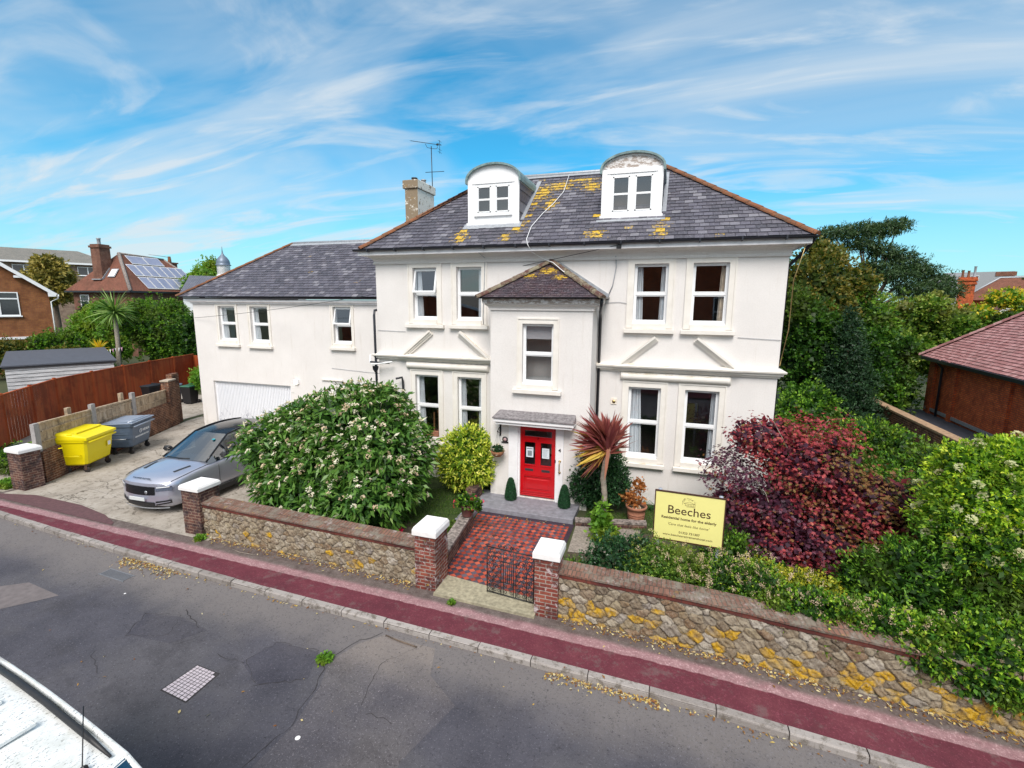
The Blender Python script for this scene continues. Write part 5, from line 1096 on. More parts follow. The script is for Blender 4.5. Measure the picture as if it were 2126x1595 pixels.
# ------------------------------------------------------------------ driveway boundary wall with panels
wl0,wl1=(-18.1,-4.40),(-21.6,2.9)
t=empty('boundary_wall',(wl0[0],wl0[1],0),0,'low brick driveway wall topped with weathered timber panels','wall')
def bl(s,off=0,z=0):
    dx,dy=wl1[0]-wl0[0],wl1[1]-wl0[1]; L=math.hypot(dx,dy); nx,ny=dy/L,-dx/L   # nx,ny -> right side (towards +x)
    return (wl0[0]+dx*s+nx*off,wl0[1]+dy*s+ny*off,z)
off=Matrix.Translation((-wl0[0],-wl0[1],0))
def par(w,name,mat):
    o=w.build(name,mat); o.parent=t; o.matrix_parent_inverse=off; return o
def wbox(w,s0,s1,o0,o1,z0,z1,z0b=None,z1b=None):
    z0b=z0 if z0b is None else z0b; z1b=z1 if z1b is None else z1b
    P=[bl(s0,o0,z0),bl(s0,o1,z0),bl(s1,o1,z0b),bl(s1,o0,z0b)];Q=[bl(s0,o0,z1),bl(s0,o1,z1),bl(s1,o1,z1b),bl(s1,o0,z1b)]
    w.face(P[::-1]);w.face(Q)
    for i in range(4): w.face([P[i],P[(i+1)%4],Q[(i+1)%4],Q[i]])
w=MB(); wbox(w,0,.86,-.22,0,-.1,1.0,None,1.12); par(w,'brickwork',M['drivebrick'])
w=MB(); wbox(w,.86,.93,-.28,.03,-.1,2.05); wbox(w,.93,1.0,-.34,-.1,-.1,2.3); par(w,'brick_pier',M['drivebrick'])
w=MB(); wbox(w,.855,.935,-.30,.05,2.05,2.11); par(w,'pier_cap',plain('cement_cap',(.45,.38,.3),.9))
k=NT('weathered_timber'); n=k.noise(3,6,.7,co=k.co(scale=(2.5,2.5,.35))); c=k.ramp(n,[(.3,(.27,.19,.12)),(.5,(.44,.33,.22)),(.7,(.58,.47,.35))]); c=k.mix(k.math('MULTIPLY',k.rng(k.noise(2.5,5,.75),.5,.62),.6),c,(.13,.10,.07)); k.fin(c,.9); k.bump(n,.4,.02); M['timber']=k.m
zt0,zt1=1.84,1.62
pn=[.02,.30,.575,.86]
for i in range(3):
    w=MB(); a,b=pn[i],pn[i+1]; nb=9
    for j in range(nb):
        s0=a+(b-a)*j/nb; s1=a+(b-a)*(j+1)/nb-.002; zz=zt0+(zt1-zt0)*s0; wbox(w,s0,s1,-.14-(j%2)*.006,-.12,1.0+.12*s0,zz)
    for z in (1.12+.1*a,1.45+.12*a,): wbox(w,a+.005,b-.005,-.12,-.085,z+.12,z+.165,z+.145,z+.19)
    wbox(w,a,b,-.16,-.08,zt0+(zt1-zt0)*a,zt0+(zt1-zt0)*a+.05,zt0+(zt1-zt0)*b,zt0+(zt1-zt0)*b+.05)
    par(w,'fence_panel',M['timber'])
for s in (.0,.30,.575,):
    w=MB(); wbox(w,s-.012,s+.012,-.17,-.06,.9,zt0+.05+(.1 if s else -.0)); par(w,'fence_post',plain('grey_post_concrete',(.33,.31,.30),.9,var=.2,vs=9))
for s in (.19,.52):
    w=MB(); wbox(w,s-.01,s+.01,-.3,-.2,.5,zt0+.22); par(w,'fence_post',M['timber'])
flat('cloth_scrap',[(-18.02,-4.05),(-17.9,-4.1),(-17.88,-4.0),(-18,-3.95)],1.02,M['ybin'],kind=None); bpy.data.objects['cloth_scrap']['label']='small yellow rag lying on the low wall beside the pier'; bpy.data.objects['cloth_scrap']['category']='rag'
# red-brown fence
k=NT('red_brown_stain'); n=k.noise(2.2,6,.7,co=k.co(scale=(3,3,.3))); c=k.ramp(k.attr('rnd'),[(0,(.29,.048,.013)),(1,(.44,.085,.024))]); c=k.mix(k.math('MULTIPLY',k.rng(n,.4,.62),.7),c,(.37,.10,.03)); c=k.mix(k.math('MULTIPLY',k.rng(k.noise(.5,5,.7),.45,.6),.5),c,(.10,.018,.008)); k.fin(c,.75,spec=.25); M['fence']=k.m
fp=[(-20.9,-5.4),(-24.3,-2.3),(-27.0,.9),(-29.0,5.2),(-31.3,11.3)]
t=empty('board_fence',(-26,0,0),0,'tall red-brown stained close-board fence','fence')
w=MB(); P=[]
for a,b in zip(fp,fp[1:]):
    L=math.dist(a,b); n=int(L/.11)
    for i in range(n):
        x0,y0=a[0]+(b[0]-a[0])*i/n,a[1]+(b[1]-a[1])*i/n; x1,y1=a[0]+(b[0]-a[0])*(i+.95)/n,a[1]+(b[1]-a[1])*(i+.95)/n
        w.face([(x0,y0-.01*(i%2),0),(x1,y1-.01*(i%2),0),(x1,y1-.01*(i%2),1.97),(x0,y0-.01*(i%2),1.97)])
        w.face([(x0,y0+.05,0),(x0,y0+.05,1.97),(x1,y1+.05,1.97),(x1,y1+.05,0)])
o=w.build('boards',M['fence']); o.parent=t; o.matrix_parent_inverse=Matrix.Translation((26,0,0))
w=MB()
for a,b in zip(fp,fp[1:]):
    L=math.dist(a,b); n=max(1,round(L/1.9))
    w.beam((a[0],a[1]+.02,1.99),(b[0],b[1]+.02,1.99),.09,.04)
    for i in range(n): x,y=a[0]+(b[0]-a[0])*i/n,a[1]+(b[1]-a[1])*i/n; w.box(x-.05,x+.05,y-.04,y+.06,0,2.06)
o=w.build('posts_and_capping',M['fence']); o.name='capping'; o.parent=t; o.matrix_parent_inverse=Matrix.Translation((26,0,0))
w=MB(); w.box(-31.3,-19,2.35+.0+8.9,2.5+8.9,0,1.9); o=w.build('board_fence',M['fence']); tag(o,'dark red-brown fence closing the back of the side yard','fence')
# ------------------------------------------------------------------ neighbouring buildings
RZ=R(17.884)
def tri_plane_uv(): pass
def tiledmat(name,c1,c2,row=.1,dark=.6):
    k=NT(name); uv=k.co('UV'); b=k.n('ShaderNodeTexBrick'); b.inputs['Scale'].default_value=1; b.inputs['Brick Width'].default_value=.17; b.inputs['Row Height'].default_value=row; b.inputs['Mortar Size'].default_value=.008; k.l(uv,b.inputs['Vector'])
    b.inputs['Color1'].default_value=(*c1,1); b.inputs['Color2'].default_value=(*c2,1); b.inputs['Mortar'].default_value=(c1[0]*.3,c1[1]*.3,c1[2]*.3,1)
    c=k.mix(k.math('MULTIPLY',k.rng(k.noise(.9,6,.7),.42,.65),dark),b.outputs[0],(c1[0]*.55,c1[1]*.62,c1[2]*.6)); c=k.mix(k.math('MULTIPLY',k.rng(k.noise(7,5,.8),.55,.7),.4),c,(.33,.25,.17)); k.fin(c,.9,spec=.2); k.bump(k.math('SUBTRACT',k.noise(9,3),b.outputs['Fac']),.5,.03); return k.m
M['tile_red']=tiledmat('aged_red_roof_tiles',(.20,.085,.06),(.26,.11,.075)); M['tile_grey']=tiledmat('grey_roof_tiles',(.20,.195,.18),(.25,.235,.21),.2,.3); M['tile_slate']=tiledmat('blue_slate_roof',(.13,.14,.18),(.16,.17,.21),.22,.25)
def farwin(par,x0,x1,z0,z1,y,cols=(.5,),split=None,name='window'):
    w=MB(); f=.07
    for q in ((x0,x0+f,z0,z1),(x1-f,x1,z0,z1),(x0+f,x1-f,z0,z0+f),(x0+f,x1-f,z1-f,z1)): w.box(q[0],q[1],y-.05,y+.03,q[2],q[3])
    for c in cols: xc=x0+(x1-x0)*c; w.box(xc-.06,xc+.06,y-.06,y+.02,z0+f,z1-f)
    if split: zc=z0+(z1-z0)*split; w.box(x0+f,x1-f,y-.055,y+.01,zc-.05,zc+.05)
    w.box(x0-.08,x1+.08,y-.12,y+.02,z0-.09,z0-.001); o=w.build(name,M['upvc'],par)
    g=MB(); g.face([(x0+.05,y-.004,z0+.05),(x1-.05,y-.004,z0+.05),(x1-.05,y-.004,z1-.05),(x0+.05,y-.004,z1-.05)]); g.build('pane',M['fglass'],o); return o
M['fglass']=plain('dark_window_glass',(.03,.032,.04),.06,spec=.8,var=.2)
def gablehouse(par,x0,x1,y0,y1,ze,za,wm,rm,over=.5,z0=-.2):
    xm=(x0+x1)/2; w=MB()
    for y,s in ((y0,1),(y1,-1)):
        p=[(x0,y,z0),(x1,y,z0),(x1,y,ze),(xm,y,za),(x0,y,ze)]; w.face(p[::s])
    w.face([(x1,y0,z0),(x1,y1,z0),(x1,y1,ze),(x1,y0,ze)]); w.face([(x0,y1,z0),(x0,y0,z0),(x0,y0,ze),(x0,y1,ze)]); w.build('wall',wm,par)
    w=MB(); k_=(za-ze)/(xm-x0); th=.1
    for s,xe in ((-1,x0-over),(1,x1+over)):
        zz=ze-k_*over
        a=[(xe,y0-.45,zz+.12),(xe,y1+.45,zz+.12),(xm,y1+.45,za+.12),(xm,y0-.45,za+.12)]; w.face(a[::s]); 
    w.build('roof',rm,par)
    w=MB()
    for s,xe in ((-1,x0-over),(1,x1+over)):
        zz=ze-k_*over; w.beam((xe,y0-.42,zz),(xm,y0-.42,za),.05,.24,up=(0,0,1)); w.box(min(xe,xe-s*.04),max(xe,xe-s*.04),y0-.45,y1+.45,zz-.1,zz+.08)
        if s==1: w.box(x1-.1,xe+.0,y0-.45,y0-.1,zz-.05,zz+.35) if False else w.face([(x1-.05,y0-.43,zz-.12),(xe,y0-.43,zz-.12),(xe,y0-.43,zz+.05),(x1-.05,y0-.43,zz+.05+k_*over)])
    for zz in ((ze+1.05),): 
        for xx in (x1-1.45,): w.box(xx-.35,xx+.1,y0-.4,y0,zz-.12,zz+.05)
    w.build('bargeboard',M['whitepaint'],par)
t=empty('brick_house',(-46.84,12.0,0),R(63),'orange brick house with white bargeboard at the left edge','house')
gablehouse(t,-10.4,.0,0,8,6.35,10.5,M['orangebrick'],M['tile_grey'],.42)
farwin(t,-4.9,-1.72,4.42,6.2,-.02,(.33,.66),.72)
w=MB(); w.tube([(.55,-.4,6.05),(.5,-.3,5.75),(.08,-.08,5.5),(.08,-.08,0)],.05,6); w.build('drainpipe',M['upvc'],t)
w=MB(); w.box(-5,-.4,-.1,0,2.62,2.8); w.build('band_course',M['whitepaint'],t)
# solar house
t=empty('solar_house',(-50.96,20.99,0),R(97),'brown brick house with red tiled hip roof and rows of solar panels','house')
HX,HY,HE,HR,hr=10.6,8.0,6.6,10.5,2.7
w=MB(); w.box(.4,HX-.4,.4,HY-.4,-.2,HE); w.build('wall',M['brownbrick'],t)
c00,c10,c11,c01=(0,0,HE),(HX,0,HE),(HX,HY,HE),(0,HY,HE); A1,A2=(hr,HY/2,HR),(HX-hr,HY/2,HR-.2)
w=MB(); w.face([c00,c10,A2,A1]); w.face([c10,c11,A2]); w.face([c11,c01,A1,A2]); w.face([c01,c00,A1]); rf=w.build('roof',M['tile_red'],t)
w=MB(); w.tube([c00,A1],.17,6); w.tube([A1,A2],.13,6); w.tube([c10,A2],.12,6); w.build('hip_ridge',M['mosscap'],rf)
w=MB(); w.beam((-.05,-.05,6.5),(HX,-.05,6.5),.15,.16); w.beam((-.05,-.05,6.5),(-.05,HY,6.5),.15,.16); w.build('gutter',M['gutter'],t)
fn=Vector((0,-(HR-HE),HY/2)).normalized()
def bq(x,v,h): p=Vector((x,HY/2*v,HE+(HR-HE)*v))+fn*h; return tuple(p)
k=NT('solar_cells'); k.fin(k.ramp(k.noise(1.2,2),[(.3,(.22,.24,.34)),(.7,(.30,.31,.42))]),.12,spec=.9,coat=.8); M['solar']=k.m
for v0,v1,u0,u1,n in ((.06,.36,2.1,9.3,7),(.39,.69,2.1,8.9,7),(.72,.94,3.0,6.9,2)):
    for i in range(n):
        a=u0+(u1-u0)*i/n+.02;b=u0+(u1-u0)*(i+1)/n-.02
        w=MB(); w.face([bq(a,v0,.09),bq(b,v0,.09),bq(b,v1,.09),bq(a,v1,.09)]); w.face([bq(a,v0,.02),bq(b,v0,.02),bq(b,v0,.09),bq(a,v0,.09)]); p=w.build('solar_panel',M['capwhite'],t)
        w=MB(); g=.055; w.face([bq(a+g,v0+.012,.10),bq(b-g,v0+.012,.10),bq(b-g,v1-.012,.10),bq(a+g,v1-.012,.10)]); w.build('solar_cells',M['solar'],p)
w=MB(); w.box(.8,1.9,4.1,5.2,6.9,10.9); w.box(.7,2.0,4.0,5.3,10.9,11.1); w.box(.8,1.9,4.1,5.2,11.1,11.25); c_=w.build('chimney',M['brownbrick'],t)
w=MB(); w.lathe([(.16,0),(.15,.5),(.19,.55),(.19,.65),(.1,.65)],(1.35,4.7,11.25),10); w.build('chimney_pot',M['lead'],c_)
w=MB(); w.beam((.75,4.0,7.75),(1.6,3.95,8.85),.05,.3); w.beam((.7,4.1,7.75),(.7,5.2,7.75),.3,.1); w.build('flashing',M['lead'],c_)
ln_=Vector((-(HR-HE),0,hr)).normalized()
def lq(y,v,h): p=Vector((hr*v,y,HE+(HR-HE)*v))+ln_*h; return tuple(p)
w=MB(); w.face([lq(3.6,.34,.1),lq(2.7,.34,.1),lq(2.7,.56,.1),lq(3.6,.56,.1)]); rw=w.build('roof_window',M['lead'],t)
w=MB(); w.face([lq(3.5,.36,.13),lq(2.8,.36,.13),lq(2.8,.54,.13),lq(3.5,.54,.13)]); w.build('skylight_glass',M['capwhite'],rw)
w=MB(); w.box(.34,.39,5.6,6.7,4.9,6.2); wf=w.build('window',M['upvc'],t)
w=MB(); w.box(.32,.335,5.7,6.6,5.0,5.5); w.box(.32,.335,5.7,6.6,5.6,6.1); w.build('pane',M['fglass'],wf)
w=MB(); w.box(9.3,10.3,4.6,5.6,7.3,10.1); w.box(9.2,10.4,4.5,5.7,10.0,10.15); c_=w.build('chimney',M['brownbrick'],t); w=MB(); w.lathe([(.2,0),(.17,.4),(.14,.7)],(9.8,5.1,10.15),10); w.build('chimney_pot',M['ridge'],c_); w=MB(); w.tube([(7.6,5.6,10.9),(9.8,5.1,10.75)],.03,5); w.build('aerial',M['lead'],c_)
# block behind
t=empty('apartment_block',(-98.2,46.5,0),R(61),'long buff brick block with grey tiled roof on the left skyline','apartment block')
w=MB(); w.box(-50,2.6,0,9,-.2,11.9); w.build('wall',M['buffbrick'],t)
w=MB(); 
x0,x1,ye=-51,3.9,-.6
for q in ([(x0,ye,12.0),(x1,ye,12.0),(x1-5,4.5,14.4),(x0,4.5,14.4)],[(x1,ye,12.0),(x1,9.6,12.0),(x1-5,4.5,14.4)],[(x1,9.6,12),(x0,9.6,12),(x0,4.5,14.4),(x1-5,4.5,14.4)]): w.face(q)
w.build('roof',M['tile_grey'],t); w=MB(); w.box(x0,x1,ye-.1,ye,11.75,12.05); w.build('fascia',M['whitepaint'],t)
farwin(t,-1.6,1.1,9.95,11.4,-.02,(.5,)); farwin(t,-9.6,-6.9,9.95,11.4,-.02,(.5,)); farwin(t,-17.6,-14.9,9.95,11.4,-.02,(.5,))
# slate building with cupola
t=empty('cupola_building',(-38.98,16.63,0),R(51),'low blue slate roofed building with a lead domed cupola','building')
w=MB(); w.box(.3,10,.3,6,-.2,6.1); w.build('wall',M['whitepaint'],t)
w=MB(); 
for q in ([(0,0,6.1),(10.5,0,6.1),(10.5,2.6,7.85),(.9,2.6,7.85)],[(0,6,6.1),(0,0,6.1),(.9,2.6,7.85)],[(10.5,6,6.1),(0,6,6.1),(.9,2.6,7.85),(10.5,2.6,7.85)]): w.face(q)
w.build('roof',M['tile_slate'],t)
w=MB(); c=(3.55,2.4)
w.lathe([(.60,7.5),(.60,7.95),(.52,8.0),(.52,8.78),(.58,8.82)],(*c,0),8); cp=w.build('cupola',M['whitepaint'],t); cp.data.polygons.foreach_set('use_smooth',[False]*len(cp.data.polygons))
w=MB()
for i in range(7): w.lathe([(.522,8.06+i*.1),(.55,8.05+i*.1),(.522,8.12+i*.1)],(*c,0),8)
w.build('louvres',M['capwhite'],cp)
w=MB(); w.lathe([(.62,8.8),(.64,8.86),(.54,8.93),(.56,9.05),(.50,9.28),(.36,9.5),(.18,9.68),(.08,9.85),(.04,10.1),(.02,10.4),(0,10.5)],(*c,0),16); w.build('dome',plain('lead_dome',(.16,.20,.26),.45,metal=.3),cp)
w=MB(); w.lathe([(0,.05),(.25,.09),(.3,.0)],(2.9,.2,7.25),12); w.build('satellite_dish',M['capwhite'],t)
# right far villas
t=empty('villa',(34.86,61.8,0),R(-26),'distant villa with banded brick chimneys and brown tiled roof on the right','house')
w=MB(); w.box(.3,12,1,10,-.2,6.4); w.build('wall',M['redbrick'],t)
w=MB(); 
for q in ([(-.3,.4,6.4),(13,.4,6.4),(11,5,9.2),(3,5,9.2)],[(-.3,10,6.4),(-.3,.4,6.4),(3,5,9.2)],[(13,.4,6.4),(13,10,6.4),(11,5,9.2)],[(13,10,6.4),(-.3,10,6.4),(3,5,9.2),(11,5,9.2)]): w.face(q)
w.build('roof',M['tile_red'],t); w=MB(); w.tube([(-.3,.4,6.5),(3,5,9.25),(11,5,9.25)],.12,6); w.build('hip_ridge',M['lead'],t)
for (x,y,zb,zt_,wd) in ((.1,.6,5.0,9.1,.9),(6.6,5.6,8.0,9.9,1.0)):
    w=MB(); w.box(x-wd*.85,x+wd*.85,y-.5,y+.5,zb,zt_-.8); w.box(x-wd,x+wd,y-.65,y+.65,zt_-.8,zt_-.55); w.box(x-wd*.9,x+wd*.9,y-.55,y+.55,zt_-.55,zt_-.35); w.box(x-wd*1.05,x+wd*1.05,y-.7,y+.7,zt_-.35,zt_-.1); w.box(x-wd*.95,x+wd*.95,y-.6,y+.6,zt_-.1,zt_+.1); c_=w.build('chimney',M['redbrick'],t)
    for i,hh in enumerate((.9,.8,1.3)): w=MB(); w.lathe([(.16,0),(.12,.3),(.12,hh-.1),(.17,hh)],(x-wd*.6+i*wd*.6,y,zt_+.1),10); w.build('chimney_pot',M['ridge'] if i!=2 else M['lead'],c_)
t=empty('distant_block',(62.55,125.06,0),R(-26),'pale flat-roofed block on the horizon behind the distant chimneys','building')
w=MB(); w.box(-4.5,1.5,0,9,-.2,12.6); w.box(-2.6,9,1,10,-.2,13.3); w.box(9,24,2,9,-.2,12.3); w.build('wall',plain('pale_grey_render',(.33,.34,.36),.9),t); farwin(t,2.0,3.4,11.5,12.5,.98,())
w=MB(); w.box(6,9.3,.9,1.0,12.3,13.2); w.build('parapet',M['brownbrick'],t)
# white gable bit among yellow leaves
t=empty('small_gable_house',(22.5,30.2,0),R(-20),'small red brick gable with white bargeboard among yellow leaves','house')
gablehouse(t,-.2,5,0,6,5.1,7.0,M['redbrick'],M['tile_red'],.3)
# neighbour outbuilding right
t=empty('tiled_annexe',(12.0,15.3,0),0,'red brick annexe with pink clay tiled hip roof at the right edge','building')
nx0,ny0,nz=12.0,15.34,3.2; nx1,ny1=10.75,-1.0
T=Matrix.Translation((-12,-15.3,0))
def np_(w,name,mat,p=None):
    o=w.build(name,mat); o.parent=t if p is None else p
    if p is None: o.matrix_parent_inverse=T
    return o
du=Vector((nx0-nx1,ny0-ny1,0)).normalized(); dn=Vector((du.y,-du.x,0))   # into building (+x)
def N(s,o_,z): p=Vector((nx1,ny1,0))+du*s+dn*o_; return (p.x,p.y,z)
Ln=math.hypot(nx0-nx1,ny0-ny1)
w=MB(); w.face([N(0,.3,0),N(0,.3,nz),N(Ln-.3,.3,nz),N(Ln-.3,.3,0)]); w.face([N(Ln-.3,.3,0),N(Ln-.3,.3,nz),N(Ln-.3,9,nz),N(Ln-.3,9,0)]); w.face([N(0,.3,0),N(0,9,0),N(0,9,nz),N(0,.3,nz)]); np_(w,'wall',M['redbrick'])
for s in (Ln-1.2,Ln-3.4,Ln-7.5): 
    w=MB(); P=[N(s,.20,0),N(s+.36,.20,0),N(s+.36,.3,0),N(s,.3,0)]; qb(w,[(p[0],p[1]) for p in P],0,nz-.15); np_(w,'pilaster',M['redbrick'])
w=MB(); 
Lr=6.5; 
for q in ([N(0,0,nz),N(Ln,0,nz),N(Ln-4.5,4.5,nz+.84*4.5),N(0,4.5,nz+.84*4.5)],[N(Ln,0,nz),N(Ln,9,nz),N(Ln-4.5,4.5,nz+.84*4.5)],[N(Ln,9,nz),N(0,9,nz),N(0,4.5,nz+.84*4.5),N(Ln-4.5,4.5,nz+.84*4.5)]): w.face([(x,y,z-.02) for x,y,z in q])
rf=np_(w,'roof',M['deck'])
k=NT('pink_clay_tile'); c=k.ramp(k.attr('rnd'),[(0,(.34,.15,.145)),(.5,(.46,.23,.225)),(1,(.56,.32,.31))]); c=k.mix(k.math('MULTIPLY',k.rng(k.noise(1.3,5,.7),.45,.65),.4),c,(.22,.13,.12)); c=k.mix(k.rng(k.noise(25,4,.8),.6,.7),c,(.46,.33,.30)); k.fin(c,.85,spec=.2); k.bump(k.noise(40,3),.3,.01); M['pinktile']=k.m
Ls_=math.hypot(4.5,.84*4.5); vs=(dn.x*4.5,dn.y*4.5,.84*4.5)
# slates() helper uses hb -> house parent; build directly
_hb=hb
def hb(w,name,mat,parent=None,**k_): return np_(w,name,mat)
slates('roof_tiles',N(0,0,nz),tuple(du),vs,Ls_,lambda s:(0,Ln-4.5*s/Ls_),.155,.19,M['pinktile'],(),th=.026)
hiptiles('hip_ridge',N(Ln,0,nz+.03),N(Ln-4.5,4.5,nz+.84*4.5+.04),M['pinktile'],r=.12,step=.3)
hb=_hb
w=MB(); w.beam(N(0,-.06,nz-.06),N(Ln+.05,-.06,nz-.06),.12,.12); w.beam(N(0,.15,nz-.14),N(Ln,.15,nz-.14),.3,.06); w.tube([N(Ln-2.0,-.05,nz-.1),N(Ln-2.0,.2,nz-.4),N(Ln-2.0,.2,0)],.05,6); np_(w,'gutter',M['gutter'])
w=MB(); w.beam(N(0,.26,.98),N(Ln-.6,.26,.72),.05,.14); np_(w,'lead_flashing',M['lead'])
w=MB(); w.face([(8.5,11.4,.55),(8.5,-4,1.0),(11.2,-4,1.0),(12.25,15.2,.5),(9.0,15.2,.5)]); w.face([(9.0,15.2,0),(9.0,15.2,.5),(12.25,15.2,.5),(12.25,15.2,0)]); w.face([(8.5,11.4,0),(8.5,11.4,.55),(9.0,15.2,.5),(9.0,15.2,0)]); tag(w.build('felt_roof_leanto',plain('dark_felt_roof',(.055,.06,.08),.8,var=.3,vs=6,bump=.2)),'low dark felt-roofed lean-to beside the red brick annexe','lean-to')
t=empty('boundary_wall',(8.35,5,0),0,'buff brick boundary wall between the garden and the lean-to','wall')
w=MB(); w.box(-.12,.13,-11,6.4,0,1.66); w.build('brickwork',M['drivebrick'],t); w=MB(); w.box(-.16,.18,-11,6.4,1.66,1.74,bev=.01); w.build('coping',M['cream_curtain'] if False else plain('tan_coping',(.34,.22,.13),.9,var=.3,vs=9),t)
# shed behind the fence
t=empty('timber_shed',(-32.6,2.1,0),R(62),'pale weathered weatherboard shed with a flat grey felt roof','shed')
k=NT('silvered_boards'); n=k.noise(2.5,6,.7,co=k.co(scale=(.6,.6,4))); k.fin(k.ramp(n,[(.3,(.28,.28,.29)),(.55,(.50,.50,.51)),(.75,(.66,.66,.67))]),.9); k.bump(n,.4,.02); M['silver']=k.m
w=MB(); nb=11; hh=2.15
x0,x1=-.0,-.0
bx0,bx1=-0.2,4.2
for i in range(nb):
    z0=.0+i*hh/nb; z1=z0+hh/nb
    w.face([(bx0,-.05,z0),(bx1,-.05,z0),(bx1,-.015,z1),(bx0,-.015,z1)]); w.face([(bx0,-.015,z0),(bx1,-.015,z0),(bx1,-.05,z0),(bx0,-.05,z0)])
w.face([(bx0,0,0),(bx0,0,hh),(bx0,7,hh),(bx0,7,0)]); w.face([(bx1,0,0),(bx1,7,0),(bx1,7,hh),(bx1,0,hh)]); w.build('wall',M['silver'],t)
w=MB(); w.box(bx0-.1,bx1+.1,-.09,-.05,hh-.1,hh+.06); w.build('fascia',M['darkplastic'],t)
w=MB(); w.face([(bx0-.15,-.12,hh+.05),(bx1+.15,-.12,hh+.05),(bx1+.15,7.2,hh+.30),(bx0-.15,7.2,hh+.30)]); w.face([(bx0-.15,-.12,hh-.0),(bx1+.15,-.12,hh-.0),(bx1+.15,-.12,hh+.05),(bx0-.15,-.12,hh+.05)]); w.build('felt_roof',plain('shed_felt',(.075,.08,.10),.85,var=.15,vs=5),t)
# houses across the road (seen only as reflections in the panes)
for (x,lab,roofm,eh_,ah_) in ((-2.0,'red brick house across the road with half-timbered gable, mirrored in the upstairs windows',M['tile_red'],6.9,11.6),(-24,'second brick house across the road, standing left of the half-timbered one',M['tile_grey'],5.2,7.6)):
    t=empty('street_house',(x,-24.0,0),math.pi,lab,'house')
    gablehouse(t,-8.5,8.5,0,9,eh_,ah_,M['redbrick'],roofm,.5)
    for wx in (-6.5,-3,.6,4.2):
        for wz in ((1.0,4.2) if eh_>6 else (1.0,3.2)): farwin(t,wx,wx+1.5,wz,wz+1.9,-.02,(),.5)
    if eh_<6: continue
    w=MB(); w.face([(-4.2,-.03,8.4),(4.2,-.03,8.4),(0,-.03,10.9)]); g_=w.build('gable_render',M['capwhite'],t); w=MB()
    for xx in (-2.4,-1.2,0,1.2,2.4): w.box(xx-.09,xx+.09,-.08,-.04,8.4,10.8-abs(xx)*.6)
    w.build('timber_frame',M['black'],t)
# garden bunting
t=empty('bunting',(-41.5,10.4,0),0,'string of pale triangular bunting flags across the back garden','bunting')
A_=[(-43.6,8.8,2.9),(-41.9,9.6,2.35),(-39.4,10.4,1.95),(-36.4,10.2,2.4)]; w=MB(); w2=MB()
for i in range(len(A_)-1):
    for j in range(9):
        t0=j/9;t1=(j+.7)/9; a=Vector(A_[i]).lerp(Vector(A_[i+1]),t0); b=Vector(A_[i]).lerp(Vector(A_[i+1]),t1); m=(a+b)/2-Vector((0,0,.28)); (w if random.random()<.6 else w2).face([a,b,m])
for ww,mt in ((w,M['white']),(w2,plain('pink_flag',(.5,.3,.4),.8))): 
    o=ww.build('flag_row',mt); o.parent=t; o.matrix_parent_inverse=Matrix.Translation((41.5,-10.4,0))
# ------------------------------------------------------------------ vegetation
def unit(a): return a/np.maximum(1e-9,np.linalg.norm(a,axis=-1,keepdims=True))
def leaves(pos,axis,nrm,L,W,fold=.25,shape=.42,droop=.0):
    """kite leaves: returns (n*4,3)"""
    axis=unit(axis); side=unit(np.cross(axis,nrm)); up=np.cross(side,axis); L=L[:,None];W=W[:,None]
    b=pos; t=pos+axis*L-np.array([0,0,1])*droop*L; m=pos+axis*L*shape
    l=m+side*W*.5+up*W*fold; r=m-side*W*.5+up*W*fold
    return np.stack([b,r,t,l],1).reshape(-1,3)
def blobs_points(blobs,n,rg,shell=.28,rough=.18,top=None,bottom_cut=None):
    B=np.array(blobs,float); vol=np.array([(b[3]*b[4]*b[5])**(2/3) for b in B]); idx=rg.choice(len(B),size=int(n*1.6),p=vol/vol.sum())
    d=unit(rg.standard_normal((len(idx),3))); 
    rad=1-np.abs(rg.normal(0,shell,len(idx))); rad=np.clip(rad,.15,1.05)
    ph=B[idx,0]*7.1; bump=1+rough*(np.sin(d[:,0]*5+ph)*np.cos(d[:,1]*6+ph*1.3)+.6*np.sin(d[:,2]*9+d[:,0]*8+ph))
    p=B[idx,:3]+d*B[idx,3:6]*(rad*bump)[:,None]
    nrm=unit(d/B[idx,3:6])
    keep=np.ones(len(idx),bool)
    for j in range(len(B)):
        q=(p-B[j,:3])/B[j,3:6]; keep&=~((idx!=j)&((q**2).sum(1)<.42))
    keep&=p[:,2]>(bottom_cut if bottom_cut is not None else .02)
    p,nrm,idx=p[keep][:n],nrm[keep][:n],idx[keep][:n]
    return p,nrm,idx
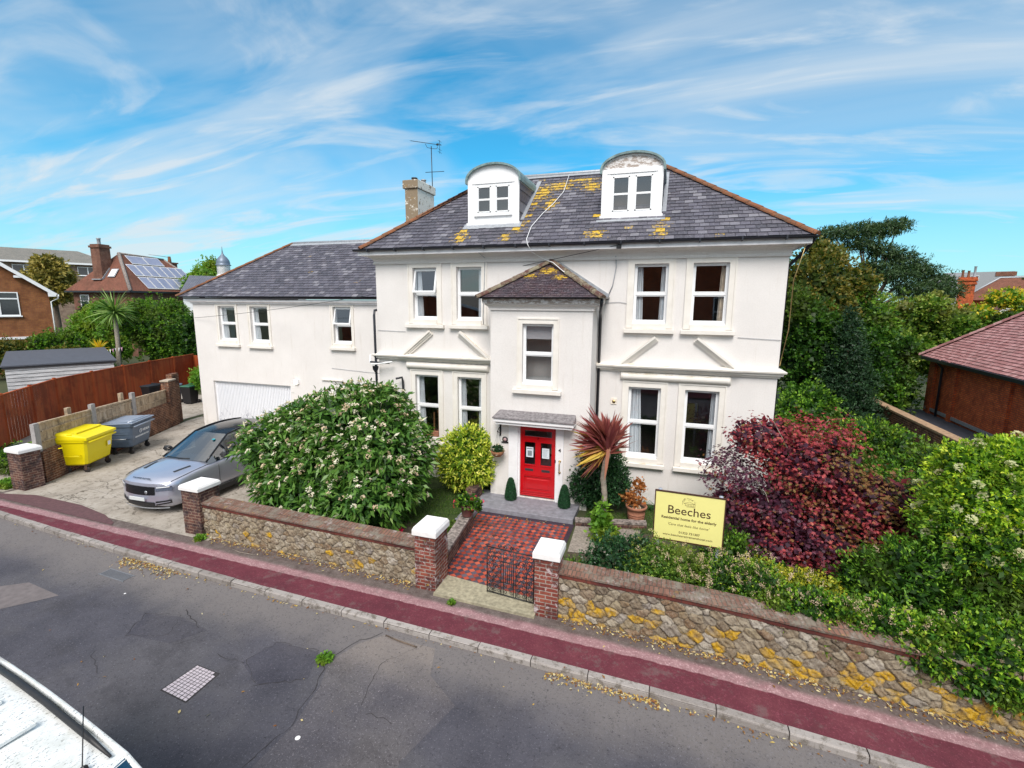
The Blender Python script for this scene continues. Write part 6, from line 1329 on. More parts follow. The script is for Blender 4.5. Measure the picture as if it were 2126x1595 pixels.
def crown(name,mat,blobs,n,L,W,parent=None,seed=1,sprig=5,spread=.5,shell=.28,rough=.18,fold=.25,outb=.9,upb=.35,droop=.1,jl=.3,cut=None,hang=0.0,clump=.55,off=None,fill=.3):
    rg=np.random.default_rng(seed); ns=max(1,n//sprig); p,nr,idx=blobs_points(blobs,ns,rg,shell,rough,bottom_cut=cut); ns=len(p)
    cr=rg.uniform(0,1,ns); P=np.repeat(p,sprig,0); NR=np.repeat(nr,sprig,0)
    ax=unit(NR*outb+rg.standard_normal(P.shape)*spread+np.array([0,0,upb])-np.array([0,0,hang]))
    P=P+rg.standard_normal(P.shape)*L*.35
    n2=len(P); nn=unit(NR+rg.standard_normal(P.shape)*.55+np.array([0,0,.5])); LL=L*(1+rg.uniform(-jl,jl,n2)); WW=W*(1+rg.uniform(-jl,jl,n2))
    v=leaves(P,ax,nn,LL,WW,fold,droop=droop)
    rnd=np.clip(clump*np.repeat(cr,sprig)+(1-clump)*rg.uniform(0,1,n2),0,1)
    if fill>0:  # inner leaves take the darkest tones, painting shade into the crown's gaps
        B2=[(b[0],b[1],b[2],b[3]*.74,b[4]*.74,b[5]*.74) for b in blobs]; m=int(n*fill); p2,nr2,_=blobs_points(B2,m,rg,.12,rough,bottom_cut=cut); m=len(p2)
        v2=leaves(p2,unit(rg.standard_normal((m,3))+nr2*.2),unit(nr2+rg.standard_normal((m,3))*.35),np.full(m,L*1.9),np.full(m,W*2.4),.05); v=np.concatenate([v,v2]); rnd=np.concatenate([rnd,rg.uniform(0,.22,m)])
    if off is not None: v=v-np.array(off)
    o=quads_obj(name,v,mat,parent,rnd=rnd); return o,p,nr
def plant(name,label,cat,loc,group=None): return empty(name,loc,0,label,cat,group)
def stems(parent,loc,tops,r0,mat,seed=3,name='stem',kink=.15):
    rg=random.Random(seed); w=MB()
    for (x,y,z) in tops:
        a=Vector((0,0,-.05)); b=Vector((x-loc[0],y-loc[1],z-loc[2])); pts=[a]; n=5
        for i in range(1,n+1): 
            t=i/n; q=a.lerp(b,t)+Vector((rg.uniform(-1,1),rg.uniform(-1,1),rg.uniform(-.5,.5)))*kink*(b-a).length*.25*(1 if i<n else 0); q.z=a.z+(b.z-a.z)*(t**.85); pts.append(q)
        w.tube(pts,[r0*(1-.8*i/n) for i in range(n+1)],6)
    return w.build(name,mat,parent)
def shrub(name,label,cat,base,blobs,n,L,W,mat,seed=1,group=None,stem=None,r0=.03,nst=6,**k):
    t=plant(name,label,cat,base,group); o,p,nr=crown('foliage' if cat!='tree' else 'crown',mat,blobs,n,L,W,t,seed,off=base,**k)
    rg=random.Random(seed); tops=[]
    for i in range(nst): b=blobs[rg.randrange(len(blobs))]; tops.append((b[0]+rg.uniform(-.6,.6)*b[3],b[1]+rg.uniform(-.6,.6)*b[4],b[2]+rg.uniform(-.3,.5)*b[5]))
    stems(t,base,tops,r0,stem or M['bark'],seed,'trunk' if cat=='tree' else 'stem'); return t,p,nr
M['bark']=plain('bark',(.13,.095,.07),.95,var=.4,vs=9,bump=.6); M['palebark']=plain('pale_bark',(.30,.26,.21),.95,var=.35,vs=14,bump=.7)
def cluster(cx_,cy_,cz_,rx,ry,rz,k_,seed,fr=.5,bottom=.0):
    rg=random.Random(seed); out=[(cx_,cy_,cz_,rx*.80,ry*.80,rz*.82)]
    for i in range(k_):
        a=rg.uniform(0,2*math.pi); e=math.asin(rg.uniform(-.55,1)); f=rg.uniform(.55,.85); s=rg.uniform(.28,.5)*fr*2*.8
        out.append((cx_+rx*f*math.cos(a)*math.cos(e),cy_+ry*f*math.sin(a)*math.cos(e),max(bottom+.1,cz_+rz*f*math.sin(e)),rx*s,ry*s,rz*s))
    return out
G1=(.012,.035,.008);G2=(.03,.085,.015);G3=(.07,.16,.025);G4=(.13,.24,.04);G5=(.25,.36,.06)
LM={}
LM['viburnum']=leafmat('viburnum_leaf',[(.014,.04,.008),(.035,.10,.015),(.065,.165,.022),(.12,.23,.04),(.055,.14,.022),(.22,.31,.09)],.2,rough=.4,gain=1.15)
LM['hedge']=leafmat('hedge_leaf',[(.008,.025,.004),(.02,.06,.007),(.045,.13,.012),(.12,.26,.02),(.28,.42,.03),(.46,.50,.06)],.3,patch=(.16,.22,.03),pscale=1.4)
LM['ochre']=leafmat('yellow_green_leaf',[(.05,.09,.01),(.20,.24,.02),(.42,.40,.03),(.50,.44,.05)],.3)
LM['pale']=leafmat('pale_leaf_underside',[(.50,.48,.36),(.62,.60,.48),(.42,.44,.26)],.3)
LM['umbel']=leafmat('cream_flower_head',[(.50,.45,.36),(.66,.60,.50),(.42,.31,.20),(.58,.50,.36)],.2,rough=.8)
LM['golden']=leafmat('golden_variegated_leaf',[(.03,.08,.008),(.16,.28,.02),(.42,.50,.045),(.60,.60,.09),(.70,.68,.2)],.3,gain=1.25)
LM['laurel']=leafmat('dark_glossy_leaf',[(.008,.028,.010),(.016,.05,.018),(.03,.085,.028),(.055,.13,.045)],.12,rough=.3)
LM['topiary']=leafmat('artificial_topiary_leaf',[(.006,.035,.012),(.012,.06,.02),(.02,.085,.03)],.1)
LM['mid']=leafmat('mid_green_leaf',[(.008,.03,.004),(.03,.09,.008),(.07,.18,.014),(.18,.33,.03),(.26,.42,.045)],.35,gain=1.3,patch=(.12,.16,.03))
LM['tree1']=leafmat('broadleaf_dark',[(.008,.028,.004),(.022,.075,.008),(.055,.14,.014),(.16,.28,.03)],.35,gain=1.3,patch=(.10,.12,.02),pscale=.35)
LM['tree2']=leafmat('broadleaf_yellowing',[(.03,.08,.01),(.07,.15,.016),(.13,.23,.03),(.22,.29,.05),(.30,.30,.07)],.35,gain=1.45,patch=(.2,.15,.04),pscale=.4)
LM['brown']=leafmat('bronzed_leaf',[(.025,.05,.008),(.06,.085,.014),(.13,.12,.022),(.20,.15,.03),(.10,.15,.025)],.3)
LM['conifer']=leafmat('blue_green_conifer',[(.010,.030,.012),(.022,.058,.022),(.045,.10,.038)],.15,gain=1.25)
LM['pine']=leafmat('pine_needles',[(.018,.040,.014),(.035,.07,.022),(.07,.11,.035)],.2,gain=1.5)
LM['bright']=leafmat('bright_green_leaf',[(.05,.13,.012),(.09,.21,.02),(.16,.32,.035),(.26,.40,.06)],.35,patch=(.25,.28,.03),pscale=.9)
LM['yellow']=leafmat('yellow_leaf',[(.45,.38,.02),(.62,.45,.03),(.66,.36,.03),(.30,.36,.04)],.35)
LM['lime']=leafmat('lime_leaf',[(.12,.24,.02),(.25,.38,.04),(.40,.48,.07),(.52,.56,.12)],.35)
LM['cream']=leafmat('cream_blossom',[(.36,.38,.20),(.48,.48,.30),(.36,.32,.18)],.25,rough=.8)
LM['plume']=leafmat('dried_plume',[(.36,.27,.19),(.50,.38,.28),(.44,.36,.22)],.25,rough=.9)
LM['dead']=leafmat('dead_leaf',[(.20,.07,.02),(.38,.13,.03),(.30,.16,.06),(.5,.22,.05)],.25,rough=.9)
LM['grass']=leafmat('grass_blade',[(.02,.055,.008),(.04,.10,.012),(.07,.15,.02),(.12,.15,.04)],.3)
LM['strap']=leafmat('strap_leaf',[(.008,.04,.010),(.015,.07,.015),(.03,.11,.02)],.25)
LM['red']=leafmat('red_petal',[(.60,.01,.05),(.75,.03,.12),(.5,.0,.02)],.3)
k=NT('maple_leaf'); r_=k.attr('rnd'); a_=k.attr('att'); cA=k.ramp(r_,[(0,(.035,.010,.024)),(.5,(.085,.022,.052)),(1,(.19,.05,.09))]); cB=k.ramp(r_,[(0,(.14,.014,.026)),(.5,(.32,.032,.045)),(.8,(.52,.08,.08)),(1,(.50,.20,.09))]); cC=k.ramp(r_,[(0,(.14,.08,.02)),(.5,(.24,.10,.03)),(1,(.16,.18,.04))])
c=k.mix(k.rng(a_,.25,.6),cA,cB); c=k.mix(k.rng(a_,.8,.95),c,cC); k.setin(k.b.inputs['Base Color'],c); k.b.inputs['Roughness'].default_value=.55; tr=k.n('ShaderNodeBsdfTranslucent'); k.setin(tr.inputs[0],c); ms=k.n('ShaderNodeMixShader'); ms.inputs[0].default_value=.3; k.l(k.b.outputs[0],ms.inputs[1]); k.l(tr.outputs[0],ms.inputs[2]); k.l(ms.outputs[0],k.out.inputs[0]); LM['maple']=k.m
# 1 big viburnum
vb=[(-8.6,-2.7,1.35,2.35,1.75,1.35),(-8.0,-2.6,2.2,1.7,1.4,1.15),(-9.9,-2.9,1.5,1.45,1.4,1.05),(-7.1,-2.8,1.55,1.35,1.5,1.2),(-8.5,-3.6,1.0,1.9,1.0,.95),(-6.9,-3.3,1.0,1.2,1.1,.95),(-7.0,-4.0,.75,1.2,.9,.7),(-8.6,-4.2,.75,1.2,.7,.6),(-9.2,-2.6,2.3,1.1,1.2,.7),(-7.6,-2.2,2.7,.9,.9,.6)]
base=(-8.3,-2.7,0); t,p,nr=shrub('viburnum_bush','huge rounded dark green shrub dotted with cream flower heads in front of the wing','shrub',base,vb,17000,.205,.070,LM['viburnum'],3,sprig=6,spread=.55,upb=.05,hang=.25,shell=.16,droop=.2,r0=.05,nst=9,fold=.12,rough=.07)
rg=np.random.default_rng(5); s=rg.choice(len(p),210,replace=False); n_=len(s)*1
P_=np.repeat(p[s]+nr[s]*.10,3,0); A_=unit(rg.standard_normal(P_.shape)+np.repeat(nr[s],3,0)*.6-np.array([0,0,.3])); quads_obj('pale_leaves',leaves(P_,A_,unit(rg.standard_normal(P_.shape)),rg.uniform(.14,.22,len(P_)),rg.uniform(.05,.075,len(P_)),.15)-np.array(base),LM['pale'],t)
def umbels(parent,pts,nrs,off,mat,r=.05,k_=16,seed=1,name='flower_head',flat=.35,s=.02):
    rg=np.random.default_rng(seed); m=len(pts); P_=np.repeat(pts+nrs*.07,k_,0); N_=np.repeat(nrs,k_,0); N_=unit(N_+np.array([0,0,.6])); T_=unit(np.cross(N_,rg.standard_normal(N_.shape))); rr=r*np.sqrt(rg.uniform(0,1,len(P_))); 
    P_=P_+T_*rr[:,None]+N_*((1-(rr/r)**2)*r*flat)[:,None]; A_=unit(T_*.9+N_*.6+rg.standard_normal(P_.shape)*.3)
    return quads_obj(name,leaves(P_,A_,N_,rg.uniform(s,s*2,len(P_)),rg.uniform(s,s*1.6,len(P_)),.1)-np.array(off),mat,parent,rnd=np.clip(np.repeat(rg.uniform(0,1,m),k_)*.8+rg.uniform(0,.2,len(P_)),0,1))
s=np.where(p[:,2]>.5)[0]; s=rg.choice(s,min(len(s),640),replace=False,p=np.clip(p[s][:,2]-.1,.05,3)/np.clip(p[s][:,2]-.1,.05,3).sum()); umbels(t,p[s]+nr[s]*.05,nr[s],base,LM['umbel'],.055,24,4,s=.026)
shrub('lime_shrub','small yellow-green plant growing at the left foot of the big rounded shrub','plant',(-9.45,-4.35,0),[(-9.45,-4.35,.25,.4,.3,.3),(-9.8,-4.3,.2,.3,.3,.2)],700,.07,.035,LM['bright'],8,nst=3,r0=.01)
# golden bush
gb=[(-5.42,-1.0,1.08,.92,.75,.92),(-5.3,-1.0,1.55,.62,.55,.55),(-5.75,-1.05,.9,.6,.5,.6),(-5.1,-1.05,.9,.6,.5,.7)]
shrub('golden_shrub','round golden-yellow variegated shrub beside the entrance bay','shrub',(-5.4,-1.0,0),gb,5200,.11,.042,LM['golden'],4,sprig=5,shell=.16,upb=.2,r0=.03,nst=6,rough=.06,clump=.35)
# laurel by door
lb=[(-1.58,-.85,1.0,.80,.62,.95),(-1.55,-.85,1.45,.55,.5,.5),(-1.2,-.9,.8,.5,.5,.65),(-1.95,-.9,.75,.5,.5,.6)]
shrub('clipped_laurel','dark glossy clipped bush right of the red door behind the palm trunk','shrub',(-1.58,-.85,0),lb,8500,.075,.032,LM['laurel'],6,sprig=5,shell=.14,rough=.04,r0=.03)
# topiary obelisks
for x,y,lab in ((-3.96,-1.28,'small artificial topiary obelisk on the left of the door step'),(-2.42,-1.32,'small artificial topiary obelisk on the right of the door step')):
    t=plant('topiary_obelisk',lab,'topiary',(x,y,.14),'topiary obelisks beside the door')
    w=MB(); w.lathe([(0,0),(.11,0),(.15,.05),(.155,.14),(.13,.3),(.10,.45),(.065,.58),(.03,.63),(0,.64)],(0,0,0),14); w.build('core',M['topiary_core'] if 'topiary_core' in M else M.setdefault('topiary_core',plain('topiary_core',(.008,.035,.014),.9)),t)
    rg=np.random.default_rng(9); z=rg.uniform(0.02,.63,3200); r=np.interp(z,[0,.05,.14,.3,.45,.58,.63,.64],[.12,.15,.155,.13,.10,.065,.03,.01]); th=rg.uniform(0,6.283,len(z)); P_=np.stack([r*np.cos(th),r*np.sin(th),z],1); N_=np.stack([np.cos(th),np.sin(th),np.full(len(z),.3)],1)
    quads_obj('foliage',leaves(P_,unit(N_+rg.standard_normal(P_.shape)*.7),N_,np.full(len(z),.03),np.full(len(z),.016)),LM['topiary'],t)
# strap leaf rosettes / palms
def straps(name,mat,c,n,L,W,parent,seed,axisf,seg=6,droop=.5,rndf=None,off=(0,0,0),taper=.9,keel=.2):
    rg=random.Random(seed); w=MB()
    for i in range(n):
        d,l=axisf(rg,i,n); d=Vector(d).normalized(); l*=L*rg.uniform(.75,1.1); p=Vector(c)+Vector((rg.uniform(-1,1),rg.uniform(-1,1),rg.uniform(-1,1)))*.03; side=d.cross(Vector((0,0,1))); 
        if side.length<.05: side=Vector((1,0,0))
        side.normalize(); tw=rg.uniform(-.9,.9); up=side.cross(d); side=side*math.cos(tw)+up*math.sin(tw); v=d.copy(); pts=[p.copy()]; ds=[d.copy()]
        for s_ in range(seg):
            v=(v+Vector((0,0,-droop/seg*rg.uniform(.6,1.4)))).normalized(); p=p+v*l/seg; pts.append(p.copy()); ds.append(v.copy())
        rr=rg.random() if rndf is None else rndf(rg,d,i)
        for s_ in range(seg):
            t0,t1=s_/seg,(s_+1)/seg; w0=W*(.55+.9*t0 if t0<.35 else max(0,1-((t0-.35)/.65)**2)*.87+.0); w1=W*(.55+.9*t1 if t1<.35 else max(.02,1-((t1-.35)/.65)**2)*.87)
            o_=Vector(off); a=pts[s_]-side*w0/2-o_;b=pts[s_]+side*w0/2-o_;cc=pts[s_+1]+side*w1/2-o_;dd=pts[s_+1]-side*w1/2-o_
            w.face([a,b,cc,dd],rr,sm=True)
    return w.build(name,mat,parent)
LM['burg']=leafmat('burgundy_cordyline_leaf',[(.50,.42,.05),(.42,.22,.06),(.24,.08,.06),(.16,.04,.045),(.24,.06,.06),(.36,.13,.11)],.3)
t=plant('cordyline_palm','wind-blown cordyline palm with burgundy and yellow leaves on a slim bare trunk','palm',(-1.27,-2.05,0))
w=MB(); tr_=[(0,0,-.05),(.01,0,.5),(.0,.02,.95),(-.05,.02,1.35),(-.02,.0,1.75),(.05,0,1.98),(.06,0,2.15)]
pts=[];rs=[]
for i in range(len(tr_)-1):
    for j in range(6): 
        a=Vector(tr_[i]).lerp(Vector(tr_[i+1]),j/6); pts.append(a); rs.append((.072-.012*(i+j/6)/5)*(1+.10*((j+i)%2)))
w.tube(pts,rs,12); w.build('trunk',M['palebark'],t)
def ax_b(rg,i,n):
    f=i/n
    if f<.45: a=rg.gauss(1.6,.42); return (math.cos(a),rg.uniform(-.5,.5),math.sin(a)),.95
    if f<.8: a=rg.gauss(2.5,.4); return (math.cos(a),rg.uniform(-.7,.4),math.sin(a)),1.2
    if f<.96: a=rg.gauss(3.55,.4); return (math.cos(a),rg.uniform(-.8,.2),math.sin(a)),1.1
    a=rg.gauss(.35,.3); return (math.cos(a),rg.uniform(-.4,.4),math.sin(a)),.7
def rb(rg,d,i):
    h=d.z; return min(1,max(0,.74+.28*rg.uniform(-1,1) if h>.35 else .05+.85*rg.random()**1.5))
for cz in (2.02,2.16,2.3): straps('leaf_head',LM['burg'],(-1.22,-2.05,cz),95,.80,.10,t,int(cz*100),ax_b,seg=6,droop=.12,rndf=rb,off=(-1.27,-2.05,0))
for o in [q for q in t.children if q.name.startswith('leaf_head')]: o.name='leaf_head'
# climbing vine at the trunk base
shrub('young_vine','pale green climbing plant around the base of the palm trunk','plant',(-1.28,-2.35,0),[(-1.28,-2.4,.45,.18,.15,.5),(-1.2,-2.6,.2,.3,.25,.25)],420,.12,.075,LM['bright'],12,nst=3,r0=.01,sprig=3)
# pots
def pot(name,label,x,y,z,r,h,mat,rings=True):
    t=plant(name,label,'plant pot',(x,y,z)); w=MB(); pr=[(0,0),(r*.66,0),(r*.70,.02)]
    if rings: 
        for q in (.3,.42,.54): pr+= [(r*(.68+.22*q),h*q-.008),(r*(.70+.22*q)+.008,h*q),(r*(.68+.22*q),h*q+.008)]
    pr+=[(r*.88,h*.84),(r*1.0,h*.86),(r*1.02,h*.97),(r*.97,h),(r*.88,h*.99),(r*.84,h*.85),(0,h*.85)]
    w.lathe(pr,(0,0,0),26); w.build('pot',mat,t); w=MB(); w.lathe([(0,h*.86),(r*.84,h*.86)],(0,0,0),16); w.build('compost',M['soil'],t); return t
M['terra']=plain('terracotta',(.33,.14,.085),.8,var=.2,vs=9); M['brownpot']=plain('glazed_brown_pot',(.14,.055,.05),.45,var=.15)
t=pot('terracotta_pot','ribbed terracotta pot holding a withered brown plant on the right lawn',-.52,-1.33,0,.27,.48,M['terra'])
off=(-.52,-1.33,0)
o,p,nr=crown('withered_foliage',LM['dead'],[(-.55,-1.3,.62,.24,.22,.16),(-.75,-1.25,.65,.15,.12,.14),(-.5,-1.2,.95,.16,.14,.22)],420,.07,.04,t,4,off=off,sprig=3)
stems(t,off,[(-.5,-1.2,1.15),(-.7,-1.2,.9),(-.4,-1.3,.85),(-.55,-1.25,1.0)],.008,M['bark'],2)
def axu(rg,i,n): a=rg.uniform(0,6.283); return (math.cos(a),math.sin(a),rg.uniform(.3,1.2)),1
straps('curled_leaves',LM['plume'],(-.52,-1.33,.45),26,.25,.03,t,3,axu,droop=2.2,off=off)
t=pot('flower_pot','brown glazed pot of pink-red geraniums on the end of the low path wall',-4.47,-3.2,.42,.17,.30,M['brownpot'],False); off=(-4.47,-3.2,.42)
o,p,nr=crown('foliage',LM['mid'],[(-4.47,-3.2,.80,.26,.24,.14),(-4.25,-3.15,.72,.15,.15,.16)],620,.06,.045,t,7,off=off); s=rg_=np.random.default_rng(3).choice(len(p),20,replace=False); umbels(t,p[s],nr[s],off,LM['red'],.035,14,6,'flower',s=.018)
# hanging basket
t=plant('hanging_basket','wicker hanging basket with small white flowers left of the door','basket',(-4.36,-1.27,1.36)); w=MB(); w.lathe([(0,-.0),(.10,.01),(.17,.08),(.20,.16),(.19,.165),(.0,.14)],(0,0,0),20); w.build('basket',plain('wicker',(.27,.12,.06),.9,var=.5,vs=25,bump=.6),t)
o,p,nr=crown('foliage',LM['laurel'],[(-4.36,-1.27,1.58,.19,.19,.08)],500,.04,.025,t,8,off=(-4.36,-1.27,1.36)); s=np.arange(0,len(p),6); umbels(t,p[s],nr[s],(-4.36,-1.27,1.36),LM['umbel'],.02,6,6,'flower',s=.018)
w=MB(); 
for a in (0,2.1,4.2): w.tube([(.19*math.cos(a),.19*math.sin(a),.16),(0,.02,.72)],.003,4)
w.build('chain',M['black'],t)
w=MB(); w.beam((0,BY+1.27-1.02+.0,0),(0,BY+1.27-1.02,.01),.01,.01)
t=empty('basket_bracket',(-4.36,BY,1.9),0,'black iron bracket holding the hanging basket','bracket'); w=MB(); w.box(-.02,.02,-.03,-.0,.0,.34); w.tube([(0,-.01,.3),(0,-.25,.2),(0,-.28,.17)],.009,5); w.tube([(0,-.01,.08),(0,-.14,.12),(0,-.24,.2)],.008,5); w.build('iron',M['black'],t)
w=MB(); w.lathe([(0,-.02),(.05,-.02),(.085,-.01),(.085,0)],(0,0,0),18,axis='y'); w.box(-.1,.1,-.03,0,-.1,-.06,bev=.005); o=w.build('door_bell',M['black']); o.location=(-4.22,BY,1.80); tag(o,'round black wall bell above the hanging basket','bell'); w=MB(); w.lathe([(0,-.03),(.05,-.025),(.05,-.02)],(0,0,0),14,axis='y'); w.build('bell_face',plain('pinkish_disc',(.5,.33,.34),.5),o)
# window box of flowers inside window e
t=plant('window_trough','terracotta trough of red flowers on the ground floor window sill','plant trough',(-7.1,.03,1.36)); w=MB(); w.box(-.28,.28,-.03,.06,0,.17,bev=.012); w.build('trough',M['terra'],t); crown('foliage',LM['mid'],[(-7.25,.05,1.60,.2,.06,.08)],160,.05,.035,t,8,off=(-7.1,.03,1.36)); o,p,nr=crown('flower',LM['dead'],[(-7.38,.03,1.66,.08,.05,.06)],60,.03,.03,t,9,off=(-7.1,.03,1.36))
# straps under right windows
def axg(rg,i,n): a=rg.uniform(0,6.283); return (math.cos(a),math.sin(a),rg.uniform(.9,2.2)),1
t=plant('lily_turf','row of dark green strap-leaved plants along the foot of the house wall','plants',(0.3,-.35,0)); 
for i in range(17): straps('clump',LM['strap'],(-.95+i*.185,-.28-random.uniform(0,.18),.0),26,.42,.018,t,50+i,axg,seg=4,droop=1.3,off=(.3,-.35,0))
for o in t.children: o.name='clump'
# bedding left
shrub('bedding_plants','low mixed bedding plants between the lawn and the gate pier','plants',(-5.0,-4.3,0),[(-5.0,-4.2,.12,.55,.7,.2),(-4.75,-3.6,.15,.25,.4,.22),(-5.8,-4.6,.08,.7,.4,.14),(-4.7,-4.6,.2,.28,.3,.25),(-6.6,-4.7,.1,.6,.3,.16)],2600,.055,.032,LM['mid'],21,nst=6,r0=.008,cut=.0)
o,p,nr=crown('red_bloom',LM['red'],[(-4.62,-4.45,.42,.06,.06,.05),(-5.9,-3.9,.15,.05,.05,.04)],60,.03,.03,None,5); tag(o,'dark red bedding flower behind the gate pier','flower')
# lawn grass tufts
def grass(name,x0,x1,y0,y1,n,seed,h=.05,mask=None,lab=None):
    rg=np.random.default_rng(seed); x=rg.uniform(x0,x1,n); y=rg.uniform(y0,y1,n); 
    if mask is not None: m=mask(x,y); x,y=x[m],y[m]
    n=len(x); P_=np.stack([x,y,np.full(n,.0)],1); A_=np.stack([rg.normal(0,.5,n),rg.normal(0,.5,n),np.full(n,1.)],1); o=quads_obj(name,leaves(P_,A_,unit(rg.standard_normal((n,3))),rg.uniform(h*.5,h*1.3,n),np.full(n,.012),.0),LM['grass'],None); tag(o,lab,'grass',kind='stuff'); return o
grass('grass',-8.8,-4.75,-4.0,-.05,26000,1,.05,lambda x,y:(np.sin(x*3)+np.cos(y*4+x)>-1.0)&(y>-4.1+.3*(x+8)),'short mown grass of the left front lawn')
grass('grass',-1.8,4,-1.9,-.1,22000,2,.05,lambda x,y:np.sin(x*2.3+1)+np.cos(y*5)>-1.2,'short grass of the right front lawn')
# weeds
for x,y,z,r,lab in ((-4.95,-7.85,-.1,.10,'green weed growing from a crack in the road'),(-10.32,-5.62,0,.10,'small green weed at the foot of the driveway pier'),(-18.75,-5.0,0,.28,'leafy weeds at the foot of the far driveway pier'),(-3.6,-5.98,0,.03,'tiny weed at the threshold edge')):
    shrub('weed',lab,'weed',(x,y,z),[(x,y,z+r*.35,r,r,r*.6)],int(160+2500*r*r*4),.05,.035,LM['bright'],int(abs(x*10)),nst=2,r0=.004,cut=z)
shrub('verge_shrub','low green shrub on the far side of the sooty pier','shrub',(-20.0,-4.0,0),[(-20.0,-4.0,.35,.9,.7,.5),(-21.5,-3.6,.3,.8,.7,.4)],1500,.09,.05,LM['mid'],31,nst=4)
# maple
mb=[(5.15,-2.9,1.35,.75,.7,.55),(1.7,-2.3,2.05,.85,.8,.55),(2.05,-2.2,2.75,.7,.7,.55),(3.0,-2.6,2.3,1.1,.9,.7),(4.0,-2.7,1.7,1.1,.9,.75),(2.6,-2.7,1.35,1.2,.8,.6),(4.9,-2.8,1.35,.75,.8,.55),(2.5,-3.2,.8,.9,.6,.4),(3.5,-3.0,1.0,1.3,.9,.6),(1.6,-2.4,1.25,.6,.5,.45),(4.5,-2.9,.95,.7,.7,.5),(3.1,-2.2,2.9,.9,.6,.5),(1.9,-2.5,.85,.5,.4,.35)]
t=plant('japanese_maple','spreading japanese maple with burgundy purple and scarlet leaves right of the sign','tree',(2.9,-2.5,0))
rg=np.random.default_rng(44); p,nr,idx=blobs_points(mb,15000,rg,.32,.25); k5=5; P_=np.repeat(p,k5,0); N_=np.repeat(unit(nr*.6+np.array([0,0,.8])+rg.standard_normal(p.shape)*.4),k5,0)
T0=unit(np.cross(N_,np.array([.3,1.,.2]))); B0_=np.cross(N_,T0); an=np.tile(np.array([-1.3,-.65,0,.65,1.3]),len(p))+np.repeat(rg.uniform(0,6.28,len(p)),k5); ax_=T0*np.cos(an)[:,None]+B0_*np.sin(an)[:,None]-np.array([0,0,.35]); LL=np.tile(np.array([.6,.85,1,.85,.6]),len(p))*np.repeat(rg.uniform(.05,.085,len(p)),k5)
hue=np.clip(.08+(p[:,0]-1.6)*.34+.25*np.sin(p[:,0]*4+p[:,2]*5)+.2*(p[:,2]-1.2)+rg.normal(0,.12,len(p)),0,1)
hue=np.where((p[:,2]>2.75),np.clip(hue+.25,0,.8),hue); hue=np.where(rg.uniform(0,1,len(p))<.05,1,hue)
vm=leaves(P_,ax_,N_,LL,LL*.36,.1); rm=np.clip(np.repeat(rg.uniform(0,1,len(p)),k5)*.7+rg.uniform(0,.3,len(P_)),0,1); hm=np.repeat(hue,k5)
pf,nf,_=blobs_points([(b[0],b[1],b[2],b[3]*.72,b[4]*.72,b[5]*.72) for b in mb[2:7]+mb[7:11]],5000,rg,.15,.2); vf=leaves(pf,unit(rg.standard_normal(pf.shape)),unit(nf+rg.standard_normal(pf.shape)*.4),np.full(len(pf),.15),np.full(len(pf),.10),.05)
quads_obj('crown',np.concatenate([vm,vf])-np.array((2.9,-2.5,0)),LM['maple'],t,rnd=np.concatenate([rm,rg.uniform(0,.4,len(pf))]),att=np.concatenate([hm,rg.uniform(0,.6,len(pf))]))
stems(t,(2.9,-2.5,0),[(b[0]+random.uniform(-.5,.5)*b[3],b[1]+random.uniform(-.5,.5)*b[4],b[2]+random.uniform(-.2,.8)*b[5]) for b in mb for _ in range(4)],.028,M['palebark'],6,'branch',.35)
# hedge and climbers along the right wall
shrub('dark_hedge_shrub','dense dark green shrub at the left end of the front hedge','shrub',(-.75,-4.95,0),[(-.75,-4.95,.75,.55,.5,.62),(-.45,-4.9,.95,.5,.4,.4),(-1.0,-5.1,.5,.4,.4,.4)],5200,.05,.028,LM['laurel'],61,sprig=5,shell=.2,nst=5)
shrub('low_planting','low feathery green plants between the right gate pier and the hedge','plants',(-1.45,-4.7,0),[(-1.45,-4.8,.15,.35,.5,.3),(-1.6,-4.2,.1,.25,.4,.2)],1500,.08,.012,LM['mid'],62,nst=3,r0=.006)
def feather(label,blobs,n,mat,seed,L=.06,W=.022,plumes=0,cat='shrub',name='hedge_shrub',pl=LM['plume'],**k_):
    b=blobs[0]; base=(b[0],b[1],zg(b[0])); t,p,nr=shrub(name,label,cat,base,blobs,n,L,W,mat,seed,nst=7,r0=.015,**k_)
    if plumes:
        rg=np.random.default_rng(seed); top=np.where(nr[:,2]>.1)[0]; s=rg.choice(top,min(len(top),plumes),replace=False)
        P0=p[s]+np.array([0,0,.04]); kk=34; P_=np.repeat(P0,kk,0); tt=rg.uniform(0,1,len(P_)); dirn=np.repeat(unit(rg.normal(0,.5,(len(s),3))+np.array([-.4,-.2,.9])),kk,0); P_=P_+dirn*(tt*.15)[:,None]+rg.standard_normal(P_.shape)*(.028*(1-tt*.6))[:,None]
        quads_obj('plume',leaves(P_,unit(dirn+rg.standard_normal(P_.shape)*.7),unit(rg.standard_normal(P_.shape)),rg.uniform(.02,.04,len(P_)),rg.uniform(.008,.018,len(P_)),.1)-np.array(base),pl,t,rnd=np.clip(np.repeat(rg.uniform(0,1,len(s)),kk)+rg.normal(0,.1,len(P_)),0,1))
    return t,p,nr
feather('olive green hedge shrub with small yellow leaves left of and below the sign',[(.05,-4.95,.85,.65,.5,.55),(.5,-5.0,.85,.5,.45,.5),(-.3,-5.05,.7,.4,.4,.45)],8000,LM['tree2'],63,.042,.024,26)
feather('pale goldenrod-like plants with dried beige plumes below the sign',[(1.15,-5.05,.85,.6,.45,.5),(1.7,-5.05,.85,.5,.45,.48),(.9,-5.2,.7,.4,.4,.42)],7500,LM['hedge'],64,.055,.018,60)
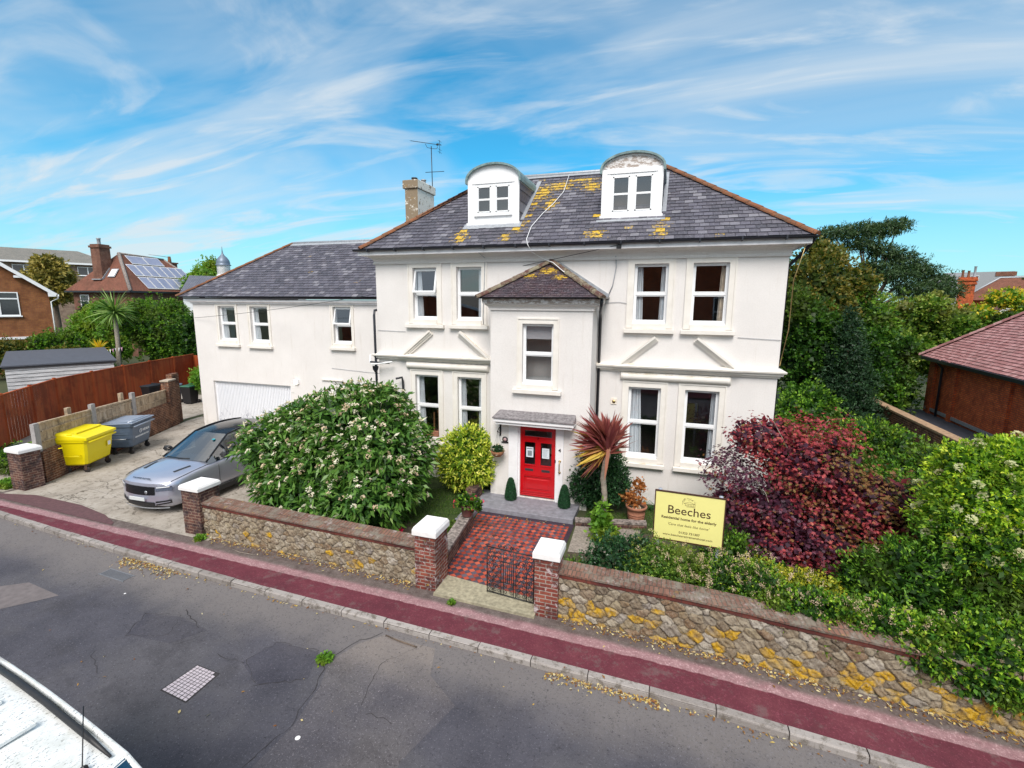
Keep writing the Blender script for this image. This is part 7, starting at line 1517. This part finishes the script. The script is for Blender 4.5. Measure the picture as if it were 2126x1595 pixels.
feather('hedge shrub with yellow leaf tips in front of the maple',[(2.25,-4.7,.62,.75,.5,.42),(1.9,-4.4,.7,.5,.4,.35),(2.75,-4.6,.6,.5,.5,.4)],6200,LM['ochre'],65,.045,.028,10)
feather('bright green leafy shrub spilling over the middle of the stone wall',[(2.4,-5.35,.74,.7,.4,.36),(1.9,-5.4,.70,.5,.35,.32),(2.9,-5.4,.55,.6,.45,.45)],10500,LM['hedge'],66,.06,.036,34,sprig=4)
feather('yellow-green climber with beige seed heads draped over the wall',[(3.45,-5.35,.66,.65,.5,.42),(2.9,-5.45,.66,.5,.35,.32),(3.95,-5.45,.58,.55,.45,.42)],12500,LM['hedge'],67,.068,.04,40,sprig=4)
feather('vivid green ivy hanging down the right-hand stretch of the wall',[(4.5,-5.5,.60,.7,.55,.5),(5.1,-5.4,.6,.7,.55,.6),(3.9,-5.8,.64,.45,.22,.24),(4.5,-5.88,.50,.5,.2,.30),(5.1,-5.9,.42,.6,.2,.32),(5.8,-5.7,.4,.7,.4,.5)],16000,LM['hedge'],68,.07,.045,22,sprig=4)
shrub('ground_cover_shrub','spreading low green shrub at the far right of the front garden by the boundary wall','shrub',(7.2,-4.2,0),[(6.9,-4.9,.4,1.0,.6,.5),(7.3,-3.8,.5,.8,1.0,.6),(6.5,-3.4,.5,.8,.8,.6)],8000,.08,.045,LM['hedge'],141,sprig=5)
shrub('corner_hedge','green hedge closing the garden beyond the conifer and the boundary wall','hedge',(8.2,12.4,0),[(7.4,11.2,1.1,1.6,1.0,1.2),(9.4,13.0,1.1,1.6,1.0,1.3),(10.8,15.6,1.2,1.6,1.0,1.4)],9000,.13,.08,LM['mid'],140,sprig=5)
feather('tall dark green laurel-like shrub at the right edge behind the wall',[(4.1,-4.4,1.1,.8,.7,.75),(4.9,-4.3,1.5,.9,.7,.9),(4.5,-4.6,.7,.8,.6,.6),(5.6,-4.3,1.4,.8,.7,1.1),(3.6,-4.2,.8,.6,.6,.55)],15000,LM['mid'],69,.075,.028,16,sprig=5)
LM['limemix']=leafmat('lime_green_leaf',[(.03,.10,.008),(.10,.22,.012),(.26,.42,.02),(.46,.56,.035),(.62,.62,.08)],.3,patch=(.10,.20,.02),pscale=1.6)
hb_=[(5.15,-3.9,2.45,.75,.7,.75),(4.8,-3.9,2.1,.55,.6,.6),(5.6,-3.8,2.6,.8,.8,.9),(5.2,-4.2,1.75,.8,.6,.65),(4.95,-3.7,2.95,.45,.5,.42),(5.6,-3.7,3.1,.5,.6,.4)]
t,p,nr=feather('tall yellow-green hydrangea-like shrub with round cream flower heads by the right edge',hb_,19000,LM['limemix'],70,.070,.036,0,cat='shrub',name='flowering_shrub',sprig=5)
rg=np.random.default_rng(2); s=np.where((nr[:,1]<.3))[0]; s=rg.choice(s,75,replace=False); umbels(t,p[s]+nr[s]*.06,nr[s],(hb_[0][0],hb_[0][1],zg(hb_[0][0])),LM['cream'],.058,60,4,s=.024,flat=.9)
feather('deep green shrub mass behind the maple against the boundary wall',[(5.6,-.6,1.0,1.2,1.6,.9),(6.3,1.5,1.2,1.2,1.8,.95),(6.0,3.8,1.25,1.3,1.8,.9),(6.9,-2.2,1.1,.9,1.3,.9),(4.9,1.0,.9,1.0,1.2,.8)],15000,LM['mid'],71,.09,.045,0,sprig=5)
feather('yellowing shrub lit on top beside the boundary wall',[(6.6,.3,1.75,.8,1.1,.45),(6.0,2.8,1.85,1.0,1.2,.4),(7.1,-1.3,1.5,.6,.8,.4)],5200,LM['hedge'],72,.085,.045,0,sprig=5)
shrub('under_maple_plants','low dark green plants under the maple behind the sign','plants',(1.5,-3.6,0),[(1.6,-3.4,.45,.6,.5,.5),(2.4,-3.8,.3,.8,.5,.35),(1.3,-3.0,.5,.4,.4,.5)],3600,.07,.04,LM['mid'],73)
# trees behind ---------------------------------------------------------
def tree(label,name,base,blobs,n,L,W,mat,seed,group=None,trunk_r=.2,trunkmat=None,**k_):
    t=plant(name,label,'tree',base,group); o,p,nr=crown('crown',mat,blobs,n,L,W,t,seed,off=base,cut=.3,**k_)
    tm=trunkmat or M['bark']; w=MB(); ctr=Vector((blobs[0][0]-base[0],blobs[0][1]-base[1],blobs[0][2]))
    w.tube([(0,0,-.1),(ctr.x*.2,ctr.y*.2,ctr.z*.35),(ctr.x*.6,ctr.y*.6,ctr.z*.7),tuple(ctr)],[trunk_r*1.2,trunk_r,trunk_r*.8,trunk_r*.5],8)
    for b in blobs[1:]: 
        e=Vector((b[0]-base[0],b[1]-base[1],b[2])); s0=Vector((ctr.x*.5,ctr.y*.5,ctr.z*.6)); w.tube([s0,s0.lerp(e,.5)+Vector((0,0,.2)),e],[trunk_r*.5,trunk_r*.3,trunk_r*.1],6)
    w.build('trunk',tm,t); return t,p,nr
tree('bronze-tinged tree rising beside the right corner of the house','broadleaf_tree',(6.6,14.0,0),cluster(6.8,14.2,6.0,2.5,2.2,3.0,9,1),15000,.16,.10,LM['brown'],101,sprig=5,trunk_r=.22)
tree('dark green tree directly behind the right corner of the house','broadleaf_tree',(5.8,9.8,0),cluster(5.9,10.0,3.4,1.9,2.0,2.6,8,2)+[(4.9,9.5,5.2,1.2,1.2,1.2)],14000,.14,.09,LM['tree1'],102,sprig=5,trunk_r=.18)
tree('mid green tree with pointed lit tops in the middle of the right background','broadleaf_tree',(8.7,15.5,0),cluster(8.7,15.8,4.4,2.6,2.4,3.0,10,3),17000,.15,.09,LM['mid'],103,sprig=5,trunk_r=.22)
tree('yellow-green tree filling the gap left of the distant chimneys','broadleaf_tree',(12.6,19.5,0),cluster(12.6,19.8,3.7,3.2,2.6,3.1,11,4),19000,.17,.11,LM['tree2'],104,sprig=5,trunk_r=.24)
tree('green tree in front of the yellow-green tree above the lean-to','broadleaf_tree',(9.2,13.9,0),cluster(9.2,13.9,2.7,2.1,1.9,2.4,9,5),14000,.14,.09,LM['tree1'],105,sprig=5,trunk_r=.2)
tree('blue-green conifer standing in front of the broadleaf trees','conifer_tree',(6.95,8.6,0),[(6.95,8.6,1.2,1.45,1.3,1.3),(6.9,8.6,2.4,1.15,1.1,1.2),(6.85,8.6,3.5,.85,.8,1.1),(6.75,8.6,4.5,.5,.5,.9),(6.7,8.6,5.1,.25,.25,.6)],15000,.10,.035,LM['conifer'],106,sprig=6,trunk_r=.14,rough=.12)
tree('low lit green tree hugging the right side wall of the house','broadleaf_tree',(4.9,6.5,0),[(4.9,6.5,1.2,1.3,1.5,1.2),(5.3,7.2,1.9,1.0,1.0,.9),(4.2,5.2,.9,.8,1.0,.8)],8000,.11,.07,LM['mid'],107,sprig=5,trunk_r=.1)
LM['yellowmix']=leafmat('yellowing_leaf',[(.06,.14,.01),(.16,.26,.02),(.45,.40,.03),(.62,.45,.03),(.60,.33,.03)],.35)
tree('tree with bright yellow leaves near the small red gable on the right','broadleaf_tree',(20.6,27.6,0),[(19.7,27.0,5.2,.9,.9,.5),(21.4,27.8,6.2,1.2,.9,.7),(22.8,28.0,5.6,1.2,1.0,.8),(19.9,26.8,4.0,.7,.7,.45)],2300,.17,.12,LM['yellowmix'],108,sprig=5,trunk_r=.15)
tree('green lower crown beneath the yellow-leaved tree','broadleaf_tree',(21.5,27.2,0),cluster(21.5,27.0,3.2,3.6,2.2,2.1,8,7),12000,.18,.12,LM['tree1'],109,sprig=5,trunk_r=.2)
tree('dark round tree at the far right edge of the skyline','broadleaf_tree',(43.0,62.0,0),cluster(43.5,62,7.0,3.2,3,3.6,7,8),5000,.4,.28,LM['pine'],110,sprig=5,trunk_r=.3)
pb=[(11.4,29.4,10.9,1.5,1.3,.55),(13.0,29.9,11.1,1.7,1.4,.6),(14.7,30.6,11.2,1.5,1.3,.65),(15.9,31.0,11.55,1.0,1.0,.5),(13.4,29.8,10.1,1.6,1.2,.5),(15.0,30.3,9.6,1.5,1.2,.55),(16.4,30.8,9.0,1.5,1.2,.6),(17.6,31.0,8.3,1.4,1.2,.6),(18.9,31.2,7.5,1.3,1.1,.6),(10.3,28.8,9.9,1.0,1.0,.5),(19.8,31.4,6.7,1.1,1,.6),(15.5,30,8.0,2.0,1.4,.8),(17.5,30.5,6.8,2.2,1.5,.9)]
t,p,nr=tree('wide scots pine with flat dark tiers above the other trees','pine_tree',(14.6,29.9,0),[(14.2,29.9,8.6,.8,.8,.4)]+pb,21000,.20,.045,LM['pine'],111,sprig=8,spread=.9,trunk_r=.28,rough=.3,shell=.35,upb=.6)
# left side
tree('dense dark green laurel tree left of the wing','broadleaf_tree',(-36.3,13.2,0),cluster(-36.3,13.2,3.2,3.6,2.4,3.3,9,9),20000,.15,.09,LM['mid'],120,sprig=5,trunk_r=.2)
tree('dark tree between the laurel tree and the slate roofed wing','broadleaf_tree',(-32.6,13.0,0),cluster(-33.2,13.3,2.6,2.3,2.0,2.6,7,10),11000,.14,.09,LM['tree1'],121,sprig=5,trunk_r=.18)
tree('hedge tree with bright lit top and brown shaded inside','broadleaf_tree',(-42.6,12.6,0),cluster(-42.6,12.6,2.7,2.8,2.2,2.9,8,11),13000,.14,.09,LM['bright'],122,sprig=5,trunk_r=.2)
tree('narrow dark conifer between the two brick houses','conifer_tree',(-45.3,13.6,0),[(-45.3,13.6,2.0,.8,.8,2.0),(-45.3,13.6,4.2,.6,.6,1.6)],4500,.13,.05,LM['conifer'],123,sprig=5,trunk_r=.12)
shrub('laurel_shrub','rounded green shrub in front of the orange brick gable','shrub',(-42.4,9.8,0),cluster(-42.4,9.8,2.0,2.2,1.6,1.9,6,12),7500,.14,.09,LM['mid'],124,sprig=5)
shrub('bronze_shrub','brown-green shrub at the far left behind the shed roof','shrub',(-44.6,7.8,0),cluster(-44.6,7.6,1.6,2.0,1.5,1.6,6,13),6500,.13,.08,LM['brown'],125,sprig=5)
shrub('bronze_shrub','low brownish-green shrub behind the bunting','shrub',(-40.6,9.0,0),cluster(-40.8,9.0,1.3,1.6,1.2,1.4,6,14),5000,.12,.08,LM['brown'],126,sprig=5)
tree('golden-brown cedar behind the orange brick house','conifer_tree',(-80.5,31.0,0),cluster(-80.2,30.8,8.0,3.2,3.2,3.2,9,15),9000,.5,.26,LM['gold'] if 'gold' in LM else LM.setdefault('gold',leafmat('golden_cedar',[(.09,.09,.02),(.18,.15,.03),(.28,.22,.05),(.12,.13,.03)],.2)),127,sprig=6,spread=.9,trunk_r=.3,rough=.3)
tree('green treetop beside the cupola','broadleaf_tree',(-50.6,29.3,0),cluster(-50.6,29.4,7.6,3.0,2.2,2.8,7,16),7500,.26,.16,LM['bright'],128,sprig=5,trunk_r=.25,rough=.3)
def axp(rg,i,n): a=rg.uniform(0,6.283); e=rg.uniform(-.5,1.4); return (math.cos(a)*math.cos(e),math.sin(a)*math.cos(e),math.sin(e)),1
LM['palm']=leafmat('green_cordyline_leaf',[(.03,.08,.015),(.07,.15,.03),(.16,.26,.06),(.26,.36,.12)],.3)
t=plant('cabbage_palm','green cabbage palm with spiky head behind the red-brown fence','palm',(-37.1,10.3,0)); w=MB(); w.tube([(0,0,0),(-.1,0,1.4),(.05,0,2.6),(-.05,.1,4.5)],[.17,.15,.14,.14],10); w.build('trunk',M['palebark'],t); straps('leaf_head',LM['palm'],(-37.15,10.4,4.75),210,1.75,.09,t,7,axp,seg=6,droop=.75,off=(-37.1,10.3,0))
t=plant('yellow_yucca','yellow-green spiky yucca behind the shed','yucca',(-37.3,9.2,0)); straps('leaf_head',LM['yellow'],(-37.3,9.2,2.3),60,.8,.08,t,8,axp,seg=4,droop=.3,off=(-37.3,9.2,0)); straps('leaf_head',LM['palm'],(-37.3,9.2,1.5),70,.9,.08,t,9,axp,seg=4,droop=1.4,off=(-37.3,9.2,0)); w=MB(); w.tube([(0,0,0),(0,0,2.2)],.13,8); w.build('trunk',M['bark'],t)
shrub('lime_shrub','lime green shrub just behind the red-brown fence beside the shed','shrub',(-36.6,8.6,0),[(-36.4,8.7,1.4,.7,.7,.6)],1500,.12,.08,LM['bright'],130)
shrub('green_shrub','glossy green shrub inside the fence near the corner of the wing','shrub',(-24.6,6.6,0),[(-24.6,6.6,1.3,.85,.7,.75),(-24.3,6.7,1.8,.5,.5,.4)],4200,.10,.06,LM['bright'],131,sprig=5)
shrub('grey_shrub','grey-blue leaved shrub against the corner of the wing','shrub',(-23.2,7.0,0),[(-23.2,7.0,1.4,.9,.8,.85),(-22.5,7.2,1.7,.6,.6,.6)],4500,.09,.035,LM['greyleaf'] if 'greyleaf' in LM else LM.setdefault('greyleaf',leafmat('grey_green_leaf',[(.03,.06,.05),(.06,.10,.08),(.11,.16,.12)],.2)),132,sprig=5)
# fallen leaves
LM['litter']=leafmat('fallen_leaf',[(.09,.035,.015),(.18,.08,.02),(.30,.18,.04),(.42,.32,.10),(.42,.38,.25),(.14,.05,.02)],.1,rough=.8)
rg=np.random.default_rng(77); X_=[];Y_=[];Z_=[]
def scatter(xa,xb,f,n,zoff=0.012,dens=None):
    x=rg.uniform(xa,xb,n); 
    if dens is not None: x=x[rg.uniform(0,1,n)<dens(x)]
    for q in x: y=f(q); X_.append(q);Y_.append(y);Z_.append(zg(q)+zoff+(-.1 if y<Yk(q) else 0))
scatter(-16,6,lambda q:Yk(q)-abs(rg.normal(0,.07)),600,dens=lambda x:.25+.75*(np.sin(x*1.7)+np.sin(x*.6+1)>.6))
scatter(-10.4,-4.5,lambda q:Yw(q)-.05-abs(rg.normal(0,.09)),520); scatter(-1.5,7,lambda q:Yw(q)-.05-abs(rg.normal(0,.09)),900)
scatter(-11.3,-9.6,lambda q:Yk(q)-.02-abs(rg.normal(0,.14)),420); scatter(-1.5,.2,lambda q:Yk(q)-.02-abs(rg.normal(0,.08)),300); scatter(-15,6,lambda q:rg.uniform(-9.5,-5.9),45); scatter(-4.3,-2.1,lambda q:rg.uniform(-2.4,-2.1),40,.03)
n=len(X_); P_=np.stack([X_,Y_,Z_],1); th=rg.uniform(0,6.28,n); A_=np.stack([np.cos(th),np.sin(th),rg.normal(0,.25,n)],1); o=quads_obj('fallen_leaves',leaves(P_,A_,unit(rg.normal(0,.3,(n,3))+np.array([0,0,1])),rg.uniform(.025,.075,n),rg.uniform(.012,.04,n),.2),LM['litter'],None); tag(o,'dry fallen leaves along the kerb and the foot of the wall','leaves',kind='stuff')
w=MB(); w.tube([(-4.35,-7.04,-.08),(-4.1,-7.1,-.07),(-3.7,-7.13,-.08)],.012,5); tag(w.build('twig',M['bark']),'small fallen twig lying against the kerb','twig')
w=MB(); w.tube([(-9.2,-5.75,.02),(-8.9,-5.82,.03),(-8.5,-5.79,.02)],.006,4); tag(w.build('twig',M['palebark']),'pale dry twig at the foot of the left garden wall','twig')
# ------------------------------------------------------------------ vehicles
k=NT('metallic_blue_grey_paint'); n=k.noise(600,2,.9); k.fin(k.ramp(n,[(.3,(.46,.48,.58)),(.7,(.58,.60,.70))]),.32,metal=.65,coat=.8); M['carpaint']=k.m
M['blackgloss']=plain('gloss_black_roof',(.008,.009,.012),.12,spec=.45,var=.0); M['tyre']=plain('tyre',(.018,.018,.02),.8); M['rim']=plain('dark_alloy',(.12,.12,.13),.3,metal=.9)
M['grille']=plain('black_mesh_grille',(.012,.012,.014),.35); M['plate']=plain('blank_number_plate',(.62,.66,.66),.4,var=.02); M['headlamp']=glassmat('headlamp_glass',(.6,.65,.75),.25); M['trimblack']=plain('black_trim',(.02,.02,.022),.5)
def carbuild(name,loc,rz,label,cat,P,paint,roofm,group=None):
    t=empty(name,loc,rz,label,cat)
    ys=P['y']; L=ys[-1]
    def itp(key,y): return float(np.interp(y,ys,P[key]))
    B0=P['bow']
    def bow(x,y): 
        b=B0*max(0,1-y/1.1)*(abs(x)/.95)**2.4; yb=L-y
        return b-B0*.7*max(0,1-yb/.9)*(abs(x)/.95)**2.4
    def sec(y,n=9):
        w_,zb,zs,zc=itp('w',y),itp('zb',y),itp('zs',y),itp('zc',y)
        pts=[(0,zb),(w_*.8,zb),(w_*.95,zb+.06),(w_*.99,zb+.25),(w_,(zb+zs)/2),(w_*.985,zs-.14),(w_*.955,zs-.05),(w_*.90,zs-.005),(w_*.82,zs+.01),(w_*.6,zs+(zc-zs)*.7),(w_*.3,zc-.005),(0,zc)]
        return pts
    yy=sorted(set([0,.02,.05,.1,.18,.3]+[i*.15 for i in range(2,int(L/.15))]+[L-.3,L-.18,L-.08,L-.03,L]))
    V_=[];F=[]; m=0
    for y in yy:
        s=sec(y); full=s+[(-x,z) for x,z in s[-2:0:-1]]; m=len(full)
        for x,z in full: 
            tz=P.get('nose',.0)*((z-.52)/.4)**2 if y<.3 else 0
            V_.append((x,y+bow(x,y)+tz*(1-y/.3 if y<.3 else 0),z))
    for i in range(len(yy)-1):
        for j in range(m): F.append((i*m+j,i*m+(j+1)%m,(i+1)*m+(j+1)%m,(i+1)*m+j))
    w=MB(); w.idx(V_,F,rnd=.5)
    # caps as strips between right & left halves
    h=len(sec(0))
    for base,rev in ((0,False),((len(yy)-1)*m,True)):
        for j in range(h-1):
            a,b=base+j,base+j+1; c=base+(m-j-1)%m if j>0 else base; c2=base+(m-j-1) if j+1<h-1 else base+j+1
            la=base+(m-j)%m; lb=base+(m-j-1) if j+1<h-1 else b
            n_=8
            pa,pb,pla,plb=[V_[q] for q in (a,b,la,lb)]
            for q in range(n_):
                def S(p,p2,s_): 
                    x=p[0]+(p2[0]-p[0])*s_; z=p[2]+(p2[2]-p[2])*s_; y0_=0 if not rev else L
                    tz=P.get('nose',.0)*((z-.52)/.4)**2 if not rev else 0
                    return (x,y0_+bow(x,y0_)+tz,z)
                f=[S(pa,pla,q/n_),S(pa,pla,(q+1)/n_),S(pb,plb,(q+1)/n_),S(pb,plb,q/n_)]
                if rev: f=f[::-1]
                w.face(f,.5,sm=True)
    body=w.build('body',paint,t)
    def nose(x,z,e): return (x,bow(x,0)+P.get('nose',0)*((z-.52)/.4)**2-e,z)
    def patch(nm,x0,x1,z0f,z1f,mat,e=.012,par=None,nx=12,nz=3):
        w=MB()
        for i in range(nx):
            for j in range(nz):
                def Q(a,b): x=x0+(x1-x0)*a/nx; z0,z1=z0f(x),z1f(x); return nose(x,z0+(z1-z0)*b/nz,e)
                w.face([Q(i,j),Q(i+1,j),Q(i+1,j+1),Q(i,j+1)],.5,sm=True)
        return w.build(nm,mat,par or t)
    # greenhouse
    G=P['gh']; yb,yt,yr,ye=G['yb'],G['yt'],G['yr'],G['ye']; wb,wt=G['wb'],G['wt']; zb_,zt_,zr=G['zb'],G['zt'],G['zr']
    def surf(y0,y1,z0,z1,w0,w1,nm,mat,cv=.10,cz=.03,arch=0,n=12,m_=8,inset_=0):
        w=MB()
        def Q(i,j):
            u=-1+2*i/n; v=j/m_; ww=w0+(w1-w0)*v; y=y0+(y1-y0)*v+cv*u*u*(1 if y1>y0 else 1); z=z0+(z1-z0)*v-cz*u*u+arch*math.sin(math.pi*v); return (u*(ww-inset_),y,z)
        for i in range(n):
            for j in range(m_): w.face([Q(i,j),Q(i+1,j),Q(i+1,j+1),Q(i,j+1)],.5,sm=True)
        return w.build(nm,mat,t)
    surf(yb,yt,zb_,zt_,wb,wt,'windscreen',M['carglass'])
    rf=surf(yt+.0,yr,zt_,zr,wt,G.get('wr',wt*.98),'roof',roofm,cv=.10*0+.08,cz=.04,arch=G.get('arch',.07),m_=16)
    surf(yr,ye,zr,zb_+.08,G.get('wr',wt*.98),wb*.95,'rear_window',M['carglass'],cv=-.05)
    for s in (-1,1):
        w=MB(); n=14
        top=[];bot=[]
        for i in range(n+1):
            v=i/n
            # rail points
            if v<.28: q=v/.28; p=(wb+(wt-wb)*q,yb+.10+(yt-yb)*q*1.0,zb_-.03+(zt_-zb_)*q)
            elif v<.8: q=(v-.28)/.52; p=(wt+(G.get('wr',wt)-wt)*q,yt+.09+(yr-yt-.05)*q,zt_-.03+(zr-zt_)*q+G.get('arch',.07)*math.sin(math.pi*q))
            else: q=(v-.8)/.2; p=(wt+(wb*.95-wt)*q,yr+(ye-yr)*q,zr-.03+(zb_+.05-zr)*q)
            top.append((s*p[0],p[1],p[2])); bot.append((s*min(itp('w',p[1])*.93,wb+.10),p[1],itp('zs',p[1])+.005))
        for i in range(n): w.face([bot[i],bot[i+1],top[i+1],top[i]][::s],.5,sm=True)
        w.build('side_window',M['carglass'],t)
        w=MB(); w.tube(top,.028,6); w.build('roof_rail',G.get('rail',roofm) if G.get('rail') else paint,t)
        mw=MB(); mx=s*(itp('w',yb+.5)+P.get('mo',.10)); mw.box(mx-.13,mx+.13,yb+.42,yb+.56,zb_+.0,zb_+.17,bev=.045); mw.build('wing_mirror',M['trimblack'] if P.get('mirblack') else paint,t,subsurf=1)
        for y in P['wheels']:
            x=s*(itp('w',y)-.12); r=P['wr']
            w=MB(); w.lathe([(r*.62,-.11),(r*.93,-.12),(r,-.09),(r,.09),(r*.93,.12),(r*.62,.11)],(x,y,r),28,axis='x'); wh=w.build('wheel',M['tyre'],t)
            w=MB(); w.lathe([(0,s*.06),(r*.15,s*.07),(r*.3,s*.05),(r*.6,s*.10),(r*.65,s*.11),(r*.62,0)],(x,y,r),24,axis='x'); w.build('rim',M['rim'],wh)
            w=MB(); w.lathe([(r*1.14,-.02),(r*1.14,.02),(r*1.0,.02)],(s*(itp('w',y)+.0),y,r),28,axis='x'); w.build('wheel_arch',M['trimblack'],t)
    # cabin dark interior
    w=MB(); w.box(-wb*.78,wb*.78,yb+.5,ye-.2,zb_-.35,zb_+.02); w.box(-.62,-.12,yb+1.0,yb+1.14,zb_-.2,zb_+.38,bev=.04); w.box(.12,.62,yb+1.0,yb+1.14,zb_-.2,zb_+.38,bev=.04); w.build('seat',M['trimblack'],t)
    return t,patch,nose,itp
P=dict(y=[0,.06,.2,.45,.9,1.35,2.4,3.6,4.3,4.68,4.8],w=[.80,.86,.92,.955,.965,.97,.975,.965,.94,.88,.80],zb=[.30,.24,.2,.2,.2,.2,.2,.2,.25,.35,.45],zs=[.86,.895,.935,.97,1.015,1.045,1.08,1.12,1.14,1.11,1.04],zc=[.89,.94,.99,1.035,1.09,1.13,1.16,1.18,1.18,1.14,1.06],bow=.30,nose=.05,wheels=(.95,3.83),wr=.38,mirblack=True,
    gh=dict(yb=1.28,yt=2.22,yr=4.05,ye=4.72,wb=.80,wt=.61,zb=1.135,zt=1.69,zr=1.70,arch=.08,rail=M['blackgloss']))
t,patch,nose,itp=carbuild('parked_car',(-13.02,-5.12,0),R(2),'blue-grey luxury SUV with gloss black roof parked nose out on the driveway','car',P,M['carpaint'],M['blackgloss'])
gr=patch('grille',-.50,.50,lambda x:.58+.02*abs(x),lambda x:.815-.02*abs(x),M['grille'],.012)
w=MB()
for i in range(6):
    for j in range(26): 
        x=-.47+j*.037+(i%2)*.018; z=.61+i*.034; a=nose(x-.013,z,.018);b=nose(x,z-.012,.018);c=nose(x+.013,z,.018);d=nose(x,z+.012,.018); w.face([a,b,c,d],.5)
w.build('mesh',M['blackgloss'],gr)
for s in (-1,1):
    x0,x1=sorted((s*.52,s*.88)); hl=patch('headlight',x0,x1,lambda x:.685+.05*(abs(x)-.5),lambda x:.805+.06*(abs(x)-.5),M['headlamp'],.016)
    patch('lamp_housing',x0+.01,x1-.01,lambda x:.69+.05*(abs(x)-.5),lambda x:.80+.06*(abs(x)-.5),M['lead'],.006,hl); patch('running_light',x0+.02,x1-.05,lambda x:.775+.06*(abs(x)-.5),lambda x:.795+.06*(abs(x)-.5),M['white'],.02,hl)
    x0,x1=sorted((s*.50,s*.86)); iv=patch('side_intake',x0,x1,lambda x:.30+.16*(abs(x)-.5),lambda x:.415+.10*(abs(x)-.5),M['trimblack'],.010)
    patch('blade',x0+.02,x1-.02,lambda x:.345+.16*(abs(x)-.5),lambda x:.37+.13*(abs(x)-.5),M['carpaint'],.03,iv)
patch('lower_intake',-.47,.47,lambda x:.27,lambda x:.40-.02*abs(x),M['trimblack'],.012); patch('splitter',-.8,.8,lambda x:.215,lambda x:.25,M['lead'],.03)
w=MB(); a=nose(0,.47,0)[1]; w.box(-.26,.26,a-.05,a-.035,.43,.53,bev=.006); w.build('number_plate',M['plate'],t)
text_obj('lettering','RANGE ROVER',.052,(0,.125,.975),(1,0,0),(0,1,.36),M['blackgloss'],t,bold=.001,sx=1.75)
w=MB(); a=nose(.28,.66,.024); w.lathe([(0,0),(.05,0),(.05,.004)],a,10,axis='y'); w.build('badge',M['steel'],gr)
w=MB(); w.tube([(-.62,1.36,1.145),(-.1,1.30,1.16),(.25,1.33,1.17)],.012,5); w.build('wiper',M['black'],t)
w=MB(); w.lathe([(0,0),(.05,0),(.05,.004)],(.42,2.02,1.56),10); w.build('tax_sticker',plain('blue_sticker',(.05,.5,.6),.5),t)
for s in (-1,1):
    w=MB(); w.tube([(s*itp('w',y)*.90,y+.03+.30*max(0,1-y/1.1)*.55,itp('zs',y)+.004) for y in (.12,.3,.5,.8,1.1,1.35)],.007,5); w.tube([(s*(itp('w',1.62)+.002),1.62,z) for z in (.38,.6,.8,.98)],.006,4); w.build('panel_gap',M['trimblack'],t)
    w=MB(); w.box(min(s*.965,s*.985),max(s*.965,s*.985),1.4,3.4,.2,.34,bev=.005); w.build('sill_trim',M['trimblack'],t)
for s in (-1,1): w=MB(); w.beam((s*.60,1.05,itp('zs',1.05)+.055),(s*.52,.62,itp('zs',.62)+.055),.07,.012); w.build('bonnet_vent',M['trimblack'],t)
# white van close to the camera
k=NT('dirty_white_paint'); n=k.noise(46,3,.8,co=k.co(scale=(.55,1.5,1))); m_=k.rng(k.noise(1.3,5,.6,co=k.co(loc=(2.4,.8,0))),.36,.52); c=k.mix(k.math('MULTIPLY',k.rng(n,.585,.62),m_),(.78,.80,.79),(.10,.10,.10)); c=k.mix(k.math('MULTIPLY',k.rng(k.noise(3,6,.75),.42,.65),.55),c,(.52,.53,.47)); k.fin(c,.25,coat=.6); M['vanwhite']=k.m
P=dict(y=[0,.06,.2,.45,.9,1.3,2.4,3.6,4.2,4.45,4.5],w=[.72,.78,.82,.86,.875,.885,.89,.89,.88,.86,.84],zb=[.35,.28,.24,.22,.22,.22,.22,.22,.25,.3,.4],zs=[.78,.82,.88,.95,1.02,1.05,1.10,1.12,1.12,1.1,1.05],zc=[.80,.86,.93,1.0,1.07,1.10,1.12,1.14,1.14,1.12,1.08],bow=.22,nose=.05,wheels=(.85,3.6),wr=.33,mirblack=True,mo=.24,
    gh=dict(yb=1.05,yt=1.72,yr=4.30,ye=4.48,wb=.84,wt=.70,wr=.80,zb=1.10,zt=1.84,zr=1.93,arch=.045))
t,patch,nose,itp=carbuild('parked_van',(-2.50,-11.98,-.1),R(85),'white van with dirty bird-marked roof at the bottom left corner','van',P,M['vanwhite'],M['vanwhite'])
# roof gutters, ridge seam, aerial
for s in (-1,1):
    w=MB(); pts=[(s*.625,1.9,1.835),(s*.64,2.3,1.88),(s*.67,3.0,1.925),(s*.695,3.6,1.935),(s*.72,4.2,1.92)]; w.tube([(x,y,z+.012) for x,y,z in pts],[.012,.028,.03,.03,.03],8); w.build('roof_strip',M['trimblack'],t)
w=MB(); w.tube([(.46,1.97,1.87),(.72,2.45,2.05)],.005,5); w.lathe([(0,.03),(.03,.01),(.035,-.02)],(.46,1.95,1.87),10); w.build('aerial',M['black'],t)
w=MB()
for y in (2.75,3.35,3.95): w.box(-.5,.5,y,y+.07,1.925,1.968,bev=.008)
w.build('roof_rib',M['vanwhite'],t)
